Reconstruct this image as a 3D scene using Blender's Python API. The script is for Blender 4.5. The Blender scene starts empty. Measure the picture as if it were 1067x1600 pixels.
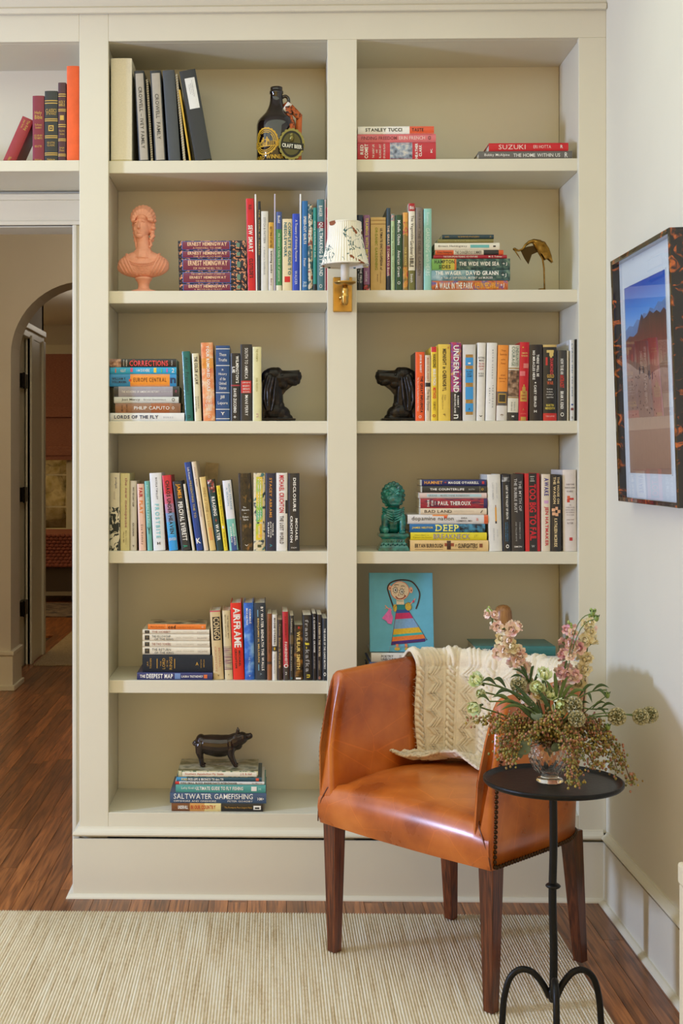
import bpy, bmesh, math, random
from mathutils import Vector, Matrix
random.seed(7)
sc = bpy.context.scene
COL = sc.collection
PI = math.pi

# ---------------------------------------------------------------- camera
FPX, PPX, PPY = 2080.0, 369.0, 718.0          # focal length and principal point, pixels of the 1067x1600 frame
CAM_D, CAM_H = 4.0, 1.315
TH = math.atan(0.0257)                         # small turn to the left
cam_d = bpy.data.cameras.new('camera'); cam = bpy.data.objects.new('camera', cam_d); COL.objects.link(cam)
cam_d.sensor_fit = 'VERTICAL'; cam_d.sensor_height = 36.0; cam_d.lens = 36.0 * FPX / 1600.0
cam_d.shift_x = (533.5 - PPX) / 1600.0; cam_d.shift_y = -(800.0 - PPY) / 1600.0
cam_d.clip_start = 0.05; cam_d.clip_end = 100
cam.location = (0, -CAM_D, CAM_H); cam.rotation_euler = (PI/2, 0, TH)
sc.camera = cam

# ---------------------------------------------------------------- world, lights, exposure
w = bpy.data.worlds.new('world'); sc.world = w; w.use_nodes = True
bg = w.node_tree.nodes['Background']; bg.inputs[0].default_value = (0.88, 0.61, 0.23, 1); bg.inputs[1].default_value = 1.7

def area(name, loc, rot, sx, sy, power, col, spread=180):
    l = bpy.data.lights.new(name, 'AREA'); l.shape = 'RECTANGLE'; l.size = sx; l.size_y = sy
    l.energy = power; l.color = col; l.spread = math.radians(spread)
    o = bpy.data.objects.new(name, l); COL.objects.link(o); o.location = loc; o.rotation_euler = rot
    return o
area('window_daylight', (-4.32, -1.85, 1.66), (0, -PI/2, math.radians(16)), 0.45, 0.42, 150, (0.56, 0.745, 1.20))
area('ceiling_bounce_fill', (-.5, -1.5, 2.74), (0, 0, 0), 2.6, 2.2, 20, (1.0, 1.14, 0.88))  # unseen fill lamp, added in place of light bounced off the ceiling
sc.view_settings.view_transform = 'Standard'; sc.view_settings.look = 'None'
sc.view_settings.exposure = 0.0; sc.view_settings.gamma = 1.0
sc.view_settings.use_curve_mapping = False

# ---------------------------------------------------------------- helpers
CT, ST = math.cos(TH), math.sin(TH)
def P(px, py, Y):
    """world point on the plane Y behind a pixel of the 1067x1600 photograph"""
    u, v = (px - PPX) / FPX, (PPY - py) / FPX
    s = (Y + CAM_D) / (CT + u * ST)
    return Vector(((u * CT - ST) * s, Y, CAM_H + v * s))
def PX(px, Y): return P(px, 718, Y).x
def PZ(py, Y, px=540): return P(px, py, Y).z

def lin(c):
    out = []
    for v in c:
        v = v / 255.0
        out.append(v / 12.92 if v <= 0.04045 else ((v + 0.055) / 1.055) ** 2.4)
    return out
_mats = {}
def nd(nt, t, **kw):
    n = nt.nodes.new(t)
    for k, v in kw.items(): setattr(n, k, v)
    return n
def mat(rgb, rough=0.5, metal=0.0, noise=0.0, scale=30.0, bump=0.0, coat=0.0, name=None, bscale=None, spec=0.5, sheen=0.0, stretch=(1,1,1)):
    key = (tuple(rgb), rough, metal, noise, scale, bump, coat, bscale, spec, sheen, stretch)
    if key in _mats: return _mats[key]
    m = bpy.data.materials.new(name or 'm_%02x%02x%02x' % tuple(int(max(0,min(255,x))) for x in rgb)); m.use_nodes = True
    nt = m.node_tree; b = nt.nodes['Principled BSDF']
    L = lin(rgb)
    b.inputs['Base Color'].default_value = (*L, 1); b.inputs['Roughness'].default_value = rough
    b.inputs['Metallic'].default_value = metal; b.inputs['Coat Weight'].default_value = coat
    b.inputs['Specular IOR Level'].default_value = spec; b.inputs['Sheen Weight'].default_value = sheen
    if noise or bump:
        tc = nd(nt, 'ShaderNodeTexCoord'); mp = nd(nt, 'ShaderNodeMapping'); mp.inputs['Scale'].default_value = stretch
        nt.links.new(tc.outputs['Object'], mp.inputs['Vector'])
        nz = nd(nt, 'ShaderNodeTexNoise'); nz.inputs['Scale'].default_value = scale; nz.inputs['Detail'].default_value = 4
        nt.links.new(mp.outputs['Vector'], nz.inputs['Vector'])
        if noise:
            r = nd(nt, 'ShaderNodeMapRange'); r.inputs['From Min'].default_value = .3; r.inputs['From Max'].default_value = .7
            r.inputs['To Min'].default_value = 1 - noise; r.inputs['To Max'].default_value = 1 + noise
            nt.links.new(nz.outputs['Fac'], r.inputs['Value'])
            mx = nd(nt, 'ShaderNodeMix', data_type='RGBA', blend_type='MULTIPLY'); mx.inputs[0].default_value = 1
            mx.inputs[6].default_value = (*L, 1); nt.links.new(r.outputs[0], mx.inputs[7]); nt.links.new(mx.outputs[2], b.inputs['Base Color'])
        if bump:
            nb = nz
            if bscale:
                nb = nd(nt, 'ShaderNodeTexNoise'); nb.inputs['Scale'].default_value = bscale; nt.links.new(mp.outputs['Vector'], nb.inputs['Vector'])
            bp = nd(nt, 'ShaderNodeBump'); bp.inputs['Strength'].default_value = bump; bp.inputs['Distance'].default_value = 0.002
            nt.links.new(nb.outputs['Fac'], bp.inputs['Height']); nt.links.new(bp.outputs['Normal'], b.inputs['Normal'])
    _mats[key] = m
    return m
def ramp_mat(name, stops, scale=30, rough=.5, stretch=(1,1,1), metal=0, detail=3, tex='NOISE', bump=0, coat=0, interp='LINEAR', rand=False, dist=0.0):
    """procedural texture through a colour ramp; stops = [(pos, rgb255), ...]"""
    if name in _mats: return _mats[name]
    m = bpy.data.materials.new(name); m.use_nodes = True; nt = m.node_tree; b = nt.nodes['Principled BSDF']
    tc = nd(nt, 'ShaderNodeTexCoord'); mp = nd(nt, 'ShaderNodeMapping'); mp.inputs['Scale'].default_value = stretch
    src = tc.outputs['Object']
    if rand:
        oi = nd(nt, 'ShaderNodeObjectInfo'); ml = nd(nt, 'ShaderNodeMath', operation='MULTIPLY'); ml.inputs[1].default_value = 37.0
        nt.links.new(oi.outputs['Random'], ml.inputs[0]); va = nd(nt, 'ShaderNodeVectorMath', operation='ADD')
        nt.links.new(src, va.inputs[0]); nt.links.new(ml.outputs[0], va.inputs[1]); src = va.outputs[0]
    nt.links.new(src, mp.inputs['Vector'])
    if tex == 'VORONOI':
        t = nd(nt, 'ShaderNodeTexVoronoi'); t.inputs['Scale'].default_value = scale; out = t.outputs['Distance']
    else:
        t = nd(nt, 'ShaderNodeTexNoise'); t.inputs['Scale'].default_value = scale; t.inputs['Detail'].default_value = detail; t.inputs['Distortion'].default_value = dist; out = t.outputs['Fac']
    nt.links.new(mp.outputs['Vector'], t.inputs['Vector'])
    cr = nd(nt, 'ShaderNodeValToRGB'); cr.color_ramp.interpolation = interp
    el = cr.color_ramp.elements
    while len(el) < len(stops): el.new(0.5)
    for e, (p, c) in zip(el, stops): e.position = p; e.color = (*lin(c), 1)
    nt.links.new(out, cr.inputs['Fac']); nt.links.new(cr.outputs['Color'], b.inputs['Base Color'])
    b.inputs['Roughness'].default_value = rough; b.inputs['Metallic'].default_value = metal; b.inputs['Coat Weight'].default_value = coat
    if bump:
        bp = nd(nt, 'ShaderNodeBump'); bp.inputs['Strength'].default_value = bump; bp.inputs['Distance'].default_value = 0.002
        nt.links.new(out, bp.inputs['Height']); nt.links.new(bp.outputs['Normal'], b.inputs['Normal'])
    _mats[name] = m
    return m

class MB:
    """collects shapes into one mesh with several materials"""
    def __init__(self): self.v = []; self.f = []; self.mi = []; self.ms = []; self.sm = []
    def slot(self, m):
        if m not in self.ms: self.ms.append(m)
        return self.ms.index(m)
    def add(self, vs, fs, m, smooth=False):
        o = len(self.v); s = self.slot(m)
        self.v.extend([tuple(x) for x in vs])
        for f in fs: self.f.append(tuple(i + o for i in f)); self.mi.append(s); self.sm.append(smooth)
    def box(self, x0, x1, y0, y1, z0, z1, m):
        vs = [(x0,y0,z0),(x1,y0,z0),(x1,y1,z0),(x0,y1,z0),(x0,y0,z1),(x1,y0,z1),(x1,y1,z1),(x0,y1,z1)]
        self.add(vs, [(0,3,2,1),(4,5,6,7),(0,1,5,4),(1,2,6,5),(2,3,7,6),(3,0,4,7)], m)
    def rings(self, rings, m, caps=True, smooth=True, closed=True):
        n = len(rings[0]); vs = [p for r in rings for p in r]; fs = []
        for i in range(len(rings) - 1):
            for j in range(n if closed else n - 1):
                k = (j + 1) % n
                fs.append((i*n + j, i*n + k, (i+1)*n + k, (i+1)*n + j))
        if caps: fs.append(tuple(range(n - 1, -1, -1))); fs.append(tuple((len(rings)-1)*n + j for j in range(n)))
        self.add(vs, fs, m, smooth)
    def lathe(self, prof, m, c=(0,0,0), n=24, caps=True, smooth=True, wob=None):
        rs = []
        for r, z in prof:
            rs.append([(c[0] + r*(wob(2*PI*j/n, z) if wob else 1)*math.cos(2*PI*j/n), c[1] + r*(wob(2*PI*j/n, z) if wob else 1)*math.sin(2*PI*j/n), c[2] + z) for j in range(n)])
        self.rings(rs, m, caps, smooth)
    def tube(self, pts, rad, m, n=8, caps=True, flat=1.0):
        pts = [Vector(p) for p in pts]; rs = []
        rad = rad if isinstance(rad, (list, tuple)) else [rad]*len(pts)
        prev = None
        for i, p in enumerate(pts):
            t = (pts[min(i+1, len(pts)-1)] - pts[max(i-1, 0)]).normalized()
            if prev is None:
                a = Vector((0,0,1)) if abs(t.z) < .9 else Vector((1,0,0))
                nrm = t.cross(a).normalized()
            else:
                nrm = (prev - t * prev.dot(t)); nrm = nrm.normalized() if nrm.length > 1e-6 else t.orthogonal().normalized()
            prev = nrm; bn = t.cross(nrm)
            rs.append([p + nrm*math.cos(2*PI*j/n)*rad[i] + bn*math.sin(2*PI*j/n)*rad[i]*flat for j in range(n)])
        self.rings(rs, m, caps)
    def ell(self, c, r, m, rot=None, u=12, v=8):
        M = rot or Matrix.Identity(3); c = Vector(c); vs = []; fs = []
        vs.append(c + M @ Vector((0,0,r[2])))
        for i in range(1, v):
            ph = PI*i/v
            for j in range(u):
                a = 2*PI*j/u
                vs.append(c + M @ Vector((r[0]*math.sin(ph)*math.cos(a), r[1]*math.sin(ph)*math.sin(a), r[2]*math.cos(ph))))
        vs.append(c + M @ Vector((0,0,-r[2])))
        for j in range(u): fs.append((0, 1+j, 1+(j+1) % u))
        for i in range(v-2):
            for j in range(u):
                a = 1+i*u+j; b = 1+i*u+(j+1) % u
                fs.append((a, a+u, b+u, b))
        L = len(vs)-1; o = 1+(v-2)*u
        for j in range(u): fs.append((L, o+(j+1) % u, o+j))
        self.add(vs, fs, m, True)
    def prism(self, poly, y0, y1, m, smooth=False):
        """polygon in x,z extruded along y"""
        n = len(poly); vs = [(x, y0, z) for x, z in poly] + [(x, y1, z) for x, z in poly]
        fs = [tuple(range(n)), tuple(range(2*n-1, n-1, -1))] + [(i, i+n, (i+1) % n + n, (i+1) % n) for i in range(n)]
        self.add(vs, fs, m, smooth)
    def mesh(self, name):
        me = bpy.data.meshes.new(name); me.from_pydata(self.v, [], self.f)
        for m in self.ms: me.materials.append(m)
        me.polygons.foreach_set('material_index', self.mi); me.polygons.foreach_set('use_smooth', self.sm)
        me.update()
        return me
    def build(self, name, parent=None, fix=True, bevel=0, bseg=2, **props):
        me = self.mesh(name)
        if fix:
            bm = bmesh.new(); bm.from_mesh(me); bmesh.ops.recalc_face_normals(bm, faces=bm.faces); bm.to_mesh(me); bm.free()
        return obj(name, me, parent, bevel, bseg, **props)
def obj(name, me, parent=None, bevel=0, bseg=2, **props):
    o = bpy.data.objects.new(name, me); COL.objects.link(o)
    if parent: o.parent = parent
    if bevel:
        b = o.modifiers.new('bevel', 'BEVEL'); b.width = bevel; b.segments = bseg; b.limit_method = 'ANGLE'; b.angle_limit = math.radians(40)
    for k, v in props.items(): o[k] = v
    return o
def thing(name, label, cat, loc=(0,0,0), rotz=0.0, group=None):
    o = bpy.data.objects.new(name, None); COL.objects.link(o); o.empty_display_size = .05
    o.location = loc; o.rotation_euler = (0, 0, rotz); o['label'] = label; o['category'] = cat
    if group: o['group'] = group
    return o
def rotm(ax, deg): return Matrix.Rotation(math.radians(deg), 3, ax)
def lerp(a, b, t): return a + (b - a) * t
def interp(tab, t):
    for (a, va), (b, vb) in zip(tab, tab[1:]):
        if t <= b: return va + (vb - va) * (t - a) / (b - a) if b > a else vb
    return tab[-1][1]
def spline(pts, n):
    """Catmull-Rom through pts, n samples per span"""
    pts = [Vector(p) for p in pts]; out = []
    for i in range(len(pts)-1):
        p0 = pts[max(i-1,0)]; p1 = pts[i]; p2 = pts[i+1]; p3 = pts[min(i+2, len(pts)-1)]
        for k in range(n):
            t = k/n
            out.append(0.5*((2*p1) + (p2-p0)*t + (2*p0-5*p1+4*p2-p3)*t*t + (3*p1-p0-3*p2+p3)*t**3))
    out.append(pts[-1]); return out
# ---------------------------------------------------------------- paint, wood
PAINT = mat((220,213,190), .42, noise=.012, scale=6, bump=.05, bscale=180, name='cream_paint')
WALLP = mat((222,215,194), .6, noise=.012, scale=5, bump=.08, bscale=220, name='wall_paint')
CEILP = mat((236,233,225), .8, name='ceiling_paint')
HALLP = mat((205,196,178), .7, noise=.02, scale=4, name='hall_paint')

def wood_mat(name, dark, mid, light, rough, gscale=1.0, axis='y', coat=.2):
    m = bpy.data.materials.new(name); m.use_nodes = True; nt = m.node_tree; b = nt.nodes['Principled BSDF']
    tc = nd(nt, 'ShaderNodeTexCoord'); oi = nd(nt, 'ShaderNodeObjectInfo'); ml = nd(nt, 'ShaderNodeMath', operation='MULTIPLY'); ml.inputs[1].default_value = 53
    nt.links.new(oi.outputs['Random'], ml.inputs[0]); va = nd(nt, 'ShaderNodeVectorMath', operation='ADD')
    nt.links.new(tc.outputs['Object'], va.inputs[0]); nt.links.new(ml.outputs[0], va.inputs[1])
    mp = nd(nt, 'ShaderNodeMapping'); s = {'y': (11,.55,11), 'z': (14,14,.8)}[axis]; mp.inputs['Scale'].default_value = [x*gscale for x in s]
    nt.links.new(va.outputs[0], mp.inputs['Vector'])
    n1 = nd(nt, 'ShaderNodeTexNoise'); n1.inputs['Scale'].default_value = 2.2; n1.inputs['Detail'].default_value = 3; n1.inputs['Distortion'].default_value = .25
    nt.links.new(mp.outputs[0], n1.inputs['Vector'])
    # growth rings: a sine of the stretched noise gives the cathedral figure
    mm = nd(nt, 'ShaderNodeMath', operation='MULTIPLY'); mm.inputs[1].default_value = 34; nt.links.new(n1.outputs['Fac'], mm.inputs[0])
    sn = nd(nt, 'ShaderNodeMath', operation='SINE'); nt.links.new(mm.outputs[0], sn.inputs[0])
    r1 = nd(nt, 'ShaderNodeMapRange'); r1.inputs['From Min'].default_value = -1; r1.inputs['From Max'].default_value = 1; nt.links.new(sn.outputs[0], r1.inputs[0])
    mp2 = nd(nt, 'ShaderNodeMapping'); mp2.inputs['Scale'].default_value = [x*gscale*3 for x in s]; nt.links.new(va.outputs[0], mp2.inputs['Vector'])
    n2 = nd(nt, 'ShaderNodeTexNoise'); n2.inputs['Scale'].default_value = 5; n2.inputs['Detail'].default_value = 4; nt.links.new(mp2.outputs[0], n2.inputs['Vector'])
    mx = nd(nt, 'ShaderNodeMath', operation='MULTIPLY_ADD'); mx.inputs[1].default_value = .26
    nt.links.new(r1.outputs[0], mx.inputs[0]); hf = nd(nt, 'ShaderNodeMath', operation='MULTIPLY'); hf.inputs[1].default_value = .70
    nt.links.new(n2.outputs['Fac'], hf.inputs[0]); nt.links.new(hf.outputs[0], mx.inputs[2])
    cr = nd(nt, 'ShaderNodeValToRGB'); el = cr.color_ramp.elements; el.new(.5)
    for e, (p, c) in zip(el, [(.2, dark), (.48, mid), (.8, light)]): e.position = p; e.color = (*lin(c), 1)
    nt.links.new(mx.outputs[0], cr.inputs['Fac'])
    tone = nd(nt, 'ShaderNodeMapRange'); tone.inputs['To Min'].default_value = .62; tone.inputs['To Max'].default_value = 1.25; nt.links.new(oi.outputs['Random'], tone.inputs[0])
    mu = nd(nt, 'ShaderNodeMix', data_type='RGBA', blend_type='MULTIPLY'); mu.inputs[0].default_value = 1
    nt.links.new(cr.outputs[0], mu.inputs[6]); nt.links.new(tone.outputs[0], mu.inputs[7]); nt.links.new(mu.outputs[2], b.inputs['Base Color'])
    b.inputs['Roughness'].default_value = rough; b.inputs['Coat Weight'].default_value = coat; b.inputs['Coat Roughness'].default_value = .15
    bp = nd(nt, 'ShaderNodeBump'); bp.inputs['Strength'].default_value = .12; bp.inputs['Distance'].default_value = .001
    nt.links.new(mx.outputs[0], bp.inputs['Height']); nt.links.new(bp.outputs[0], b.inputs['Normal'])
    return m
OAK = wood_mat('oak_floor', (84,42,18), (142,84,42), (184,116,62), .34)
WALNUT = wood_mat('chair_leg_wood', (50,20,9), (92,44,20), (128,68,34), .32, 1.3, 'z')

# ---------------------------------------------------------------- levels (heights of the shelves above the floor)
YB = 0.298                                     # back of the bookcase
SHY = 0.022                                    # front of the shelf boards behind the face frame
SH = [None] + [(PZ(a, SHY), PZ(b, SHY)) for a, b in ((249.2,268.7),(453.4,473.0),(657.7,677.2),(861.6,880.8),(1064.5,1084.5))]
Z6 = PZ(1272, 0.0); ZTOP = PZ(61.5, 0.0); ZCROWN = PZ(10, -.02)
XL0, XL1 = PX(124, 0), PX(169.5, 0)            # left stile
XM0, XM1 = PX(511.5, 0), PX(557.5, 0)
XR0, XR1 = PX(904, 0), PX(947, 0)
XWR = XR1                                      # right wall plane
XBL = -1.52                                    # left end of the bridge above the doorway
ZB0, ZB1 = PZ(250.5, 0, 60), PZ(267.5, 0, 60)  # bridge shelf
ZCEIL = 2.80

# ---------------------------------------------------------------- floor
sub = MB(); sub.box(-4.5, 1.2, -6.5, 11, -.06, -.018, mat((60,32,18), .6, name='subfloor'))
floor = sub.build('floor', kind='structure')
PW = .0575
lens = [.62, .8, .95, 1.1, 1.3]
pmesh = []
for L in lens:
    b = MB(); b.box(0, PW - .0013, 0, L - .0013, -.018, 0, OAK); pmesh.append(b.mesh('plank'))
def plank_run(x, y0, y1):
    y = y0 - random.random() * .6
    while y < y1:
        k = random.randrange(5)
        o = bpy.data.objects.new('plank', pmesh[k]); COL.objects.link(o); o.parent = floor; o.location = (x, y, 0)
        y += lens[k]
x = -2.54
while x < 1.02:
    if x < -.56: plank_run(x, -.3, 5.6 if x > -1.64 else 3.5)
    elif x < .70: plank_run(x, -.3, .05)
    else: plank_run(x, -1.5, .05)
    x += PW
far = MB(); far.box(-2.9, -.4, 5.9, 10.2, -.018, -.0005, OAK); far.build('far_floorboards', floor)
fl2 = MB(); fl2.box(-4.4, 1.0, -6.4, -1.35, -.018, -.002, OAK); fl2.build('near_floorboards', floor)

# ---------------------------------------------------------------- room walls
# wall behind the bookcase with the doorway to the hall
XD1 = PX(113.5, YB)                            # right edge of the door opening
XD0 = XD1 - .86; ZD = PZ(352, YB, 60)
b = MB(); b.box(XD1, 1.15, YB + .02, YB + .14, 0, ZCEIL, WALLP); b.box(XD0, XD1, YB + .02, YB + .14, ZD, ZCEIL, WALLP); b.box(-4.4, XD0, YB + .02, YB + .14, 0, ZCEIL, WALLP)
b.build('wall_back', kind='structure')
b = MB(); b.box(XWR, XWR + .12, -6.4, YB + .02, 0, ZCEIL, WALLP); b.build('wall_right', kind='structure')
b = MB()
WY0, WY1, WZ0, WZ1 = -2.45, -1.25, .95, 2.40
b.box(-4.52, -4.4, -6.4, WY0, 0, ZCEIL, WALLP); b.box(-4.52, -4.4, WY1, YB + .14, 0, ZCEIL, WALLP)
b.box(-4.52, -4.4, WY0, WY1, 0, WZ0, WALLP); b.box(-4.52, -4.4, WY0, WY1, WZ1, ZCEIL, WALLP)
b.build('wall_left', kind='structure')
b = MB(); b.box(-4.52, XWR + .12, -6.4, YB + .14, ZCEIL, ZCEIL + .1, CEILP); b.build('ceiling', kind='structure')
win = thing('window_1', 'white sash window in the left wall', 'window'); win['kind'] = 'structure'; del win['category']
b = MB()
for y in (WY0, (WY0+WY1)/2 - .02, WY1 - .04): b.box(-4.47, -4.43, y, y + .04, WZ0, WZ1, PAINT)
for z in (WZ0, (WZ0+WZ1)/2, WZ1 - .04): b.box(-4.47, -4.43, WY0, WY1, z, z + .04, PAINT)
b.build('window_frame', win)
gm = bpy.data.materials.new('window_glass'); gm.use_nodes = True; gb = gm.node_tree.nodes['Principled BSDF']
gb.inputs['Transmission Weight'].default_value = 1; gb.inputs['Roughness'].default_value = 0; gb.inputs['IOR'].default_value = 1.45
b = MB(); b.box(-4.452, -4.448, WY0, WY1, WZ0, WZ1, gm); b.build('pane', win)

# door casing round the doorway
def casing(name, x0, x1, z0, z1, y, vertical, parent=None):
    b = MB(); b.box(x0, x1, y - .02, y, z0, z1, PAINT)
    if vertical: b.box(x0, x0 + .014, y - .028, y, z0, z1, PAINT); b.box(x1 - .02, x1, y - .034, y, z0, z1, PAINT)
    else: b.box(x0, x1, y - .028, y, z0, z0 + .014, PAINT); b.box(x0, x1, y - .034, y, z1 - .02, z1, PAINT)
    return b.build(name, parent, bevel=.003)
tr = thing('trim_1', 'cream door casing round the hall doorway', 'trim'); tr['kind'] = 'structure'; del tr['category']
casing('casing_side', XD1, XD1 + .062, 0, ZD, YB + .02, True, tr)
casing('casing_side', XD0 - .075, XD0, 0, ZD, YB + .02, True, tr)
casing('casing_head', XD0 - .075, XD1 + .062, ZD, ZD + .10, YB + .02, False, tr)
b = MB(); b.box(XD1 - .001, XD1 + .02, YB + .02, YB + .15, 0, ZD, PAINT); b.box(XD0 - .02, XD0 + .001, YB + .02, YB + .15, 0, ZD, PAINT); b.box(XD0, XD1, YB + .015, YB + .15, ZD - .004, ZD + .02, PAINT)
b.build('door_jamb', tr)
zs = PZ(917, YB, 117)
b = MB(); b.box(XD1 - .004, XD1, YB + .005, YB + .019, zs - .04, zs + .04, mat((60,50,40), .4, .8)); b.build('strike_plate', tr)

# baseboard of the right wall: plinth, cap moulding, shoe
zc1, zc0, zs1 = PZ(1296.5, 0, 900), PZ(1313, 0, 900), PZ(1400.5, 0, 900)
def cap_prof(zt, zb):      # (out, z) profile of the base cap
    h = zt - zb
    return [(0, zt), (.004, zt), (.006, zt - .18*h), (.010, zt - .35*h), (.017, zt - .55*h), (.019, zt - .75*h), (.015, zb + .06*h), (.010, zb), (0, zb)]
def shoe_prof(zt): return [(0, zt), (.006, zt), (.012, zt - .3*zt), (.017, zt*.35), (.018, 0), (0, 0)]
bb = thing('baseboard_right', 'cream baseboard along the right wall', 'baseboard'); bb['kind'] = 'structure'; del bb['category']
PO = .012
def extr_y(prof, x, sgn, y0, y1, m):
    b = MB(); n = len(prof); vs = [(x + sgn*o, y0, z) for o, z in prof] + [(x + sgn*o, y1, z) for o, z in prof]
    b.add(vs, [tuple(range(n)), tuple(range(2*n-1, n-1, -1))] + [(i, i+n, (i+1) % n + n, (i+1) % n) for i in range(n)], m); return b
b = MB(); b.box(XWR - PO, XWR, -6.4, -.012, 0, zc0 - .003, PAINT); b.build('plinth', bb, bevel=.002)
extr_y(cap_prof(zc1, zc0 + .004), XWR, -1, -6.4, -.02, PAINT).build('cap_moulding', bb)
extr_y(shoe_prof(zs1), XWR - PO, -1, -6.4, -.03, PAINT).build('shoe_moulding', bb)

# ---------------------------------------------------------------- the built-in bookcase
bc = thing('built_in_bookcase', 'cream painted built-in bookcase with two bays of shelves and a bridge over the doorway', 'bookcase')
def part(name, x0, x1, y0, y1, z0, z1, m=PAINT, bevel=.0015, parent=bc):
    b = MB(); b.box(x0, x1, y0, y1, z0, z1, m); return b.build(name, parent, bevel=bevel)
FT = .022                                     # face frame thickness
part('stile', XL0, XL1, 0, FT, zc1 - .01, ZTOP + .10)
part('stile', XM0, XM1, 0, FT, zc1 - .01, ZTOP)
part('stile', XR0, XR1, 0, FT, zc1 - .01, ZTOP)
part('stile', XBL, XBL + .09, 0, FT, ZB1 + .0, ZTOP + .10)
part('top_rail', XL1, XR1, 0, FT, ZTOP, ZCROWN)
part('top_rail', XBL, XL0, 0, FT, ZTOP, ZCROWN)
part('bottom_rail', XL1, XM0, 0, FT, zc1 - .01, Z6); part('bottom_rail', XM1, XR0, 0, FT, zc1 - .01, Z6)
part('bridge_shelf', XBL, XL0, .0, YB, ZB1, ZB0)
OV = .006                                      # the sides stand back behind the stile edges
part('side_panel', XL0 - .0, XL1 - OV, FT, YB, 0, ZCROWN); part('side_panel', XM0 + OV, XM1 - OV, FT, YB, 0, ZTOP + .02)
part('side_panel', XR0 + OV, XR1, FT, YB, 0, ZCROWN); part('side_panel', XBL, XBL + .02, FT, YB, ZB1, ZCROWN)
part('back_panel', XL1 - OV, XM0 + OV, YB, YB + .018, 0, ZCROWN); part('back_panel', XM1 - OV, XR0 + OV, YB, YB + .018, 0, ZCROWN)
part('back_panel', XBL, XL0, YB, YB + .018, ZB1, ZCROWN)
part('top_panel', XL1 - OV, XM0 + OV, FT, YB, ZTOP, ZTOP + .02); part('top_panel', XM1 - OV, XR0 + OV, FT, YB, ZTOP, ZTOP + .02); part('top_panel', XBL + .02, XL0, FT, YB, ZTOP, ZTOP + .02)
part('bottom_panel', XL1 - OV, XM0 + OV, FT, YB, Z6 - .02, Z6); part('bottom_panel', XM1 - OV, XR0 + OV, FT, YB, Z6 - .02, Z6)
for i in range(1, 6):
    for a, c in ((XL1 - OV, XM0 + OV), (XM1 - OV, XR0 + OV)):
        s = part('shelf', a + .0005, c - .0005, SHY, YB, SH[i][1], SH[i][0], bevel=.002)
# moulding under the bridge, against the wall
part('bridge_moulding', XBL, XL0 - .004, YB - .03, YB, PZ(299, YB, 60), PZ(290, YB, 60) + .02)
# frieze and crown above, plinth, cap and shoe below
part('frieze', XBL, XWR, -.004, FT, ZCROWN - .0, ZCEIL)
b = MB(); b.box(XBL, XWR - .001, -.018, -.004, ZCROWN - .012, ZCROWN + .006, PAINT); b.build('picture_rail', bc, bevel=.004)
XP0 = PX(113.5, -.012)
part('plinth', XP0, XWR, -.012, .0, 0, zc0 - .003, bevel=.002); part('plinth_return', XP0, XL0, .0, YB - .02, 0, zc0 - .003, bevel=.002)
def extr_x(prof, y, x0, x1, m):
    b = MB(); n = len(prof); vs = [(x0, y - o, z) for o, z in prof] + [(x1, y - o, z) for o, z in prof]
    b.add(vs, [tuple(range(n)), tuple(range(2*n-1, n-1, -1))] + [(i, i+n, (i+1) % n + n, (i+1) % n) for i in range(n)], m); return b
def mitred(prof, y, x, x1, yb, m):
    """moulding along the front with a mitred return on the left side"""
    b = MB(); rings = [[(x1, y - o, z) for o, z in prof], [(x - o, y - o, z) for o, z in prof], [(x - o, yb, z) for o, z in prof]]
    b.rings(rings, m, True, False); return b
mitred(cap_prof(zc1, zc0 + .004), 0, XL0, XWR - .01, YB - .03, PAINT).build('cap_moulding', bc)
mitred(shoe_prof(zs1), -.012, XP0, XWR - .01, YB - .03, PAINT).build('shoe_moulding', bc)

# ---------------------------------------------------------------- the hall and the bedroom beyond
YA = 3.55
arch = MB(); xa0, r, zs_ = -1.479, .422, 1.907; cx = xa0 + r; N = 28; TA = .25
pts = [(xa0, 0), (xa0, zs_)] + [(cx - r*math.cos(PI*i/N), zs_ + r*math.sin(PI*i/N)) for i in range(1, N)] + [(cx + r, zs_), (cx + r, 0)]
for (ax, az), (bx, bz) in zip(pts, pts[1:]):
    if abs(ax - bx) > 1e-6:
        arch.add([(ax, YA, az), (bx, YA, bz), (bx, YA, 2.7), (ax, YA, 2.7)], [(0,1,2,3)], HALLP)
        arch.add([(ax, YA+TA, az), (bx, YA+TA, bz), (bx, YA+TA, 2.7), (ax, YA+TA, 2.7)], [(0,1,2,3)], HALLP)
    arch.add([(ax, YA, az), (ax, YA+TA, az), (bx, YA+TA, bz), (bx, YA, bz)], [(0,1,2,3)], HALLP, True)
for a, c in ((-3.2, xa0), (cx + r, 1.1)):
    arch.add([(a, YA, 0), (c, YA, 0), (c, YA, 2.7), (a, YA, 2.7)], [(0,1,2,3)], HALLP)
    arch.add([(a, YA+TA, 0), (c, YA+TA, 0), (c, YA+TA, 2.7), (a, YA+TA, 2.7)], [(0,1,2,3)], HALLP)
arch.build('wall_hall_arch', fix=False, kind='structure')
hb = thing('baseboard_hall', 'cream baseboard round the foot of the hall archway', 'baseboard'); hb['kind'] = 'structure'; del hb['category']
def base_block(x0, x1, y0, y1, parent):
    b = MB(); b.box(x0, x1, y0, y1, 0, .20, PAINT); b.box(x0 - .006, x1 + .006, y0 - .008, y1 + .008, .2, .225, PAINT); b.box(x0 - .012, x1 + .012, y0 - .014, y1 + .014, 0, .03, PAINT)
    return b.build('plinth', parent, bevel=.004)
base_block(-3.2, xa0 + .015, YA - .015, YA + TA + .012, hb); base_block(cx + r - .015, 1.1, YA - .015, YA + TA + .012, hb)
b = MB(); b.box(-4.52, -4.4, YB + .14, 10.2, 0, 2.7, HALLP); b.build('wall_hall_left', kind='structure')
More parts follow.
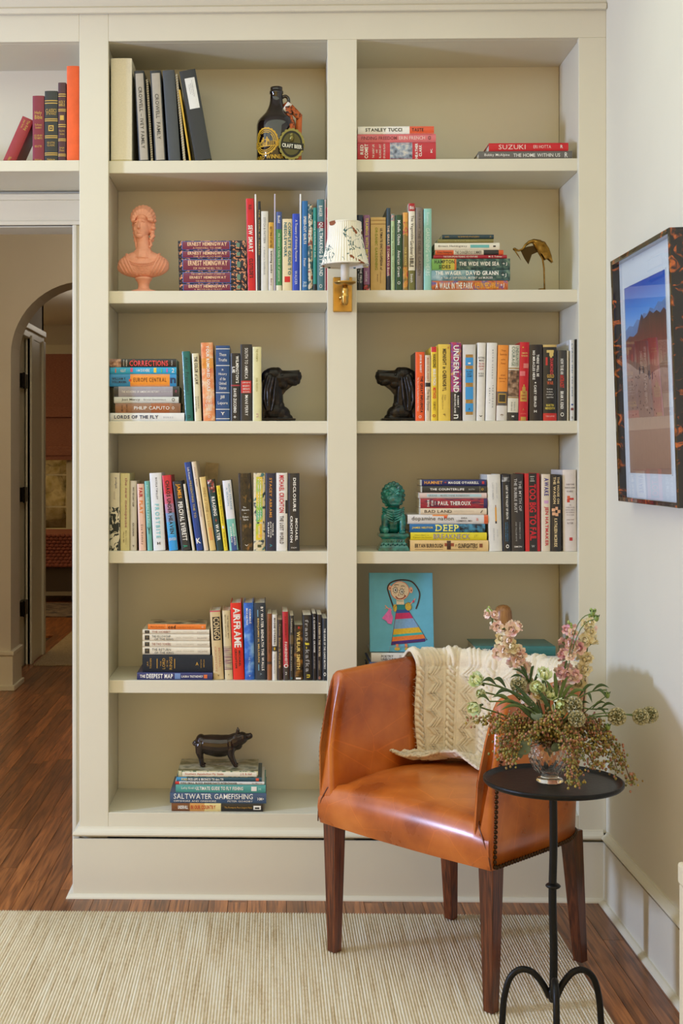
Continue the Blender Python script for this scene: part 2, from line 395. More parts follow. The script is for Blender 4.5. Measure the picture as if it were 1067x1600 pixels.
b = MB(); b.box(1.1, 1.2, YB + .14, 10.2, 0, 2.7, HALLP); b.build('wall_hall_right', kind='structure')
b = MB(); b.box(-3.32, 1.2, YB + .14, 10.2, 2.7, 2.8, CEILP); b.build('ceiling_hall', kind='structure')
# passage wall with a door casing and hinges
XPW = -1.55
yj0, yj1, yj2 = 8.2 - 4, 8.47 - 4, 9.0 - 4
b = MB(); b.box(XPW - .1, XPW, YA + TA, yj0, 0, 2.7, HALLP); b.box(XPW - .1, XPW, yj0, yj2 + .06, 2.16, 2.7, HALLP); b.box(XPW - .1, XPW, yj2, yj2 + .06, 0, 2.7, HALLP)
b.build('wall_passage', kind='structure')
dr = thing('door_1', 'cream panelled door leaf folded back in the passage beyond the arch', 'door'); dr['kind'] = 'structure'; del dr['category']
b = MB(); b.box(XPW - .045, XPW - .03, yj0, yj2, 0, 2.1, PAINT); b.build('door_leaf', dr)
b = MB(); b.box(XPW - .02, XPW + .012, yj1 + .03, yj2, 0, 2.11, PAINT); b.box(XPW - .01, XPW + .022, yj1 + .03, yj1 + .10, 0, 2.11, PAINT); b.box(XPW - .01, XPW + .026, yj2 - .08, yj2, 0, 2.11, PAINT)
b.box(XPW - .02, XPW + .015, yj0, yj2, 2.09, 2.17, PAINT); b.box(XPW - .01, XPW + .028, yj0, yj2 + .01, 2.14, 2.18, PAINT); b.build('door_casing', dr, bevel=.004)
dark = mat((30,24,18), .35, .7, name='dark_bronze')
for py in (594.5, 773, 951):
    z = PZ(py, 4.32, 38)
    b = MB(); b.box(XPW - .03, XPW + .006, yj0 + .08, yj1 - .02, z - .045, z + .045, dark); b.box(XPW + .0, XPW + .014, yj0 + .1, yj0 + .125, z - .05, z + .05, dark); b.build('hinge', dr, bevel=.002)
# far bedroom wall with a window
YF = 9.7
fx0, fx1 = PX(66, YF), PX(110, YF); fz0, fz1 = PZ(826, YF, 90), PZ(560, YF, 90)
b = MB(); b.box(-3.2, fx0, YF, YF + .12, 0, 2.7, HALLP); b.box(fx1, 1.1, YF, YF + .12, 0, 2.7, HALLP); b.box(fx0, fx1, YF, YF + .12, 0, fz0, HALLP); b.box(fx0, fx1, YF, YF + .12, fz1, 2.7, HALLP)
b.build('wall_bedroom', kind='structure')
w2 = thing('window_2', 'small-paned bedroom window seen through the arch', 'window'); w2['kind'] = 'structure'; del w2['category']
b = MB(); b.box(fx0 - .06, fx0, YF - .03, YF, fz0 - .1, fz1 + .1, PAINT); b.box(fx1 - .04, fx1 + .06, YF - .03, YF + .03, fz0 - .1, fz1 + .1, PAINT); b.box(fx0 - .06, fx1 + .06, YF - .05, YF + .02, fz0 - .05, fz0, PAINT)
b.box(fx0 - .06, fx1 + .06, YF - .04, YF, fz1, fz1 + .14, PAINT); b.build('window_frame', w2, bevel=.004)
b = MB()
for py in (742, 792): z = PZ(py, YF, 90); b.box(fx0, fx1, YF + .03, YF + .05, z - .008, z + .008, PAINT)
b.build('glazing_bar', w2)
b = MB(); b.box(fx0, fx1, YF + .038, YF + .042, fz0, fz1, gm); b.build('pane', w2)
hedge = MB(); hm = ramp_mat('winter_hedge', [(.3,(96,92,70)), (.48,(205,196,180)), (.62,(150,140,96)), (.75,(225,218,205))], 5, .8, detail=6)
rr = random.Random(3)
for i in range(110): hedge.ell((fx0 - .7 + rr.random()*1.8, YF + 1.2 + rr.random()*.5, rr.random()*2.4), (.26,.24,.24), hm, u=8, v=5)
hedge.box(fx0 - 1.2, fx1 + 1.2, YF + 1.75, YF + 1.8, -.1, 2.4, hm)
hedge.build('garden_hedge', label='pale leafy hedge outside the bedroom window', category='hedge')
SHADE = ramp_mat('dusky_linen', [(.3,(150,98,82)), (.7,(176,120,102))], 40, .85, stretch=(1,1,6))
rs = thing('roman_shade', 'dusky pink roman shade half lowered over the bedroom window', 'shade', (0,0,0))
for k, (a, c, dy) in enumerate(((553,640,.0),(636,652,.03),(652,700,.0),(698,706,.035),(704,712,.045),(709,719,.03))):
    b = MB(); z1, z0 = PZ(a, YF-.08, 90), PZ(c, YF-.08, 90)
    b.prism([(fx0 - .03, z0), (fx1 + .03, z0), (fx1 + .03, z1), (fx0 - .03, z1)], YF - .075 - dy, YF - .055 - dy*.3, SHADE); b.build('fold', rs, bevel=.006)
QUILT = mat((150,84,66), .8, noise=.1, scale=20, name='rust_quilt')
bed = thing('bed', 'bed with a rust quilted cover beyond the archway', 'bed', (0,0,0))
yb = 8.2; zq1, zq0 = PZ(834, yb, 90), PZ(886, yb, 90)
b = MB(); n = 26; m_ = 10
for i in range(n):
    for j in range(m_):
        x0 = -2.45 + i*1.1/n; z0 = lerp(zq0, zq1, j/m_); dz = (zq1 - zq0)/m_
        b.ell((x0 + .02 + (j % 2)*.02, yb + .04*math.cos(PI*.5*(j/m_)) - .03, z0 + dz/2), (.026, .02, dz*.62), QUILT, u=8, v=5)
b.box(-2.47, -1.3, yb, yb + 1.2, zq0, zq1 - .02, QUILT); b.build('quilt', bed)
b = MB(); b.box(-2.45, -1.3, yb + .04, yb + 1.2, PZ(926, yb, 90), zq0, mat((78,62,48), .8)); b.build('bed_base', bed)
b = MB(); b.box(-2.45, -1.3, yb + .02, yb + .05, PZ(931, yb, 90), PZ(925, yb, 90), mat((150,138,118), .4)); b.box(-2.35, -2.31, yb + .1, yb + .14, 0, PZ(931, yb, 90), dark); b.box(-1.45, -1.4, yb + .1, yb + .14, 0, PZ(931, yb, 90), dark); b.build('bed_rail', bed)
b = MB(); b.box(-1.51, -.4, 4.44, 6.3, 0, .012, ramp_mat('jute', [(.3,(150,128,96)), (.7,(190,168,130))], 120, .9)); b.build('hall_runner', label='beige woven runner beyond the archway', category='rug', bevel=.004)
b = MB(); b.box(-2.6, -1.0, 7.05, 8.1, 0, .01, ramp_mat('old_rug', [(.35,(70,62,60)), (.5,(132,112,96)), (.65,(88,70,62))], 9, .9)); b.build('bedroom_rug', label='grey patterned rug beside the bed in the far room', category='rug', bevel=.003)
pl = bpy.data.lights.new('hall_fill_light', 'POINT'); pl.energy = 24; pl.color = (1, .88, .7); pl.shadow_soft_size = .12  # unseen point lamp added to brighten the hall
po = bpy.data.objects.new('hall_fill_light', pl); COL.objects.link(po); po.location = (-.6, 1.9, 2.55)
pl2 = bpy.data.lights.new('bedroom_fill_light', 'POINT'); pl2.energy = 8; pl2.color = (1, .9, .75); pl2.shadow_soft_size = .1  # added fill for the far bedroom, kept out of view
po2 = bpy.data.objects.new('bedroom_fill_light', pl2); COL.objects.link(po2); po2.location = (-1.2, 6.9, 2.45)
# ---------------------------------------------------------------- lettering
CH = "ABCDEFGHIJKLMNOPQRSTUVWXYZabcdefghijklmnopqrstuvwxyz0123456789.,'&-+:!%/*’–•"
GL = {}
def make_glyphs():
    tmp = []
    for bold in (0, 1):
        for c in CH:
            cu = bpy.data.curves.new('g', 'FONT'); cu.body = c; cu.resolution_u = 2; cu.size = 1.0; cu.offset = .028 if bold else .004; cu.fill_mode = 'BOTH'
            o = bpy.data.objects.new('g', cu); COL.objects.link(o); tmp.append((bold, c, o, cu))
    dg = bpy.context.evaluated_depsgraph_get()
    for bold, c, o, cu in tmp:
        me = o.evaluated_get(dg).to_mesh()
        vs = [tuple(v.co)[:2] for v in me.vertices]; fs = [tuple(p.vertices) for p in me.polygons]
        x0 = min(v[0] for v in vs); x1 = max(v[0] for v in vs)
        GL[(bold, c)] = ([(x - x0, y) for x, y in vs], fs, x1 - x0)
    for bold, c, o, cu in tmp: bpy.data.objects.remove(o); bpy.data.curves.remove(cu)
make_glyphs()
def layout(s, bold=0, gap=.10):
    vs = []; fs = []; x = 0
    for c in s:
        if c == ' ': x += .34; continue
        g = GL.get((bold, c)) or GL[(bold, '-')]
        o = len(vs); vs += [(vx + x, vy) for vx, vy in g[0]]; fs += [tuple(i + o for i in f) for f in g[1]]; x += g[2] + gap
    ys = [v[1] for v in vs]; y0, y1 = min(ys), max(ys); X = x - gap
    return [(a / X, (b_ - y0) / max(1e-6, y1 - y0)) for a, b_ in vs], fs
def put_text(mb, s, fn, m, bold=0, gap=.10):
    """fn maps the unit box (0..1 along, 0..1 up) to 3D"""
    vs, fs = layout(s, bold, gap); mb.add([fn(a, b_) for a, b_ in vs], fs, m)

# ---------------------------------------------------------------- books
PAGE = ramp_mat('paper_edges', [(.35,(206,193,163)), (.65,(232,222,198))], 12, .85, stretch=(90,1,1))
def ink(c): return mat(c, .45, name='ink')
GOLD = mat((196,160,84), .35, .55, name='gold_print')
W = (238,234,224); K = (26,24,24)
def cmat(c):
    return c if not isinstance(c, tuple) else mat(c, .38, noise=.04, scale=60, coat=.12)
def arc_y(c): return .0032 * (abs(2*c - 1) ** 3)
def spine_quad(mb, z0, z1, c0, c1, t, off, m, n=6):
    vs = []; fs = []
    for i in range(n + 1):
        c = lerp(c0, c1, i / n); y = arc_y(c) - off
        vs += [(c*t, y, z0), (c*t, y, z1)]
    for i in range(n): fs.append((2*i, 2*i+2, 2*i+3, 2*i+1))
    mb.add(vs, fs, m, True)
def book_root(name, label, cat, t, h, dp, cover, texts=(), bands=(), side=None, hard=True, pages=None, xo=0.0):
    r = thing(name, label, cat)
    cm = cmat(cover); sm = cmat(side) if side else cm
    bt = .0026 if hard else .0009; ov = .003 if hard else 0.0
    mb = MB(); prof = [0, .08, .22, .5, .78, .92, 1]
    ring0 = [(c*t, arc_y(c), 0) for c in prof]; ring1 = [(c*t, arc_y(c), h) for c in prof]
    n = len(prof); inner0 = [(t, bt + .0034, 0), (0, bt + .0034, 0)]; inner1 = [(t, bt + .0034, h), (0, bt + .0034, h)]
    a = ring0 + inner0; bb_ = ring1 + inner1; N_ = n + 2
    mb.add(a + bb_, [(i, i+1, i+1+N_, i+N_) for i in range(n-1)], cm, True)
    mb.add(a + bb_, [(n-1, n, n+N_, n-1+N_), (n, n+1, n+1+N_, n+N_), (n+1, 0, N_, n+1+N_), tuple(range(N_-1, -1, -1)), tuple(range(N_, 2*N_))], cm)
    mb.box(0, bt, .0034, dp, 0, h, sm); mb.box(t - bt, t, .0034, dp, 0, h, sm)
    me = mb.mesh('cover')
    for v in me.vertices: v.co.x += xo
    cov = obj('cover', me, r)
    pb = MB(); pb.box(bt, t - bt, bt + .0034, dp - ov - .001, ov, h - ov, pages or PAGE)
    me = pb.mesh('pages')
    for v in me.vertices: v.co.x += xo
    obj('pages', me, r)
    if bands:
        mb = MB()
        for q, bd in enumerate(bands):
            t0, t1, c = bd[:3]; c0, c1 = bd[3:5] if len(bd) > 4 else (0.0, 1.0)
            spine_quad(mb, h*(1-t1), h*(1-t0), c0, c1, t, .0002 + .00008*q, cmat(c))
        me = mb.mesh('spine_print')
        for v in me.vertices: v.co.x += xo
        obj('spine_print', me, cov, kind='stuff')
    if texts:
        mb = MB()
        for tx in texts:
            s, t0, t1, c0, c1, col = tx[:6]; ori = tx[6] if len(tx) > 6 else 'V'; bold = tx[7] if len(tx) > 7 else 0
            m = col if not isinstance(col, tuple) else ink(col)
            gap = tx[8] if len(tx) > 8 else .10
            def fn(a, b_, t0=t0, t1=t1, c0=c0, c1=c1, ori=ori):
                if ori == 'V': tt = lerp(t0, t1, a); cc = lerp(c0, c1, b_)
                else: cc = lerp(c0, c1, a); tt = lerp(t1, t0, b_)
                return (cc*t, arc_y(cc) - .0009, h*(1 - tt))
            put_text(mb, s, fn, m, bold, gap)
        me = mb.mesh('title')
        for v in me.vertices: v.co.x += xo
        obj('title', me, cov, kind='stuff')
    return r
def V(z0, where, group, xl, xr, ytop, lean, cover, desc, texts=(), bands=(), Y=.034, dp=None, name='book', cat='book', **kw):
    X0, X1 = PX(xl, Y) + .0004, PX(xr, Y) - .0004
    px = (xl + xr)/2; zt = PZ(ytop, Y, px); d = abs(PX(xl + lean, Y) - PX(xl, Y))
    H = zt - z0; a = math.atan2(d, H)
    t = (X1 - X0) * math.cos(a); h = (H - (t*math.sin(a))) / math.cos(a) if lean else H
    dp = dp or min(.225, max(.11, h*.68))
    r = book_root(name, desc + ' ' + where, cat, t, h, dp, cover, texts, bands, xo=(-t if lean > 0 else 0), **kw)
    r.location = (X1 if lean > 0 else X0, Y, z0 + .0002); r.rotation_euler = (0, a if lean > 0 else -a, 0)
    r['group'] = group
    return r
def stack(z0, where, group, items, Y=.034, top=None):
    """items bottom to top: (xl, xr, ytop, ybot, cover, desc, texts, bands, kw)"""
    z = z0 + .0002
    for it in items:
        xl, xr, yt, yb, cover, desc = it[:6]; texts = it[6] if len(it) > 6 else (); bands = it[7] if len(it) > 7 else (); kw = dict(it[8]) if len(it) > 8 else {}
        y = kw.pop('Y', Y); X0, X1 = PX(xl, y), PX(xr, y)
        t = PZ(yt, y, xl) - PZ(yb, y, xl); h = X1 - X0
        dp = kw.pop('dp', min(.215, h*.68))
        r = book_root(kw.pop('name', 'book'), desc + ' ' + where, 'book', t, h, dp, cover, texts, bands, **kw)
        r.location = (X1, y, z); r.rotation_euler = (0, -PI/2, 0); r['group'] = group
        z += t + .0004
    return z

# --- shared spine patterns
MARBLE = ramp_mat('marbled_leaf_pattern', [(.0,(24,26,36)), (.52,(30,32,44)), (.56,(206,128,84)), (.63,(232,160,110)), (.66,(40,40,52))], 95, .5, detail=2)
FOREST = ramp_mat('dark_woodland_picture', [(.3,(24,20,14)), (.48,(62,48,26)), (.55,(36,34,20)), (.68,(126,92,44)), (.8,(198,108,40))], 70, .4, stretch=(1,1,.5))
FLAMES = ramp_mat('orange_rust_picture', [(.3,(214,112,70)), (.48,(230,150,96)), (.6,(236,200,160)), (.75,(196,84,54))], 30, .4)
FLAMES_O = ramp_mat('orange_ochre_picture', [(.3,(206,120,40)), (.5,(232,160,70)), (.7,(90,70,100))], 38, .4)
SEA = ramp_mat('stormy_green_picture', [(.3,(22,38,38)), (.5,(54,86,80)), (.7,(110,134,112))], 70, .4)
SEABLUE = ramp_mat('misty_blue_picture', [(.3,(60,102,112)), (.5,(126,162,170)), (.72,(176,196,196))], 40, .4)
DUSK = ramp_mat('red_dusk_picture', [(.3,(110,30,52)), (.5,(172,48,58)), (.62,(66,34,66)), (.75,(206,92,70))], 40, .4, stretch=(3,1,.4))
CANYON = ramp_mat('canyon_picture', [(.3,(120,52,30)), (.48,(206,110,50)), (.6,(90,80,150)), (.72,(232,178,60))], 36, .4)
PHOTO = ramp_mat('grey_photo_print', [(.3,(40,46,60)), (.5,(150,160,172)), (.66,(214,206,190)), (.78,(120,96,80))], 60, .4)
RAINBOW = ramp_mat('rainbow_print', [(.3,(40,150,190)), (.45,(120,190,80)), (.55,(236,200,50)), (.68,(226,80,120)), (.8,(60,170,200))], 14, .4)
COMICS = ramp_mat('cream_drawn_print', [(.36,(40,60,70)), (.44,(222,208,170)), (.62,(216,196,150)), (.68,(70,120,120))], 55, .45)
VEG = ramp_mat('garden_vegetable_photo', [(.3,(40,30,24)), (.44,(150,120,50)), (.55,(216,150,60)), (.64,(180,50,60)), (.78,(190,190,60))], 48, .4)
COLLAGE = ramp_mat('violet_collage', [(.3,(60,60,130)), (.45,(190,60,90)), (.55,(110,60,140)), (.68,(220,150,90)), (.8,(60,120,150))], 60, .4)
QUILTPAT = ramp_mat('patchwork_print', [(.36,(60,90,90)), (.46,(206,190,160)), (.58,(150,70,50)), (.7,(88,110,104))], 60, .45, interp='CONSTANT')
BLUEFACE = ramp_mat('blue_portrait_print', [(.3,(22,56,140)), (.5,(50,110,200)), (.68,(150,196,232))], 26, .35)
STRIPES = ramp_mat('thin_coloured_stripes', [(.3,(40,90,84)), (.42,(206,190,150)), (.52,(120,60,90)), (.6,(214,200,160)), (.7,(40,60,90))], 20, .4, stretch=(.4,1,9))
SMOKE = ramp_mat('dark_smoky_print', [(.3,(20,16,12)), (.5,(70,52,24)), (.66,(170,116,46)), (.8,(40,30,20))], 45, .4)
PALM = ramp_mat('black_fern_print', [(.46,(216,206,178)), (.5,(26,36,32))], 55, .5, interp='CONSTANT', stretch=(1,1,.7), dist=1.5)
CLOTH_CREAM = mat((226,217,190), .75, noise=.04, scale=200, bump=.3, bscale=600, name='cream_bookcloth')
NAVYCL = mat((30,34,40), .75, noise=.06, scale=200, bump=.25, bscale=600, name='black_bookcloth')

# ======================= bridge shelf over the doorway
wb = 'above the doorway'; gb_ = 'books on the bridge shelf'
V(ZB0, wb, gb_, 1, 22, 181, 34, (150,30,40), 'crimson leather book leaning to the right', [('The King',.04,.26,.5,.78,GOLD), ('James Version',.06,.24,.2,.42,GOLD), ('Nelson',.88,.98,.35,.6,GOLD)], Y=.06)
V(ZB0, wb, gb_, 50.5, 69, 149.5, 0, (128,24,46), 'upright dark red bible', [('Holy',.23,.29,.2,.8,GOLD,'H'), ('Bible',.29,.35,.2,.85,GOLD,'H'), ('The Revised',.42,.45,.2,.8,GOLD,'H'), ('Standard',.46,.49,.25,.75,GOLD,'H'), ('OLD AND NEW',.58,.61,.15,.85,GOLD,'H'), ('TESTAMENTS',.62,.65,.15,.85,GOLD,'H'), ('RED LETTER',.74,.77,.2,.8,GOLD,'H'), ('Nelson',.94,.97,.2,.8,GOLD,'H')])
gb4 = [(a, a+.012, GOLD) for a in (.13,.165,.385,.41,.62,.645,.86,.885)]
V(ZB0, wb, gb_, 69.5, 90, 142, 0, (34,36,34), 'black clothbound classic with gold bands', [('CLASSICS',.25,.30,.08,.92,GOLD,'H'), ('OF THE WORLD',.305,.335,.12,.88,GOLD,'H'), ('RED LETTERS',.71,.735,.2,.8,GOLD,'H'), ('CLASSIC',.745,.77,.2,.8,GOLD,'H'), ('Nelson',.94,.97,.2,.8,GOLD,'H')], gb4 + [(.48,.56,GOLD,.3,.7), (.495,.545,(34,36,34),.37,.63), (.51,.53,GOLD,.44,.56)])
V(ZB0, wb, gb_, 90.5, 103, 129, 0, (72,26,34), 'slim maroon bible with gold bands', [('HOLY',.225,.26,.1,.9,GOLD,'H'), ('BIBLE',.265,.295,.1,.9,GOLD,'H'), ('King James',.59,.62,.15,.85,GOLD,'H'), ('Version',.63,.655,.2,.8,GOLD,'H'), ('Large',.80,.83,.2,.8,GOLD,'H'), ('Print',.835,.86,.2,.8,GOLD,'H')], [(a, a+.01, GOLD) for a in (.14,.165,.33,.35,.52,.545,.70,.72,.89,.91)] + [(.41,.47,GOLD,.25,.75)])
V(ZB0, wb, gb_, 104, 123.6, 103, 0, mat((236,98,40), .6, noise=.10, scale=25, name='worn_orange_cloth'), 'tall worn bright orange book beside the stile')

# ======================= left bay, top shelf
z = SH[1][0]; wl1 = 'on the top left shelf'; g = 'binders and albums on the top left shelf'
BLKV = mat((40,42,44), .45, noise=.04, scale=40, name='black_vinyl'); GREYV = mat((66,70,74), .45, noise=.04, scale=40, name='grey_vinyl')
V(z, wl1, g, 173, 206, 91, 0, CLOTH_CREAM, 'large cream clothbound album box', (), [(.985,1,(190,176,130))], dp=.235, Y=.027, name='album_box', cat='album')
V(z, wl1, g, 217, 233, 110, -8, BLKV, 'black binder with the longer two-name family label', [('CROWELL – IVEY FAMILY',.18,.86,.34,.68,(44,40,36))], [(.03,.985,(172,162,146),.12,.9)], dp=.225, name='ring_binder', cat='binder')
def coil(x, ytop, lean, col, desc, rad, parent_cov, n=34):
    """spiral-bound notebook: cover sheets, paper and a wire coil"""
    Y = .04; X = PX(x, Y); H = PZ(ytop, Y, x) - z; d = PX(x + lean, Y) - X
    r = thing('spiral_notebook', desc + ' ' + wl1, 'notebook', (X, Y, z + .0014)); r['group'] = g
    a = math.atan2(d, H); r.rotation_euler = (0, a, 0); h = H / math.cos(a)
    b = MB(); b.box(-.0040, -.0036, .006, .2, 0, h, parent_cov); b.box(.0036, .0040, .006, .2, 0, h, parent_cov); b.build('cover', r)
    b = MB(); b.box(-.0034, .0034, .007, .198, .002, h - .002, PAGE); b.build('pages', r)
    b = MB(); pts = []
    for i in range(n*10 + 1):
        an = 2*PI*i/10; pts.append((rad*math.cos(an), .004 + rad*math.sin(an)*1.1, .006 + (h - .012)*i/(n*10)))
    b.tube(pts, .0008, col, n=5); b.build('wire_coil', r)
coil(237.2, 123, -8, mat((30,30,32), .35), 'black coil notebook between the two labelled family binders', .0042, BLKV)
V(z, wl1, g, 242, 259, 109.5, -8, BLKV, 'black binder with the shorter family label', [('CROWELL  FAMILY',.26,.76,.34,.68,(44,40,36))], [(.03,.985,(172,162,146),.12,.9)], dp=.225, name='ring_binder', cat='binder')
V(z, wl1, g, 263, 282, 109, -9.5, GREYV, 'plain dark grey binder without a label', dp=.225, name='ring_binder', cat='binder')
coil(288.2, 114, -13, mat((220,220,215), .3), 'white coil notebook beside the plain grey binder', .0042, mat((44,44,46), .5))
V(z, wl1, g, 295.6, 299, 140, -17, (214,170,40), 'thin yellow folder beside the white coil notebook', hard=False, dp=.2, name='folder', cat='folder')
V(z, wl1, g, 305, 331, 107, -26, BLKV, 'leaning black binder with a white paper label', [('Crowell and Ivey',.12,.30,.62,.68,(60,60,60)), ('family history',.15,.28,.52,.57,(60,60,60)), ('and genealogy',.16,.27,.42,.47,(60,60,60))], [(.09,.43,(226,224,216),.24,.86)], dp=.225, name='ring_binder', cat='binder')

# ======================= right bay, top shelf
wr1 = 'on the top right shelf'; g = 'books lying on the top right shelf'
stack(z, wr1, g, [
 (558.5,681,220.5,248,(188,28,46),'thick red biography with a photo band', [('RED',.05,.20*.5,.25,.8,W,'H',1), ('COMET',.115,.15,.1,.92,W,'H',1)] if 0 else [('RED',.035,.075,.32,.88,W,'H',1), ('COMET',.09,.135,.1,.92,W,'H',1), ('THE SHORT LIFE',.19,.215,.12,.9,W,'H'), ('AND',.235,.255,.4,.6,W,'H'), ('BLAZING ART',.275,.30,.12,.9,W,'H'), ('OF SYLVIA PLATH',.33,.355,.1,.92,W,'H'), ('HEATHER',.735,.77,.08,.95,W,'H',1), ('CLARK',.785,.82,.2,.85,W,'H',1), ('K',.93,.955,.4,.65,W,'H')], [(.415,.70,PHOTO)]),
 (558.5,681,207,220,(214,108,112),'pink book with a dark cover edge', [('FINDING FREEDOM',.05,.50,.3,.72,(120,40,50)), ('ERIN FRENCH',.53,.86,.3,.72,(240,206,196)), ('O',.90,.935,.3,.72,K)]),
 (559,678,194.5,206.5,W,'white book with an orange right end', [('STANLEY TUCCI',.10,.58,.3,.75,K,'V',1), ('TASTE',.71,.86,.3,.72,(60,24,16),'V',1)], [(.68,1,(222,84,42))], dict(hard=False)),
])
stack(z, wr1, g, [
 (748,894,234.5,247.5,(104,100,94),'long grey book under the red one', [('Bobby McAlpine',.06,.33,.3,.7,W), ('THE HOME WITHIN US',.37,.87,.28,.7,W), ('R',.92,.95,.2,.8,W)], (), dict(dp=.23)),
 (764,888,221.5,234,(200,24,34),'red book on the long grey book', [('SUZUKI',.12,.46,.2,.78,(240,200,190)), ('ERI HOTTA',.56,.78,.3,.7,(240,200,190)), ('R',.90,.93,.3,.7,W)]),
])

# ======================= left bay, second shelf
z = SH[2][0]; wl2 = 'on the second left shelf'; g = 'marbled paperbacks in the pile by the bust'
def marb(xl, xr, a, b_, o, l1, l2, l0=None):
    tx = [(l1, .14, .72, .45, .85, (232,190,150), 'V', 1)] + ([(l2, .22, .64, .14, .32, (226,180,140))] if l2 else [])
    if l0: tx = [(l0, .18, .68, .72, .86, (226,180,140)), (l1, .16, .70, .4, .62, (232,190,150), 'V', 1), (l2, .25, .6, .14, .27, (226,180,140))]
    return (xl, xr, a, b_, MARBLE, o, tx, [(.055,.77,(66,110,180),.06,.94), (.065,.76,(118,36,66),.1,.9), (.86,.91,(96,130,110),.3,.75)], dict(hard=False, side=MARBLE))
stack(z, wl2, g, [
 marb(280,385,442.5,454,'bottom marbled paperback of the pile','ERNEST HEMINGWAY','A MOVEABLE FEAST'),
 marb(279.5,385,423,442,'thick second-from-bottom marbled paperback','ERNEST HEMINGWAY','THE FINCA VIGIA EDITION','THE COMPLETE SHORT STORIES OF'),
 marb(279,385,402.5,422.5,'middle marbled paperback of the pile','ERNEST HEMINGWAY','FOR WHOM THE BELL TOLLS'),
 marb(278.5,384.5,389.5,402,'second-from-top marbled paperback','ERNEST HEMINGWAY','THE SUN ALSO RISES'),
 marb(278,384,374,389,'topmost marbled paperback of the pile','ERNEST HEMINGWAY','A FAREWELL TO ARMS')])
g = 'books upright on the second left shelf'
def B(*a, **k): return V(z, W_, g, *a, **k)
W_ = wl2
B(387, 399.5, 310, -3, (206,20,30), 'tall red sewing book', [('CLOTILDE’S',.65,.86,.25,.75,(40,14,18),'V',1), ('SEW SMART',.29,.58,.22,.78,W,'V',1), ('RB',.07,.12,.3,.7,(90,16,20))])
B(399.6, 402.6, 303.5, -2, W, 'very tall thin white booklet next to the red sewing book', hard=False, dp=.22)
B(402.9, 407.2, 314.6, 0, (30,34,30), 'thin black booklet', [('FINE WORK IN THREAD',.1,.6,.25,.75,GOLD)], hard=False)
B(407.5, 419, 330, 0, (216,212,202), 'white upright book with small grey title', [('STITCH & PATTERN',.08,.4,.35,.65,(120,120,120)), ('a maker’s handbook',.45,.8,.38,.62,(150,150,150))])
B(419.3, 428, 347.5, 0, (214,206,190), 'short white book with a mustard top', [('GETTING STARTED',.06,.37,.25,.72,(90,50,24),'V',1), ('knitting socks',.42,.74,.25,.75,(50,44,40),'V',1), ('Berry',.82,.92,.3,.7,(120,50,40))], [(0,.38,(210,160,50))], hard=False)
B(428.2, 430.6, 303, 0, (206,196,212), 'very tall thin lavender booklet', hard=False, dp=.22)
B(431, 440.5, 331, 0, (62,132,74), 'green book with a blue top', [('Budd',.05,.14,.3,.7,W), ('the knitter’s handy book of patterns',.27,.88,.28,.72,(226,232,210))], [(0,.22,(66,82,140)), (.93,1,(222,216,190))], hard=False)
B(441, 456.5, 342, 0, (226,206,164), 'cream needlework guide with a red dot', [('COMPLETE GUIDE TO',.05,.78,.58,.90,(40,104,110),'V',1), ('NEEDLEWORK',.05,.53,.16,.46,(40,104,110),'V',1)], [(.80,.88,(206,30,36),.22,.80)])
B(456.8, 468, 334, 0, (34,66,176), 'bright blue book', [('A Treasury of Knitting Patterns',.08,.62,.3,.7,W), ('WALKER',.74,.92,.32,.68,(200,206,230))])
B(468.2, 471, 303, 0, W, 'very tall thin white booklet beside the blue books', hard=False, dp=.22)
B(471.3, 481, 314, 0, (30,104,164), 'tall mid blue quilting book', [('SPEED-CUT QUILTS',.17,.48,.25,.75,W,'V',1), ('Poster',.64,.73,.3,.7,W), ('RB',.90,.96,.2,.8,(190,210,220))])
B(481.3, 488.7, 319.5, 0, QUILTPAT, 'patchwork patterned book', [('QUILTING',.12,.4,.25,.75,W)], hard=False)
B(489, 495, 324.5, 0, (36,140,128), 'slim teal book', [('sewing workshop for kids',.16,.6,.25,.75,W)], [(.92,1,(30,30,30))], hard=False)
B(495.3, 507, 311.6, 0, (78,120,128), 'tall grey-teal quilting book with a red square', [('BAKER',.07,.19,.25,.7,W), ('QUILTMAKING BY HAND',.25,.84,.2,.8,(226,230,226),'V',1), ('O',.93,.97,.3,.7,W)], [(.245,.315,(140,30,50))])
B(507.2, 509.4, 312, 0, (224,190,180), 'thin pale pink booklet', hard=False)
B(509.6, 513.5, 324, 0, (190,30,40), 'red book half behind the centre stile', [('QUILT BLOCKS',.1,.6,.25,.75,W)], hard=False)

# ======================= right bay, second shelf
W_ = 'on the second right shelf'; g = 'garden books on the second right shelf'
B(556.5, 567, 336, 0, (28,42,62), 'dark navy book next to the centre stile', [('THE FIELD',.70,.9,.55,.85,W), ('a diary',.72,.9,.2,.42,(190,190,190))], [(.62,1,(30,30,32))])
B(567.8, 578, 336, 0, (140,92,128), 'mauve gardening book', [('TEAMING WITH MICROBES',.04,.7,.3,.75,(216,196,90),'V',1), ('Lowenfels & Lewis',.74,.88,.25,.7,(230,220,226))], [(.92,1,ramp_mat('berry_print', [(.4,(40,60,40)), (.55,(190,50,60)), (.7,(220,210,200))], 90, .5))])
B(579, 603, 339.5, 0, (200,164,98), 'thick golden encyclopedia', [('ULTIMATE ENCYCLOPEDIA of',.15,.72,.62,.78,(60,44,20),'V',1), ('ORGANIC GARDENING',.14,.72,.28,.46,(140,140,30),'V',1), ('BARBARA & FERN',.74,.90,.62,.68,(110,80,40)), ('BRADLEY',.78,.88,.42,.48,(110,80,40))], [(.035,.05,(160,120,60)), (.085,.10,(160,120,60))])
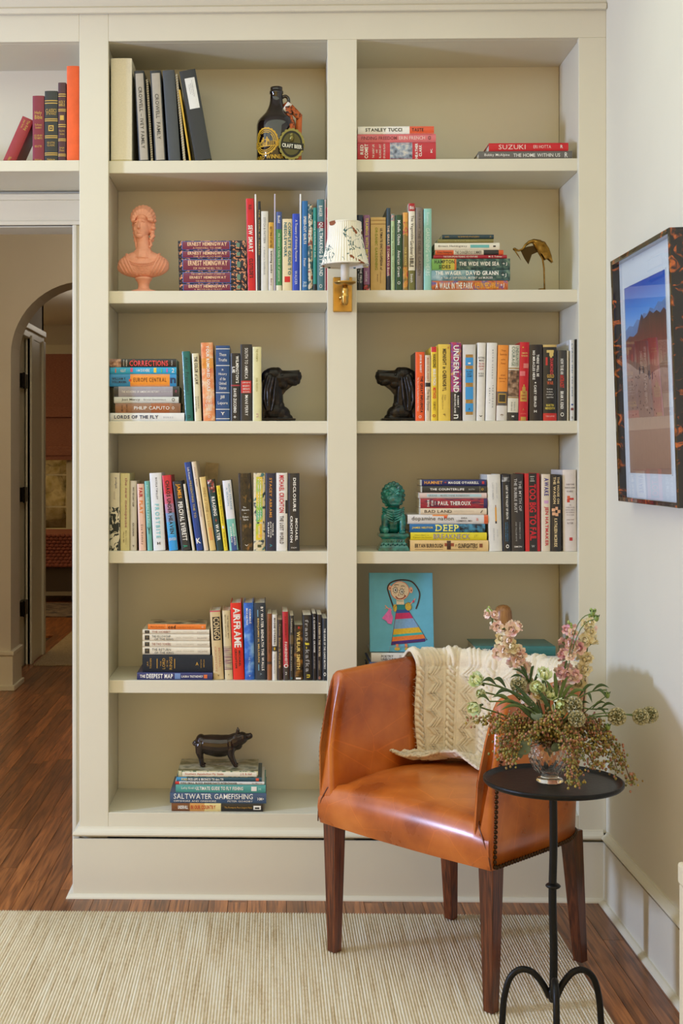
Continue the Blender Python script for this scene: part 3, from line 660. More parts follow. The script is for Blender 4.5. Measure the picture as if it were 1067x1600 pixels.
B(603.8, 610.2, 325, 0, (44,64,76), 'slim slate tomato book', [('THE GREAT TOMATO Book',.21,.83,.2,.75,(220,190,160),'V',1)], [(.45,.82,(120,40,56)), (.82,1,(38,40,46))])
B(610.5, 617, 334.5, 0, (176,196,146), 'pale green slim book with a pink top', [('Gardening with kids',.16,.55,.25,.7,(70,100,50)), ('a year outdoors',.6,.86,.25,.7,(110,140,90))], [(0,.09,ramp_mat('pink_green_print', [(.4,(80,140,130)), (.6,(220,150,140))], 120, .5))])
B(617.3, 629, 336, 0, (40,74,44), 'dark green book with white title', [('Michelle Obama',.07,.40,.3,.72,W), ('American Grown',.47,.82,.3,.72,W), ('O',.88,.92,.3,.7,W)])
B(629.4, 637.6, 332, 0, VEG, 'slim book with a vegetable photograph spine', [('FOUR SEASONS',.45,.68,.25,.7,(240,210,120))], [(0,.12,(224,160,70)), (.30,.70,(134,110,50))], hard=False)
B(638, 648.7, 317.7, 0, (232,224,204), 'white and olive vegetable manual with a red top', [('10th',.03,.07,.2,.8,W,'H',1), ('The Vegetable',.14,.42,.25,.78,(50,44,36)), ('Gardener’s',.43,.62,.25,.78,(50,44,36)), ('BIBLE',.63,.73,.2,.8,(40,34,30),'V',1), ('Smith',.81,.91,.3,.65,W)], [(0,.09,(170,26,30)), (.77,1,(112,108,50))])
B(649.6, 661, 324, 0, (128,114,102), 'taupe book with grey lettering', [('Lyle & Lord',.05,.25,.3,.7,(84,74,66)), ('THE EDIBLE GARDEN',.28,.82,.3,.7,(84,74,66))])
B(662, 674.5, 326, 0, (146,200,186), 'pale aqua book beside the lying pile', [('Rosemarie',.05,.2,.35,.7,(214,234,226)), ('GARDENING with HERBS',.24,.82,.25,.75,(214,234,226))])
g = 'pile of lying books on the second right shelf'
stack(z, W_, g, [
 (674.5,793.5,437,452,CANYON,'bottom orange canyon-print book', [('A WALK IN THE PARK',.05,.54,.15,.8,W,'V',1), ('KEVIN FEDARKO',.57,.88,.15,.8,(236,170,40),'V',1), ('+J',.90,.95,.25,.7,W)]),
 (674,797,420,436.5,SEABLUE,'misty blue shipwreck book', [('THE WAGER',.05,.38,.52,.9,W,'V',1), ('DAVID GRANN',.44,.85,.5,.9,W,'V',1), ('A Tale of SHIPWRECK, MUTINY and MURDER',.12,.78,.12,.36,W), ('+J',.89,.95,.3,.65,W)], [(.55,1,SEA)]),
 (674.5,797,402,419.5,SEA,'dark green sea-print book with a yellow-green end', [('HAMPTON',.035,.29,.55,.9,(40,60,30),'V',1), ('SIDES',.09,.24,.12,.44,(40,60,30),'V',1), ('THE WIDE WIDE SEA',.35,.86,.35,.72,W,'V',1), ('+J',.90,.96,.35,.65,W)], [(0,.13,(120,176,90)), (.13,.29,(206,196,80)), (.29,.315,(214,120,50))]),
 (677.5,792,396,401.5,(170,30,50),'thin red paperback', [('THE EUROPEAN FISHING ADVENTURE',.13,.6,.25,.75,W), ('M. E. Tolman',.75,.93,.25,.75,W)], (), dict(hard=False)),
 (680,786.5,388.2,395.6,(224,216,200),'white paperback with an orange left end and black right end', [('Ernest Hemingway',.03,.25,.2,.8,(60,30,20)), ('THE DANGEROUS SUMMER',.29,.68,.15,.85,(90,84,76))], [(0,.27,(222,92,36)), (.71,.93,(44,42,42)), (.93,1,(222,92,36))], dict(hard=False)),
 (679,780.5,376.5,387.6,W,'white book with a turquoise pill-shaped patch', [('Ernest Hemingway',.06,.50,.35,.68,(70,70,70)), ('-',.90,.94,.4,.6,K)], [(.55,.84,(110,190,196),.3,.72)]),
 (684,771,370,375.8,(140,132,78),'thin olive book', [('A Farm Almanac',.3,.7,.3,.6,(190,180,120))], (), dict(hard=False)),
 (691,771.5,362.5,369.2,(34,62,76),'topmost thin navy book of the pile by the heron', [('HAWES',.05,.13,.3,.65,GOLD), ('THE ADVENTURES OF HUCKLEBERRY',.3,.72,.3,.65,GOLD), ('A',.92,.95,.3,.7,GOLD)], (), dict(hard=False))])

# ======================= left bay, third shelf
z = SH[3][0]; W_ = 'on the third left shelf'; g = 'pile of lying books on the third left shelf'
stack(z, W_, g, [
 (171.5,288,644.5,657.3,(224,222,216),'bottom white book with navy title', [('LORDS OF THE FLY',.06,.65,.3,.72,(34,50,84),'V',1), ('BURKE',.72,.85,.35,.55,(170,170,180),'V',0,.4)]),
 (180,282,628.5,643.5,ramp_mat('sepia_print', [(.35,(120,84,60)), (.65,(172,120,84))], 20, .4),'brown sepia war-print book', [('PHILIP CAPUTO',.29,.83,.33,.68,W), ('MEANS',.09,.12,.15,.85,(90,60,44),'H'), ('OF',.135,.15,.4,.6,(90,60,44),'H'), ('ESCAPE',.165,.19,.1,.9,(90,60,44),'H'), ('O',.87,.905,.35,.65,W)], [(.26,.55,(150,110,82)), (.55,.83,(160,88,44))]),
 (178,279,617.8,627.6,(206,206,196),'pale grey-green paperback', [('Just Mercy',.12,.40,.3,.75,(60,60,60)), ('Bryan Stevenson',.46,.80,.35,.68,(140,140,140)), ('O',.895,.94,.25,.8,K)], (), dict(hard=False)),
 (178,279.5,600.8,616.8,(158,152,158),'silver-grey paperback with black ends', [('THE ASSASSINS OF AMERICAN HISTORY',.12,.70,.38,.58,W), ('edited',.73,.88,.42,.56,(190,190,190)), ('O',.945,.965,.4,.65,(226,90,130))], [(0,.07,(46,46,46)), (.905,1,(46,46,46))], dict(hard=False)),
 (171,275.5,580.8,599.8,(40,136,188),'blue and orange thick paperback', [('WILLIAM T.',.04,.25,.52,.72,(20,40,70),'V',1), ('VOLLMANN',.04,.25,.26,.46,(20,40,70),'V',1), ('EUROPE CENTRAL',.36,.85,.36,.70,(90,44,14),'V',0,.2), ('n',.91,.99,.25,.7,(24,50,90),'V',1)], [(.31,.90,(236,146,48)), (.29,.33,(220,80,40),.4,.6)], dict(hard=False)),
 (171.5,275.5,569.6,580.2,(36,164,206),'cyan paperback with coloured squiggles', [('ALL',.16,.20,.3,.7,W), ('LIT',.20,.24,.3,.7,W), ('I AM',.40,.45,.35,.7,W), ('YOU ARE',.46,.52,.3,.75,W), ('HERE',.53,.60,.3,.75,W), ('2',.93,.97,.2,.8,W)], [(.08,.095,(230,110,60),.2,.8), (.31,.345,(222,80,120),.3,.9), (.66,.70,(236,200,60),.2,.9), (.85,.87,(200,90,180),.25,.8), (.77,.785,(90,190,120),.2,.8)], dict(hard=False)),
 (171.3,275,556.2,569,(34,30,30),'topmost black paperback with red title', [('CORRECTIONS',.30,.88,.12,.80,(222,70,70),'V',1), ('JONATHAN',.205,.225,.1,.9,W,'H'), ('FRANZEN',.245,.265,.1,.9,W,'H'), ('THE',.34,.38,.78,.92,(190,50,50)), ('PICADOR',.93,.945,.2,.8,W,'H')], [(0,.17,ramp_mat('sepia_faces', [(.4,(120,80,60)), (.6,(206,160,130))], 60, .4))], dict(hard=False))])
g = 'upright books on the third left shelf'
B(289.5, 302, 548.7, -5.5, (22,104,96), 'teal book leaning left against the pile', [('After Freedom I',.08,.62,.3,.72,(14,64,60)), ('n',.92,.96,.3,.7,(12,50,48))])
B(304, 315, 552, -4.5, (222,212,176), 'cream book beside the teal one', [('THE COLOR of LAW',.05,.46,.3,.78,(40,34,30),'V',1), ('RICHARD',.64,.82,.55,.75,(90,80,60)), ('ROTHSTEIN',.64,.86,.2,.4,(90,80,60))])
B(317.5, 336.3, 535, -4, FLAMES, 'orange and pink painterly book', [('YOUR RUMORED SOULS',.04,.62,.42,.68,W,'V',1), ('a HISTORY',.68,.72,.25,.8,W,'H'), ('OF RACE',.73,.77,.25,.8,W,'H'), ('IN THE NEW',.78,.82,.2,.85,W,'H'), ('WORLD',.83,.87,.3,.75,W,'H'), ('O',.93,.96,.4,.6,W)], [(.2,.33,FLAMES_O)])
B(337, 359, 540, 0, (34,74,124), 'blue book with white rules and stacked title', [('These',.10,.14,.25,.75,W,'H'), ('Truths',.17,.21,.2,.8,W,'H'), ('a',.31,.33,.42,.55,W,'H'), ('History',.36,.40,.2,.8,W,'H'), ('of the',.42,.46,.3,.7,W,'H'), ('United',.48,.52,.25,.75,W,'H'), ('States',.54,.58,.25,.75,W,'H'), ('Jill',.66,.71,.32,.62,W,'H'), ('Lepore',.74,.79,.15,.85,W,'H'), ('Y',.88,.92,.35,.65,W,'H',1)], [(a, a+.008, W) for a in (.04,.26,.62,.84,.965)])
B(360.3, 375, 552, 0, (38,36,36), 'black book with a thin red rule', [('WILMINGTON’S',.04,.44,.55,.88,W,'V',1), ('LIE',.2,.29,.16,.46,W,'V',1), ('DAVID ZUCCHINO',.52,.88,.3,.62,W,'V',1), ('+',.92,.96,.3,.6,W)], [(.465,.485,(160,50,60))])
B(375.5, 393.7, 538, 0, (48,44,40), 'tall charcoal book with a red label', [('SOUTH TO AMERICA',.05,.45,.38,.65,W), ('IMANI PERRY',.66,.93,.4,.66,W), ('A JOURNEY BELOW THE',.49,.515,.15,.85,W,'H'), ('MASON-DIXON TO',.53,.555,.2,.8,W,'H'), ('UNDERSTAND THE',.57,.595,.2,.8,W,'H'), ('SOUL OF A NATION',.61,.63,.2,.8,W,'H')], [(.475,.635,(196,40,40),.06,.94)])
B(394.6, 408.6, 542, 0, (220,212,160), 'pale yellow book next to the dog bookend', [('THE WARMTH',.03,.2,.35,.6,(160,150,80)), ('ISABEL WILKERSON',.42,.6,.35,.6,(160,150,80)), ('n',.9,.95,.4,.65,(190,150,140))], side=(40,56,130))

# ======================= right bay, third shelf
W_ = 'on the third right shelf'; g = 'upright books on the third right shelf'
B(649, 663.5, 550, 0, (234,90,36), 'orange book with a black cover beside the dog', [('JOHN M. BARRY',.04,.30,.4,.68,W,'V',1), ('THE GREAT INFLUENZA',.35,.88,.52,.82,(60,20,10),'V',1), ('The Story of the Deadliest Pandemic in History',.37,.86,.16,.36,W), ('O',.92,.96,.35,.65,W)], side=(34,34,36), hard=False)
B(664, 673, 555, 0, (216,196,166), 'beige book beside the orange one', [('MARK KURLANSKY',.04,.4,.3,.7,(190,120,90)), ('The Big Oyster',.52,.85,.25,.75,(70,60,50))], [(.42,.48,(30,28,28),.05,.95)], hard=False)
B(673.3, 684, 542, 0, (234,200,50), 'yellow marathon manual', [('HANSONS',.10,.28,.25,.75,(60,40,10),'V',1), ('MARATHON',.30,.52,.25,.75,W,'V',1), ('METHOD',.55,.70,.25,.75,(214,60,40),'V',1), ('HUMPHREY',.74,.86,.3,.7,(150,110,20)), ('o',.91,.95,.2,.7,(170,50,40))], [(.0,.07,(206,40,50),.05,.8)], hard=False)
B(684.4, 704, 538, 0, (230,196,80), 'broad yellow disaster history', [('MIDNIGHT in CHERNOBYL',.06,.61,.35,.66,(60,46,20),'V',1), ('Adam',.66,.73,.5,.64,(150,120,60)), ('Higginbotham',.66,.85,.28,.42,(150,120,60)), ('*',.03,.06,.75,.9,(200,80,40)), ('f',.9,.94,.4,.6,(150,120,50))])
B(704.6, 721, 534.8, 0, COLLAGE, 'multicoloured collage-spined book', [('UNDERLAND',.04,.64,.22,.76,W,'V',1), ('ROBERT',.68,.83,.60,.76,W,'V',1), ('MACFARLANE',.66,.9,.3,.46,W,'V',1), ('n',.92,.97,.25,.7,W)], [(.63,1,(44,42,40))])
BLUEO = mat((60,150,210), .45, name='sky_blue_print'); OCH = mat((170,128,60), .5, noise=.2, scale=120, name='old_gold_print')
B(722.8, 743.6, 538.5, 0, (214,210,202), 'white book with sky-blue panels on its spine', [('PLAIN',.345,.365,.3,.7,K,'H'), ('BAD',.375,.395,.35,.65,K,'H'), ('SHIP',.405,.425,.3,.7,K,'H'), ('A',.83,.86,.42,.58,K,'H')], [(.13,.92,OCH,.22,.78), (.17,.275,BLUEO,.2,.8), (.32,.50,BLUEO,.2,.8), (.555,.72,BLUEO,.2,.8), (.77,.88,BLUEO,.2,.8), (.235,.255,W,.4,.6)])
B(744.3, 757.5, 535.5, 1.8, (228,224,214), 'white book with a small red and black stacked title', [('NOTHING',.18,.205,.1,.9,(80,80,80),'H'), ('MORE',.215,.24,.2,.8,(80,80,80),'H'), ('TELL NO',.255,.28,.15,.85,(190,60,60),'H'), ('ONE WHO',.29,.315,.15,.85,(190,60,60),'H'), ('SAW',.325,.35,.25,.75,(190,60,60),'H'), ('PATRICK',.385,.405,.15,.85,(100,100,100),'H'), ('KEEFE',.415,.435,.2,.8,(100,100,100),'H'), ('v',.93,.95,.3,.7,K,'H')])
B(758.2, 774.5, 535.5, 2.6, (230,227,219), 'plain white book with widely spaced letters', [('BRIAN GREENE',.09,.46,.52,.64,(120,120,120),'V',0,.5), ('THE HIDDEN',.54,.83,.60,.72,(60,60,60),'V',0,.5), ('REALITY',.58,.78,.28,.40,(90,90,90),'V',0,.5)])
B(775.2, 792, 539, 3, (234,146,54), 'orange, grey and white prize book', [('Trust',.06,.085,.3,.75,(150,80,20),'H'), ('Exercise',.11,.135,.2,.85,(150,80,20),'H'), ('and Fate',.18,.2,.3,.7,(150,80,20),'H'), ('Power',.23,.255,.3,.75,(150,80,20),'H'), ('HOW',.39,.41,.3,.7,(150,80,20),'H'), ('Nations Fail',.43,.45,.15,.85,(150,80,20),'H'), ('and why',.47,.49,.25,.75,(150,80,20),'H'), ('*',.91,.95,.35,.65,(120,80,30),'H',1)], [(.615,.80,(88,84,80)), (.80,1,(220,214,204)), (.64,.765,(190,150,60),.14,.86), (.655,.75,(60,52,34),.2,.8)], hard=False)
B(792.5, 809.5, 539, 3, (218,212,192), 'cream book with a picture panel and black foot', [('UNDAUNTED',.02,.28,.62,.9,(90,120,100),'V'), ('COURAGE',.02,.28,.26,.55,(90,120,100),'V'), ('Stephen E.',.75,.87,.55,.7,(110,110,100)), ('Ambrose',.75,.87,.3,.45,(110,110,100)), ('M',.93,.955,.4,.6,W,'H')], [(.30,.315,(150,110,50)), (.33,.68,ramp_mat('old_oil_painting', [(.35,(60,46,36)), (.5,(130,96,70)), (.65,(180,150,120))], 70, .4)), (.685,.70,(150,110,50)), (.89,1,(52,48,44))])
B(810, 825, 534.5, 2.4, (196,24,40), 'scarlet book with gold ornaments', [('SIMON',.13,.15,.2,.8,(232,200,120),'H'), ('WINDER',.165,.185,.15,.85,(232,200,120),'H'), ('THE',.63,.65,.35,.65,(160,30,40),'H'), ('ROMANOV',.67,.69,.22,.78,(160,30,40),'H'), ('EMPIRE',.71,.73,.25,.75,(160,30,40),'H'), ('A',.84,.87,.4,.55,GOLD,'H'), ('picador',.9,.92,.2,.8,(230,120,110),'H')], [(.62,.755,GOLD,.14,.86), (.57,.62,GOLD,.32,.68), (.54,.57,GOLD,.43,.57), (.95,1,GOLD,.22,.78), (.27,.33,(216,120,110),.4,.95), (.37,.43,(216,110,110),.05,.6), (.06,.075,GOLD,.25,.4)])
B(827, 847.5, 538.5, 0, (46,38,36), 'wide brown-black book', [('THERE WILL BE',.13,.42,.55,.74,W,'V',1), ('NO MIRACLES HERE',.08,.46,.24,.43,W,'V',1), ('•',.49,.51,.4,.52,W), ('CASEY GERALD',.53,.82,.35,.54,W,'V',1), ('H',.86,.89,.35,.55,W,'H',1)])
B(848.5, 870, 538.7, 0, (42,40,38), 'black book with gold africa emblem and red foot', [('DIAMONDS',.18,.39,.50,.74,(206,70,70),'V',1), ('GOLD',.39,.435,.28,.8,(214,170,80),'H',1), ('AND',.45,.47,.35,.6,W,'H'), ('WAR',.48,.525,.28,.74,(214,100,60),'H',1), ('The British,',.575,.595,.25,.7,W,'H'), ('the Boers,',.61,.63,.25,.7,W,'H'), ('and the Making of',.645,.665,.2,.75,W,'H'), ('South Africa',.68,.70,.25,.75,W,'H'), ('MARTIN',.78,.81,.22,.78,(206,186,80),'H',1), ('MEREDITH',.82,.85,.15,.85,(206,186,80),'H',1), ('PUBLICAFFAIRS',.93,.95,.2,.85,(240,180,170),'H')], [(0,.03,(206,176,110)), (.07,.105,(214,186,110),.25,.78), (.10,.15,(214,186,110),.45,.75), (.15,.17,(214,186,110),.5,.65), (.165,.27,(190,50,50),.18,.32), (.90,1,(196,44,40))])
B(871, 885.5, 547.5, 0, (62,60,58), 'dark grey book with a red word', [('HOW TO BE AN',.12,.34,.3,.65,W,'V',1), ('ANTIRACIST',.35,.53,.25,.7,(214,60,50),'V',1), ('IBRAM X. KENDI',.58,.83,.3,.65,W,'V',1), ('O',.88,.94,.3,.7,(220,216,204),'V',1)], side=(206,202,190))
B(886, 889, 548, 0, (206,190,150), 'thin tan booklet', hard=False)
B(890, 898, 531, 0, (214,214,212), 'tall white book by the right side panel', [('LYRICS 1961 TO 2012',.05,.7,.35,.62,(90,120,150)), ('n',.95,.97,.3,.6,K)], [(.79,.81,(60,90,150),.3,.7), (.84,.87,(130,70,70),.2,.8)], Y=.035, dp=.225)
B(898.4, 902, 530, 0, (26,26,28), 'thin black book against the right side panel', Y=.04, hard=False)

# ======================= left bay, fourth shelf
z = SH[4][0]; W_ = 'on the fourth left shelf'; g = 'upright books on the fourth left shelf'
B(171, 187.3, 739, 0, (212,202,174), 'cream book with a black fern drawing', [('prodigals',.06,.2,.5,.75,(60,70,110)), ('novel',.24,.34,.4,.6,(170,160,140))], [(.44,1,PALM)])
B(187.8, 202.6, 739.5, 0, (206,196,140), 'khaki-yellow book with a mauve title', [('the new menopause',.06,.70,.42,.78,(150,76,96)), ('Mary Claire',.74,.92,.55,.68,(120,104,70)), ('Haver MD',.76,.9,.3,.42,(120,104,70))])
B(203, 213.6, 751.4, 0, (200,190,166), 'beige book with small black capitals', [('WHY WE CAN’T SLEEP',.09,.37,.38,.62,K,'V',1), ('ADA CALHOUN',.60,.79,.38,.62,K,'V',1), ('T',.92,.95,.35,.65,K,'H',1)])
B(217, 228.4, 756, -3.2, (226,184,158), 'peach book with a red and orange title', [('FAIR',.06,.2,.25,.75,(180,36,46),'V',1), ('PLAY',.25,.45,.25,.75,(226,130,50),'V',1), ('Eve Rodsky',.61,.91,.3,.66,(100,70,60),'V',0,.2)], side=(196,50,40))
B(230.2, 238.3, 751.7, -4.9, (112,178,166), 'slim aqua-green book', [('Rachel',.06,.18,.3,.7,(180,220,210)), ('THE SALT PATH',.23,.6,.25,.7,(190,226,216)), ('Y',.66,.76,.15,.85,(30,70,70),'H')], hard=False)
B(239.7, 258.5, 738.5, -6.5, (224,224,222), 'white book with a pale blue title', [('NICOLA TWILLEY',.06,.34,.46,.62,(60,60,64),'V',1,.3), ('FROSTBITE',.40,.84,.30,.66,(126,196,200),'V',1,.25), ('H',.89,.925,.35,.6,K,'H',1)])
CHAOS = 0
B(264.2, 278.4, 742, -11.6, (206,44,56), 'red fading to blue leaning book', [('CHAOS UNDER HEAVEN',.07,.78,.3,.74,K,'V',1), ('JOSH ROGIN',.83,.88,.1,.9,W,'H')], [(.25,.38,(200,90,110)), (.38,.50,(180,130,160)), (.50,.62,(120,150,190)), (.62,.80,(70,160,206)), (.80,1,(40,150,214))])
B(283.7, 298, 751, -14.6, (46,48,50), 'charcoal leaning book with orange and white titles', [('JAMES',.04,.25,.28,.82,(236,160,40),'V',1), ('PERCIVAL EVERETT',.30,.86,.28,.80,W,'V',1), ('A',.92,.96,.2,.75,(30,150,120),'V',1)])
B(300.4, 304.8, 756, -14.6, (226,214,186), 'thin cream leaning booklet', [('notes on grief',.06,.5,.3,.65,(140,120,90))], hard=False)
B(307.3, 317.6, 721.5, -20, (26,62,134), 'tall blue leaning book with gold lettering', [('Lulu Knows',.06,.20,.35,.7,W), ('PRESENTING THE TO',.21,.63,.35,.7,(206,180,90)), ('K',.86,.92,.15,.85,W,'H',1)], dp=.17)
B(318.8, 326.3, 721, -20.2, (226,206,178), 'tall cream leaning book next to the blue one', [('Ocean Edge',.06,.28,.3,.68,(150,110,100)), ('REFLECTIONS',.45,.62,.3,.62,(170,140,130))], dp=.17, hard=False)
B(327.7, 337.8, 744.6, -16.9, (222,192,122), 'straw-yellow leaning book', [('WINDS of STONE',.14,.48,.3,.7,(150,116,60)), ('water & land',.5,.68,.3,.65,(180,140,80))], [(.69,.86,(216,150,90),.3,.8)])
B(339, 349.4, 749, -16, (22,60,58), 'dark green leaning book', [('READING',.24,.51,.28,.80,W,'V',1), ('WATER',.63,.86,.28,.80,W,'V',1), ('+',.55,.6,.4,.65,(206,70,50))], [(0,.18,ramp_mat('teal_red_print', [(.4,(26,60,60)), (.55,(180,60,40)), (.65,(210,220,210))], 80, .4))])
B(349.9, 356.4, 758.5, -12.5, (232,206,40), 'bright yellow leaning book', [('How to Not Be Too Picky',.05,.58,.3,.72,(90,80,20)), ('Emily Watts',.72,.94,.3,.65,(120,100,20))], [(.62,.66,W,.3,.7)], hard=False)
B(358.8, 372.6, 750, -11.8, (224,224,226), 'white and mint leaning book', [('HOW STRANGE',.05,.42,.6,.84,(120,160,180)), ('A SEASON',.1,.36,.3,.5,(120,160,180)), ('MEGAN HUNTER',.62,.93,.6,.8,W), ('BERMAN',.66,.88,.28,.46,W)], [(.55,1,(120,190,176)), (.80,1,(50,80,140),.25,.9)], side=(54,70,84))
B(376, 395.3, 739.3, -4, FOREST, 'dark woodland-print book', [('The',.43,.45,.3,.55,W,'H'), ('Hunters',.46,.485,.2,.8,W,'H'), ('by',.51,.525,.4,.55,W,'H'), ('Robert',.55,.575,.25,.75,W,'H'), ('Harris',.585,.61,.3,.7,W,'H'), ('V',.92,.94,.35,.65,W,'H')])
B(395.9, 414.2, 739, 0, COMICS, 'comic-print book with rainbow title panels', [('TOMORROW AND',.07,.6,.56,.68,W), ('TOMORROW AND',.07,.6,.36,.48,W), ('GABRIELLE',.68,.83,.42,.55,W)], [(.05,.63,RAINBOW,.24,.78), (.65,.86,RAINBOW,.2,.74), (.92,.955,(60,70,40),.35,.65)])
B(415, 431, 739.5, 0, (38,40,62), 'dark navy book with an orange author name', [('STACEY ABRAMS',.06,.57,.36,.62,(206,140,60),'V',1), ('WHILE',.64,.80,.64,.78,W,'V',1), ('JUSTICE',.62,.83,.42,.56,W,'V',1), ('SLEEPS',.63,.82,.2,.34,W,'V',1), ('A',.91,.95,.4,.65,(60,150,170))])
B(431.6, 449, 739, 0, (230,226,218), 'white thriller with red and grey capitals', [('MICHAEL CRICHTON',.03,.51,.25,.70,(196,36,50),'V',1), ('THE LOST WORLD',.55,.91,.3,.66,(96,90,90),'V',1)], [(.35,.52,(44,40,40),.82,1)])
B(450.5, 468, 739.5, 0, (44,42,42), 'charcoal thriller with white capitals', [('DISCLOSURE',.06,.49,.42,.68,W,'V',1), ('MICHAEL',.58,.87,.62,.84,W,'V',1), ('CRICHTON',.55,.89,.16,.38,W,'V',1), ('KNOPF',.95,.965,.25,.75,W,'H')], side=(170,40,52))
b = MB(); Y_ = .23; x0 = PX(309, Y_); b.box(0, .042, 0, .0012, 0, PZ(724, Y_, 310) - z, mat((206,186,140), .7, noise=.12, scale=60)); cd = b.build('greeting_card', label='cream greeting card standing behind the leaning books', category='card'); cd.location = (x0, Y_ + .015, z + .006); cd.rotation_euler = (-.1, .09, 0)

# ======================= right bay, fourth shelf
W_ = 'on the fourth right shelf'; g = 'pile of lying books on the fourth right shelf'
stack(z, W_, g, [
 (640.8,763,842.5,859.6,(226,192,132),'bottom tan book with a cowboy emblem', [('BRYAN BURROUGH',.06,.42,.32,.70,(50,34,20),'V',1), ('THE',.575,.595,.4,.65,(60,40,30),'H'), ('GUNFIGHTERS',.61,.86,.28,.72,(50,34,20),'V',1)], [(.06,.42,(80,60,40),.15,.18), (.52,.85,(80,60,40),.15,.18), (.44,.56,(150,70,40),.45,.75), (.47,.52,(70,40,30),.15,.95), (.885,.925,(130,70,40),.35,.7)]),
 (641.5,760.5,830,842,(224,206,40),'bright yellow book', [('BREAKNECK',.30,.78,.15,.82,(150,140,150),'V',0), ('China’s Quest to',.05,.24,.55,.75,(150,140,30)), ('Engineer the Future',.03,.27,.25,.45,(150,140,30)), ('JT',.83,.88,.3,.7,(190,170,40))]),
 (640,758,816.5,829.6,(26,104,162),'blue and black underwater book', [('JAMES NESTOR',.03,.31,.38,.68,(226,200,90),'V',1), ('DEEP',.34,.65,.12,.92,(236,228,110),'V',1)], [(.66,1,ramp_mat('deep_water_print', [(.4,(20,30,40)), (.6,(70,140,170))], 60, .35))]),
 (637,762.5,802,816,(220,216,212),'wide white book with a splash of orange', [('dopamine nation',.05,.57,.25,.82,(70,66,66)), ('ANNA',.66,.74,.55,.75,(90,80,80)), ('LEMBKE, MD',.61,.80,.22,.42,(90,80,80)), ('a',.85,.88,.35,.65,(220,140,130))], [(.95,1,(222,100,50)), (.31,.50,(236,140,60),.86,1), (.45,.49,(226,90,50),.6,.9)]),
 (657,760.5,791.6,801.6,(226,208,180),'cream paperback with black small capitals', [('BAD LAND',.06,.47,.3,.75,(50,40,40)), ('JONATHAN RABAN',.5,.80,.4,.65,(206,190,170)), ('/',.9,.94,.3,.7,K)], (), dict(hard=False)),
 (657,761.5,776,791.2,DUSK,'crimson and purple dusk-print paperback', [('DARK',.10,.13,.15,.9,W,'H',1), ('STAR',.16,.19,.25,.8,W,'H',1), ('SAFARI',.21,.225,.35,.7,W,'H'), ('PAUL THEROUX',.26,.75,.3,.72,W,'V',1)], [(.945,1,(50,40,90))], dict(hard=False)),
 (655.5,760.5,767,775.6,(222,196,188),'pale pink paperback with a pale blue strip', [('GILEAD / MARILYNNE ROBINSON',.13,.74,.35,.65,(150,130,130))], [(.11,.92,(176,206,210),.25,.78)], dict(hard=False)),
 (659.6,760.5,756.2,766.6,(54,52,46),'dark olive paperback', [('THE COUNTERLIFE',.12,.65,.35,.68,W,'V',1), ('ROTH',.72,.81,.38,.62,(200,196,180)), ('O',.915,.95,.35,.7,(240,190,60))], [(.89,.90,(120,110,80))], dict(hard=False)),
 (659,760,746,755.8,(38,44,98),'topmost navy paperback by the green lion', [('HAMNET',.04,.32,.3,.78,(226,160,80),'V',1), ('MAGGIE O’FARRELL',.41,.88,.32,.72,W,'V',1), ('*',.35,.38,.4,.7,(214,80,60))], [(.93,.965,(190,50,60),.3,.75)], dict(hard=False, side=(44,36,30)))])
g = 'upright books on the fourth right shelf'
B(764, 785, 741, -3.2, (222,220,212), 'white book with a pencil down its spine', [('JOURNAL OF',.11,.31,.62,.74,(180,180,178)), ('LAST SUMMER',.11,.33,.34,.46,(180,180,178)), ('DAVID',.72,.82,.62,.72,(180,180,178)), ('SEDARIS',.70,.86,.34,.44,(180,180,178))], [(.43,.61,(222,160,60),.52,.64), (.61,.64,(60,50,50),.52,.64), (.40,.43,(150,100,80),.55,.61)])
B(785.8, 798.8, 741.7, -2, (38,38,40), 'black book with a blue subtitle', [('LOST IN THE VALLEY OF DEATH',.14,.58,.45,.72,W,'V',1), ('A STORY OF OBSESSION',.62,.87,.52,.66,(60,130,170)), ('AND DANGER IN THE HIMALAYAS',.62,.87,.3,.44,(60,130,170)), ('O',.91,.96,.35,.75,W,'V',1)], [(.03,.09,ramp_mat('grey_mountain', [(.4,(60,60,60)), (.6,(180,180,176))], 80, .4))], side=(70,64,60))
B(799.5, 819.5, 740.5, -2, (50,46,46), 'wide charcoal book with thin serif capitals', [('THE MYTH OF',.09,.48,.62,.84,(206,204,200)), ('THE BUBBLE BUST',.06,.5,.26,.48,(206,204,200)), ('THOMAS DOE',.62,.84,.62,.72,(170,170,166)), ('AND WILLIAM NOTE',.62,.87,.32,.42,(170,170,166)), ('SIMON',.93,.95,.2,.8,W,'H')])
B(821, 844.5, 739.5, -1.5, (198,26,40), 'broad red book with a black centre panel', [('TOO BIG TO FAIL',.14,.86,.30,.74,(206,30,44),'V',1,.04), ('ANDREW',.035,.05,.35,.65,W,'H'), ('ROSS',.065,.08,.4,.6,W,'H'), ('SORKIN',.09,.105,.35,.65,W,'H'), ('W',.92,.95,.4,.62,(190,190,186),'H')], [(0,1,(36,34,34),.26,.80)])
B(845.8, 860, 741, 0, (222,208,186), 'cream book with a multicoloured author name', [('AWAKE',.05,.28,.3,.80,(60,50,130),'V',1), ('JEN HATMAKER',.42,.93,.30,.78,(200,50,60),'V',1)], [(.34,.38,(206,160,200),.3,.8)])
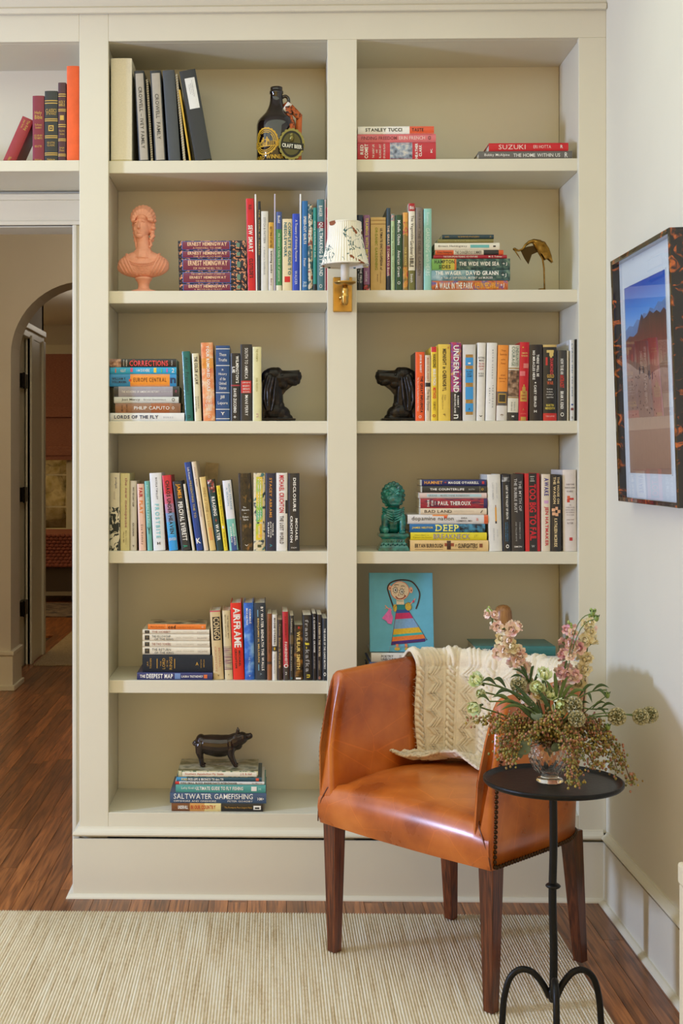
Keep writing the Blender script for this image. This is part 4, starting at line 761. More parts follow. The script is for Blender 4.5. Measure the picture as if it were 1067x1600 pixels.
B(860.6, 877.3, 741.7, 0, (36,34,36), 'black book with a blossom emblem', [('THE HOUSE ON',.03,.38,.58,.80,(226,200,150),'V',1), ('THE WAGON',.03,.38,.22,.46,(226,200,150),'V',1), ('KATHLEEN MCBRIDE',.57,.94,.3,.6,(226,200,150),'V',1)], [(.44,.48,(226,170,130),.08,.4), (.42,.46,(226,170,130),.42,.66), (.46,.50,(226,170,130),.62,.9), (.49,.53,(226,170,130),.12,.42), (.50,.54,(226,170,130),.42,.7)])
B(880, 901.5, 734, -1.2, (222,212,204), 'white book with a red leaping figure at the far right', [('EVERYONE',.17,.19,.25,.85,(110,90,90),'H'), ('WHO IS GONE',.21,.23,.15,.9,(70,60,60),'H'), ('IS HERE',.255,.275,.3,.75,(110,90,90),'H'), ('THE',.425,.44,.45,.6,(150,130,130),'H'), ('UNITED STATES',.455,.47,.2,.85,(150,130,130),'H'), ('CENTRAL AMERICA',.485,.5,.18,.88,(150,130,130),'H'), ('AND THE MAKING',.515,.53,.2,.85,(150,130,130),'H'), ('OF A CRISIS',.545,.56,.25,.8,(150,130,130),'H'), ('JONATHAN',.605,.625,.25,.8,(130,110,110),'H'), ('BLITZER',.645,.665,.3,.75,(130,110,110),'H')], [(.32,.36,(214,100,60),.32,.52), (.345,.37,(200,60,50),.45,.8), (.36,.40,(200,70,50),.3,.5), (.83,.87,(190,50,50),.45,.68)], Y=.04)

# ======================= left bay, fifth shelf
z = SH[5][0]; W_ = 'on the fifth left shelf'; g = 'pile of lying books on the fifth left shelf'
CR = (226,216,194)
def fant(xl, xr, a, b_, o, l1, col, l2=None):
    tx = [(l1, .14, .42, .3 if not l2 else .52, .72 if not l2 else .86, col)] + ([(l2, .18, .46, .12, .42, col)] if l2 else []) + [('J.R.R. TOLKIEN', .50, .76, .35, .6, (200,190,170)), ('BALLANTINE', .82, .96, .35, .6, (180,166,150)), ('T', .06, .08, .35, .65, (170,150,100))]
    return (xl, xr, a, b_, CR, o, tx, [(.035,.105,(50,46,44),.16,.84)], dict(hard=False))
stack(z, W_, g, [
 (214,332,1052.5,1063.8,(42,48,104),'bottom navy ocean-map book', [('THE',.04,.11,.3,.72,W,'V',1), ('DEEPEST MAP',.125,.475,.22,.85,W,'V',1), ('LAURA TRETHEWEY',.59,.875,.35,.65,W,'V',1)], [(.50,.575,(110,140,190),.15,.9), (.885,.93,(222,110,60),.25,.75)], dict(Y=.03, dp=.175)),
 (222.5,332,1025.5,1052,NAVYCL,'very thick black clothbound volume with gold lettering', [('J.R.R.',.065,.09,.35,.65,GOLD,'H'), ('TOLKIEN',.105,.13,.2,.8,GOLD,'H'), ('THE',.255,.27,.35,.65,GOLD,'H'), ('LORD',.285,.325,.18,.82,GOLD,'H'), ('OF THE',.345,.365,.3,.7,GOLD,'H'), ('RINGS',.385,.425,.15,.9,GOLD,'H'), ('A',.76,.80,.4,.6,GOLD,'V',1), ('HOUGHTON',.83,.845,.25,.75,GOLD,'H'), ('MIFFLIN',.87,.885,.3,.75,GOLD,'H')], [(.205,.215,GOLD,.22,.78), (.455,.465,GOLD,.22,.78)], dict(Y=.04)),
 fant(222.5,328,1013,1024.6,'fourth cream fantasy paperback, lowest of the set','THE RETURN',(110,110,106),'OF THE KING'),
 fant(222.5,327.5,1003,1012.4,'third cream fantasy paperback of the set','THE TWO TOWERS',(160,96,84)),
 fant(222.5,327,992,1002.6,'second cream fantasy paperback of the set','THE FELLOWSHIP',(110,110,106),'OF THE RING'),
 fant(222.5,327,984.6,991.6,'uppermost cream fantasy paperback of the set','THE HOBBIT',(160,96,84)),
 (231,321.5,974.6,982.8,(236,126,44),'topmost orange-spined fishing paperback', [('Mark Kurlansky',.05,.28,.3,.65,(150,70,20)), ('cod',.35,.48,.15,.85,(70,40,20),'V',1), ('A biography of the fish that',.50,.80,.3,.6,(170,80,30)), ('O',.93,.96,.35,.65,W)], [(.315,.32,(250,200,150))], dict(hard=False, side=ramp_mat('fish_market_cover', [(.38,(40,50,46)), (.48,(196,178,140)), (.6,(120,96,66)), (.72,(52,62,58))], 18, .4)))], Y=.045)
g = 'upright books on the fifth left shelf'
B(333.5, 350, 954, -6, (214,190,142), 'tan thriller with a black arched emblem', [('CONGO',.10,.42,.28,.86,(214,190,142),'V',1), ('MICHAEL',.54,.83,.6,.80,(196,140,110)), ('CRICHTON',.52,.88,.24,.44,(196,140,110)), ('Y',.93,.95,.4,.6,K,'H')], [(.09,.43,(40,38,36),.2,.9), (0,.015,(200,60,90))], Y=.04)
B(351.5, 364, 954, -4.5, (214,196,152), 'tan thriller with thin coloured stripes', [('THE TERMINAL MAN',.07,.40,.56,.74,(110,90,60)), ('MICHAEL CRICHTON',.06,.38,.26,.42,(110,90,60)), ('Y',.92,.94,.4,.6,K,'H')], [(.52,.86,STRIPES)], Y=.04)
B(364.5, 382, 942, -5, (226,44,30), 'tall bright red thriller with big white capitals', [('AIRFRAME',.06,.58,.22,.86,W,'V',1,.05), ('MICHAEL',.62,.83,.56,.74,K,'V',1), ('CRICHTON',.60,.85,.22,.40,K,'V',1)], Y=.04)
B(382.5, 398, 942, -2.2, BLUEFACE, 'tall blue book with a blue portrait', [('CORMAC',.08,.27,.55,.75,W,'V',1), ('MCCARTHY',.07,.29,.24,.42,W,'V',1), ('THE PASSENGER',.70,.9,.4,.6,(170,200,230)), ('Y',.94,.96,.4,.6,W,'H')], Y=.04)
B(398.6, 417, 942, -2.2, (44,56,68), 'tall slate book with white and gold titles', [('BY WATER BENEATH THE WALLS',.05,.88,.58,.80,W,'V',1), ('BENJAMIN H. MILLIGAN',.20,.77,.24,.42,(214,180,110),'V',1), ('A',.91,.94,.4,.6,(130,150,160))], [(.09,.18,(110,160,190),.28,.36), (.80,.88,(110,160,190),.28,.36)], Y=.04)
B(417.3, 424.6, 959, 0, (140,80,40), 'russet slim book', [('ESCAPE FROM CAMP',.08,.6,.3,.65,(90,46,20))], [(.72,.76,(70,50,40)), (.76,1,(150,90,50))], hard=False)
B(425, 433, 960.5, 0, (224,220,210), 'white slim book with a small dark square', [('MAGGIE O’FARRELL',.05,.46,.3,.7,(70,66,64),'V',1), ('THE MARRIAGE',.6,.9,.3,.6,(170,166,160))], [(.48,.56,(60,54,40)), (.50,.54,(220,180,60),.35,.65)], hard=False)
B(433.4, 441, 968.5, 0, (60,44,36), 'short dark brown book', [('Between the World and Me',.3,.80,.25,.7,(206,170,110)), ('Coates',.07,.26,.3,.7,(180,150,110))], hard=False)
B(442.7, 452, 956, -1.8, (190,40,50), 'red book with a charcoal foot and round badge', [('RAY BRADBURY',.07,.38,.4,.64,(110,24,30),'V',1), ('FAHRENHEIT',.44,.76,.3,.75,(234,220,210),'V',1), ('O',.76,.82,.1,.9,W,'V',1), ('n',.88,.92,.35,.6,W)], [(.80,1,(64,60,56))], hard=False)
B(452.3, 459, 962, 0, (58,54,48), 'dark slim book with a tan band', [('Humans',.05,.26,.3,.7,(206,196,170)), ('from the roots',.48,.85,.3,.65,(196,186,160)), ('o',.95,.98,.35,.65,(60,170,190))], [(.30,.44,(110,90,60))], hard=False)
B(459.4, 473, 976.5, 0, SMOKE, 'short smoky-print paperback with gold letters', [('WILBUR SMITH',.12,.80,.3,.7,(226,196,110),'V',1)], [(.95,.98,W,.2,.8), (.03,.07,(190,50,40),.45,.65)], hard=False)
B(474.4, 488, 961, -1.5, (38,36,34), 'broad black paperback with a big grey lowercase title', [('franz',.07,.40,.24,.66,(150,148,146),'V',1), ('j.',.41,.52,.2,.7,(226,206,60),'V',1), ('kafka',.53,.87,.24,.72,(150,148,146),'V',1), ('n',.91,.96,.35,.75,(206,186,60),'V',1)], hard=False, pages=PAGE)
B(488.4, 495, 959, -.8, (36,32,30), 'slim black paperback', [('A CLOCKWORK ORANGE',.05,.58,.3,.68,W,'V',1), ('BURGESS',.64,.82,.3,.6,(180,170,160))], hard=False)
B(495.3, 503, 960.5, 0, (48,40,36), 'slim brown-black paperback', [('A RAISIN IN THE WATER',.12,.64,.3,.68,(226,206,170),'V',1), ('HANSBERRY',.70,.84,.3,.6,(180,160,130)), ('o',.94,.98,.3,.7,(220,150,130))], hard=False)
B(503.4, 511.5, 966.5, 0, (44,50,56), 'dark slate paperback next to the centre stile', [('THE CURSE OF THE CADIZ MUTINY',.16,.82,.3,.66,W,'V',1), ('O',.87,.93,.25,.75,W,'V',1)], hard=False)

# ======================= right bay, fifth shelf: two low piles mostly behind the chair
W_ = 'on the fifth right shelf'; g = 'lying books behind the armchair'
ztop5 = stack(z, W_, g, [
 (576,700,1047,1063,(60,56,60),'dark book hidden low behind the armchair'),
 (577,690,1034,1046.5,(38,74,140),'blue book under the white poetry book', [('Hope in the Dark',.06,.6,.25,.75,W,'V',1)], (), dict(dp=.2)),
 (580,684,1019.5,1033.6,(218,214,206),'white poetry book under the child’s painting', [('POETRY',.15,.33,.52,.80,(60,56,54),'V'), ('UNBOUND',.15,.38,.18,.46,(60,56,54),'V'), ('PADRAIG',.42,.44,.2,.8,(140,136,130),'H'), ('O TUAMA',.47,.49,.25,.75,(140,136,130),'H')], (), dict(dp=.19))], Y=.034)
ztop5r = stack(z, W_, g, [
 (741,880,1040,1064,(70,40,44),'maroon book low in the right pile'),
 (741,874,1026,1039,(206,200,188),'white book in the right pile'),
 (742,868,1010,1025,(52,116,112),'teal book on top of the right pile', [('THE SEA',.1,.5,.3,.7,W,'V',1)], [(.2,.5,(40,60,110),.1,.9)])], Y=.06)

# ======================= left bay, bottom
z = Z6; W_ = 'on the bottom left shelf'; g = 'fishing books under the bronze pig'
YB6 = .018
FERN = ramp_mat('pale_fern_border', [(.4,(84,110,70)), (.52,(206,198,160)), (.7,(190,180,130))], 90, .5)
COVER6 = ramp_mat('trout_river_cover', [(.32,(66,74,50)), (.45,(120,116,84)), (.55,(176,170,146)), (.66,(86,96,84)), (.8,(150,140,100))], 22, .35, coat=.3)
ztop6 = stack(z, W_, g, [
 (268,411,1252.8,1265.4,(34,30,28),'bottom black and amber country book', [('UNDERHILL',.07,.18,.3,.72,W,'V',1), ('IN OUR COUNTRY',.21,.48,.28,.78,(190,70,40),'V',1), ('The Romantic Past Lingers Here',.58,.88,.35,.62,(200,150,60))], [(0,.2,(120,70,34)), (.2,.36,(206,150,80)), (.36,.54,(226,206,140)), (.895,.975,W,.25,.75), (.91,.96,K,.35,.55)]),
 (265.5,416,1236.2,1252.2,(58,84,118),'wide slate-blue saltwater fishing book', [('SALTWATER GAMEFISHING',.04,.86,.42,.92,W,'V'), ('OFFSHORE AND ONSHORE',.04,.48,.12,.30,W), ('PETER GOADBY',.60,.86,.12,.30,W), ('HM+',.91,.975,.3,.6,W)], (), dict(dp=.21)),
 (274.5,415,1223.2,1235.8,(76,158,150),'teal fly-fishing guide', [('Lefty Kreh’s',.065,.22,.38,.75,W), ('ULTIMATE GUIDE TO FLY FISHING',.225,.75,.35,.78,W,'V',1), ('M',.92,.95,.35,.7,(140,200,190))], [(.84,.90,W,.25,.8)], dict(hard=False, dp=.2)),
 (273.8,413,1218,1222.8,(222,220,214),'thin white engine parts manual with a red end', [('FORD SMALL BLOCK ENGINE PARTS INTERCHANGE',.06,.69,.2,.8,(50,50,52),'V',1), ('George',.72,.75,.3,.7,(110,110,110)), ('Jim Morris',.86,.97,.2,.75,(90,90,92))], [(0,.045,(206,40,36))], dict(hard=False, dp=.2)),
 (275.5,409,1211,1217.4,(30,76,92),'thin blue and teal pickup truck manual', [('FORD',.06,.13,.2,.8,(226,206,130),'V',1), ('PICK-UPS & BRONCO ’70 thru ’79',.14,.55,.2,.8,W,'V',1)], [(0,.12,(48,140,190)), (.93,.965,(220,80,50),.15,.85)], dict(hard=False, dp=.195)),
 (278,403,1201,1210.6,FERN,'topmost fern-patterned fishing guide under the pig', [('Southern Appalachian Fly Guide',.09,.57,.3,.7,(190,70,50)), ('J. E. B. Hall',.78,.92,.3,.7,(190,70,50))], [(.055,.985,(232,226,206),.12,.85)], dict(hard=False, dp=.165, side=COVER6))], Y=YB6)
# ---------------------------------------------------------------- clear glass that lets light through (mix of a mirror by Fresnel and clear)
def clear_glass(name, tint=(.97,.98,.97), ior=1.45, rough=0.0):
    m = bpy.data.materials.new(name); m.use_nodes = True; nt = m.node_tree; nt.nodes.clear()
    out = nd(nt, 'ShaderNodeOutputMaterial'); mx = nd(nt, 'ShaderNodeMixShader'); tr_ = nd(nt, 'ShaderNodeBsdfTransparent'); gl = nd(nt, 'ShaderNodeBsdfGlossy'); fr = nd(nt, 'ShaderNodeFresnel')
    fr.inputs['IOR'].default_value = ior; tr_.inputs['Color'].default_value = (*tint, 1); gl.inputs['Roughness'].default_value = rough
    nt.links.new(fr.outputs[0], mx.inputs[0]); nt.links.new(tr_.outputs[0], mx.inputs[1]); nt.links.new(gl.outputs[0], mx.inputs[2]); nt.links.new(mx.outputs[0], out.inputs[0])
    return m
PICGLASS = clear_glass('picture_glass', ior=1.32)

# ---------------------------------------------------------------- rug
def rug_mat():
    m = bpy.data.materials.new('woven_rug'); m.use_nodes = True; nt = m.node_tree; b = nt.nodes['Principled BSDF']
    tc = nd(nt, 'ShaderNodeTexCoord'); sp = nd(nt, 'ShaderNodeSeparateXYZ'); nt.links.new(tc.outputs['Object'], sp.inputs[0])
    def math_(op, a, bv=None, c=None):
        n = nd(nt, 'ShaderNodeMath', operation=op)
        for i, v in enumerate((a, bv, c)):
            if v is None: continue
            if isinstance(v, (int, float)): n.inputs[i].default_value = v
            else: nt.links.new(v, n.inputs[i])
        return n.outputs[0]
    rib = math_('FLOOR', math_('DIVIDE', sp.outputs[0], .0075))
    ph = math_('MULTIPLY', rib, 2.4)
    st = math_('SINE', math_('ADD', math_('MULTIPLY', sp.outputs[1], 2*PI/.0068), ph))         # stitches along each rib
    cmb = nd(nt, 'ShaderNodeCombineXYZ'); nt.links.new(rib, cmb.inputs[0]); nt.links.new(math_('MULTIPLY', sp.outputs[1], 3.0), cmb.inputs[1])
    wn = nd(nt, 'ShaderNodeTexNoise'); wn.inputs['Scale'].default_value = .9; wn.inputs['Detail'].default_value = 3; nt.links.new(cmb.outputs[0], wn.inputs['Vector'])
    nz = nd(nt, 'ShaderNodeTexNoise'); nz.inputs['Scale'].default_value = 90; nz.inputs['Detail'].default_value = 3; nt.links.new(tc.outputs['Object'], nz.inputs['Vector'])
    v = math_('ADD', math_('MULTIPLY', st, .13), math_('MULTIPLY', wn.outputs['Fac'], 1.15)); v = math_('ADD', v, math_('MULTIPLY', nz.outputs['Fac'], .55)); v = math_('SUBTRACT', v, .42)
    cr = nd(nt, 'ShaderNodeValToRGB'); el = cr.color_ramp.elements; el.new(.5)
    for e, (p, c) in zip(el, [(.08,(188,160,116)), (.34,(236,219,186)), (.72,(250,242,222))]): e.position = p; e.color = (*lin(c), 1)
    nt.links.new(v, cr.inputs[0]); nt.links.new(cr.outputs[0], b.inputs['Base Color']); b.inputs['Roughness'].default_value = .9; b.inputs['Specular IOR Level'].default_value = .15
    bp = nd(nt, 'ShaderNodeBump'); bp.inputs['Strength'].default_value = .6; bp.inputs['Distance'].default_value = .002; nt.links.new(st, bp.inputs['Height']); nt.links.new(bp.outputs[0], b.inputs['Normal'])
    return m
RX0, RX1, RY0, RY1 = -1.7, .802, -3.1, -.157
b = MB(); rows = []
x = 0.0; prof = []
while x < RX1 - RX0 - .0075:
    prof += [(x + .0008, .0062), (x + .0026, .0094), (x + .005, .0094), (x + .0068, .0062)]; x += .0075
prof = [(0, 0.0005), (.0, .006)] + prof + [(x, .006), (x, .0005)]
ys = [0, .004] + [(RY1 - RY0)*i/10 for i in range(1, 10)] + [RY1 - RY0 - .004, RY1 - RY0]
ring = [[(px_, yy, pz_ * (.6 if i in (0, len(ys)-1) else 1)) for px_, pz_ in prof] for i, yy in enumerate(ys)]
b.rings(ring, rug_mat(), True, True)
rug = b.build('woven_rug', label='beige ribbed woven rug under the leather armchair', category='rug'); rug.location = (RX0, RY0, 0)
RUGZ = .0094

# ---------------------------------------------------------------- wall sconce on the centre stile
BRASS = mat((198,158,84), .28, .95, noise=.06, scale=60, name='brushed_brass')
CANDLE = mat((232,226,208), .5, name='candle_sleeve')
sx = PX(535, 0)
scn = thing('wall_sconce', 'brass wall sconce with a pleated patterned shade on the centre stile', 'sconce', (sx, 0, 0))
def sz(py, Y=-.05): return PZ(py, Y, 537)
b = MB(); b.box(-.0290, .0290, -.012, -.0005, PZ(488, 0, 535), PZ(433.5, 0, 535), BRASS); b.build('backplate', scn, bevel=.003)
b = MB(); YS = -.105; dxs = PX(539, YS) - sx
zb_ = sz(470, -.05)
b.tube([(0, -.012, zb_), (0, -.05, zb_), (dxs*.8, -.085, zb_ + .002), (dxs, YS, zb_ + .006), (dxs, YS, sz(446, YS))], .0075, BRASS, n=14)
b.lathe([(.0, -.02), (.006, -.019), (.0095, -.012), (.0095, 0), (.011, .004), (.011, .010), (.008, .013), (.0095, .018), (.0095, .030), (.006, .034)], BRASS, (dxs, YS, zb_), 20)
b.tube([(-.011, -.03, zb_ + .012), (.011, -.03, zb_ + .012)], .005, BRASS, n=12); b.build('arm', scn)
b = MB(); zd = sz(443, YS); b.lathe([(.008, -.006), (.02, -.005), (.031, .001), (.033, .004), (.031, .005), (.02, .0), (.01, -.001)], BRASS, (dxs, YS, zd), 32); b.build('drip_dish', scn)
b = MB(); b.lathe([(.0125, 0), (.0125, sz(404, YS) - zd), (.0, sz(404, YS) - zd)], CANDLE, (dxs, YS, zd), 20); b.build('candle_sleeve', scn)
b = MB(); b.tube([(dxs, YS, sz(404, YS)), (dxs, YS, sz(352, YS))], .003, BRASS, n=8); b.lathe([(.002, 0), (.016, .006), (.016, .03), (.004, .045)], mat((240,236,225), .3), (dxs, YS, sz(402, YS)), 16); b.build('lamp_holder', scn)
def shade_mat():
    m = bpy.data.materials.new('patterned_pleated_linen'); m.use_nodes = True; nt = m.node_tree; bs = nt.nodes['Principled BSDF']
    tc = nd(nt, 'ShaderNodeTexCoord'); mp = nd(nt, 'ShaderNodeMapping'); mp.inputs['Location'].default_value = (.31, .12, .06); nt.links.new(tc.outputs['Object'], mp.inputs[0])
    def ns(sc_, d, loc=None):
        n = nd(nt, 'ShaderNodeTexNoise'); n.inputs['Scale'].default_value = sc_; n.inputs['Detail'].default_value = d; n.inputs['Distortion'].default_value = .8; nt.links.new(mp.outputs[0], n.inputs['Vector']); return n.outputs['Fac']
    def rmp(src, stops):
        c = nd(nt, 'ShaderNodeValToRGB'); c.color_ramp.interpolation = 'CONSTANT'; el = c.color_ramp.elements
        while len(el) < len(stops): el.new(.5)
        for e, (p, v) in zip(el, stops): e.position = p; e.color = (v, v, v, 1)
        nt.links.new(src, c.inputs[0]); return c.outputs[0]
    vine = rmp(ns(26, 2), [(0,0), (.475,1), (.515,0)]); where_ = rmp(ns(13, 1), [(0,0), (.52,1)]); blot = rmp(ns(17, 0.5), [(0,0), (.66,1)])
    mu = nd(nt, 'ShaderNodeMath', operation='MULTIPLY'); nt.links.new(vine, mu.inputs[0]); nt.links.new(where_, mu.inputs[1])
    m1 = nd(nt, 'ShaderNodeMix', data_type='RGBA'); m1.inputs[6].default_value = (*lin((232,226,208)), 1); m1.inputs[7].default_value = (*lin((70,100,96)), 1); nt.links.new(mu.outputs[0], m1.inputs[0])
    m2 = nd(nt, 'ShaderNodeMix', data_type='RGBA'); m2.inputs[7].default_value = (*lin((140,80,48)), 1); nt.links.new(m1.outputs[2], m2.inputs[6]); nt.links.new(blot, m2.inputs[0])
    nt.links.new(m2.outputs[2], bs.inputs['Base Color']); bs.inputs['Roughness'].default_value = .85
    return m
LINEN = shade_mat(); WHITE = mat((236,232,224), .7)
zs0, zs1 = sz(414, YS), sz(348.5, YS); r0, r1 = .0685, .0465; NP = 48
def pleat(an, zz): return 1 + .022*math.cos(NP*an)
b = MB(); n = NP*4; rs = []
for i in range(9):
    t = i/8; r = lerp(r0, r1, t) - .004*math.sin(PI*t)
    rs.append([(dxs + r*pleat(2*PI*j/n, 0)*math.cos(2*PI*j/n), YS + r*pleat(2*PI*j/n, 0)*math.sin(2*PI*j/n), lerp(zs0, zs1, t)) for j in range(n)])
b.rings(rs, LINEN, False); sh_ = b.build('lamp_shade', scn)
b = MB(); rs = [[(dxs + (lerp(r0, r1, i/4) - .0045)*math.cos(2*PI*j/40), YS + (lerp(r0, r1, i/4) - .0045)*math.sin(2*PI*j/40), lerp(zs0 + .001, zs1, i/4)) for j in range(40)] for i in range(5)]
b.rings(rs, WHITE, False); b.build('shade_lining', scn, fix=False)
def torus_pts(r, z, n=48): return [(dxs + r*math.cos(2*PI*j/n), YS + r*math.sin(2*PI*j/n), z) for j in range(n+1)]
for rr0, zz0, ww0 in ((r0, zs0, .0028), (r1, zs1, .0024)): b = MB(); b.tube(torus_pts(rr0 - .001, zz0), ww0, LINEN, n=8, caps=False); b.build('shade_trim', sh_)
b = MB()
for k in range(3): b.tube([(dxs, YS, zs1 - .01), (dxs + r1*math.cos(k*2.1), YS + r1*math.sin(k*2.1), zs1 - .002)], .0012, BRASS, n=5)
b.build('shade_spider', scn)

# ---------------------------------------------------------------- framed photograph on the right wall
TORT = ramp_mat('tortoiseshell', [(.0,(14,10,9)), (.55,(24,15,11)), (.6,(104,48,16)), (.68,(196,98,34)), (.74,(60,26,12))], 34, .16, detail=2.5, coat=.6, dist=1.2)
pc = thing('framed_photograph', 'desert photograph in a deep tortoiseshell frame on the right wall', 'picture', (XWR - .0425, 0, 1.2))
pc.rotation_euler = (0, -math.atan(.022/.662), 0)
y0, y1, H = -.842, -.300, .662; bw = .013; TH_ = .040
def pbox(name, x0, x1, ya, yb_, z0, z1, m, bevel=.002, parent=pc):
    b = MB(); b.box(x0, x1, ya, yb_, z0, z1, m); return b.build(name, parent, bevel=bevel)
pbox('frame_bar', 0, TH_, y0, y0 + bw, 0, H, TORT); pbox('frame_bar', 0, TH_, y1 - bw, y1, 0, H, TORT)
pbox('frame_bar', 0, TH_, y0 + bw, y1 - bw, 0, bw, TORT); pbox('frame_bar', 0, TH_, y0 + bw, y1 - bw, H - bw, H, TORT)
MATB = mat((226,226,222), .8, name='mount_board')
PY0, PY1, PZ0, PZ1 = -.735, -.362, .078, .578
pbox('mount_board', .021, .024, y0 + bw, y1 - bw, bw, H - bw, MATB, 0)
def grad_mat(name, stops, z0, z1, noise=0.0, sc=20, stretch=(1,1,1)):
    m = bpy.data.materials.new(name); m.use_nodes = True; nt = m.node_tree; bs = nt.nodes['Principled BSDF']
    tc = nd(nt, 'ShaderNodeTexCoord'); sp = nd(nt, 'ShaderNodeSeparateXYZ'); nt.links.new(tc.outputs['Object'], sp.inputs[0])
    r = nd(nt, 'ShaderNodeMapRange'); r.inputs['From Min'].default_value = z0; r.inputs['From Max'].default_value = z1; nt.links.new(sp.outputs[2], r.inputs[0]); src = r.outputs[0]
    if noise:
        mp = nd(nt, 'ShaderNodeMapping'); mp.inputs['Scale'].default_value = stretch; nt.links.new(tc.outputs['Object'], mp.inputs[0])
        nz = nd(nt, 'ShaderNodeTexNoise'); nz.inputs['Scale'].default_value = sc; nz.inputs['Detail'].default_value = 5; nt.links.new(mp.outputs[0], nz.inputs['Vector'])
        ma = nd(nt, 'ShaderNodeMath', operation='MULTIPLY_ADD'); ma.inputs[1].default_value = noise; nt.links.new(nz.outputs['Fac'], ma.inputs[0]); nt.links.new(src, ma.inputs[2])
        sb = nd(nt, 'ShaderNodeMath', operation='SUBTRACT'); sb.inputs[1].default_value = noise*.5; nt.links.new(ma.outputs[0], sb.inputs[0]); src = sb.outputs[0]
    cr = nd(nt, 'ShaderNodeValToRGB'); el = cr.color_ramp.elements
    while len(el) < len(stops): el.new(.5)
    for e, (p, c) in zip(el, stops): e.position = p; e.color = (*lin(c), 1)
    nt.links.new(src, cr.inputs[0]); nt.links.new(cr.outputs[0], bs.inputs['Base Color']); bs.inputs['Roughness'].default_value = .5
    return m
def yz_poly(mb, pts, x, m): mb.add([(x, y, z) for y, z in pts], [tuple(range(len(pts)))], m)
hP = PZ1 - PZ0
def fy(t): return lerp(PY1, PY0, t)          # t from the far side (left in view) to the near side
def fz(t): return lerp(PZ0, PZ1, t)
b = MB()
yz_poly(b, [(PY0, PZ0), (PY1, PZ0), (PY1, PZ1), (PY0, PZ1)], .0205, grad_mat('photo_sky', [(0,(150,190,226)), (.35,(100,160,220)), (1,(28,70,170))], fz(.76), PZ1))
rnd = random.Random(5)
mt = [(0,.77),(.1,.79),(.2,.78),(.3,.81),(.38,.80),(.47,.83),(.55,.82),(.63,.845),(.72,.83),(.82,.86),(.9,.85),(1,.87)]
yz_poly(b, [(fy(0), fz(.6))] + [(fy(t), fz(v)) for t, v in mt] + [(fy(1), fz(.6))], .0202, mat((112,138,176), .5, noise=.12, scale=40))
yz_poly(b, [(fy(0), fz(.3)), (fy(0), fz(.66)), (fy(.5), fz(.66)), (fy(1), fz(.68)), (fy(1), fz(.3))], .0200, mat((150,112,88), .5, noise=.15, scale=50))
cl = [(0,.715),(.1,.735),(.2,.725),(.3,.74),(.36,.79),(.42,.83),(.47,.80),(.55,.81),(.62,.83),(.7,.81),(.78,.82),(.86,.80),(.94,.82),(1,.80)]
lo = [(1,.60),(.9,.56),(.75,.54),(.6,.56),(.45,.55),(.3,.58),(.15,.6),(0,.62)]
yz_poly(b, [(fy(t), fz(v)) for t, v in cl] + [(fy(t), fz(v)) for t, v in lo], .0198, grad_mat('photo_cliffs', [(0,(176,136,106)), (.25,(150,80,66)), (.5,(128,70,58)), (.8,(104,66,54)), (1,(84,58,50))], fz(.54), fz(.83), .9, 16, (1,5,.7)))
sa = [(0,.60),(.12,.58),(.25,.55),(.4,.53),(.55,.50),(.7,.52),(.85,.53),(1,.52)]
yz_poly(b, [(fy(0), PZ0)] + [(fy(t), fz(v)) for t, v in sa] + [(fy(1), PZ0)], .0196, grad_mat('photo_sand', [(0,(168,128,102)), (.4,(186,146,118)), (.7,(164,126,104)), (1,(200,166,140))], PZ0, fz(.6), .35, 40, (1,2,1)))
for i in range(46):                            # footprints and walkers
    t = .12 + rnd.random()*.6; v = .3 + rnd.random()*.22; s_ = .004 + .004*(.52 - v)
    yz_poly(b, [(fy(t) - s_, fz(v)), (fy(t), fz(v) - s_*.7), (fy(t) + s_, fz(v)), (fy(t), fz(v) + s_*.6)], .0194, mat((112,82,66), .6))
for t, v in ((.33,.52),(.42,.52),(.56,.49),(.64,.48)):
    yz_poly(b, [(fy(t) - .0028, fz(v)), (fy(t) + .0028, fz(v)), (fy(t) + .0028, fz(v) + .019), (fy(t) - .0028, fz(v) + .019)], .0193, mat((60,62,74), .6))
b.build('photo_print', pc, kind='stuff')
b = MB()
for a, c, d_, e in ((PY0-.004, PY1+.004, PZ0-.004, PZ0), (PY0-.004, PY1+.004, PZ1, PZ1+.004), (PY0-.004, PY0, PZ0, PZ1), (PY1, PY1+.004, PZ0, PZ1)): b.box(.0192, .0212, a, c, d_, e, MATB)
b.build('mount_bevel', pc)
b = MB(); b.add([(.0145, y0 + bw, bw), (.0145, y0 + bw, H - bw), (.0145, y1 - bw, H - bw), (.0145, y1 - bw, bw)], [(0,1,2,3)], PICGLASS); gp = b.build('glass_pane', pc, fix=False)

# ---------------------------------------------------------------- cream cabinet at the right edge
cx0 = PX(1058.5, -1.25)
cb = thing('low_cabinet', 'corner of a cream painted low cabinet at the right edge', 'cabinet', (0,0,0))
zt_ = PZ(1346, -1.25, 1060)
CABP = mat((226,212,178), .45, name='cabinet_cream')
b = MB(); b.box(cx0 + .003, XWR - .035, -1.75, -1.25, .0, zt_ - .045, CABP); b.build('cabinet_body', cb, bevel=.003)
b = MB(); b.box(cx0, XWR - .032, -1.78, -1.247, zt_ - .045, zt_, CABP); b.build('cabinet_top', cb, bevel=.006)
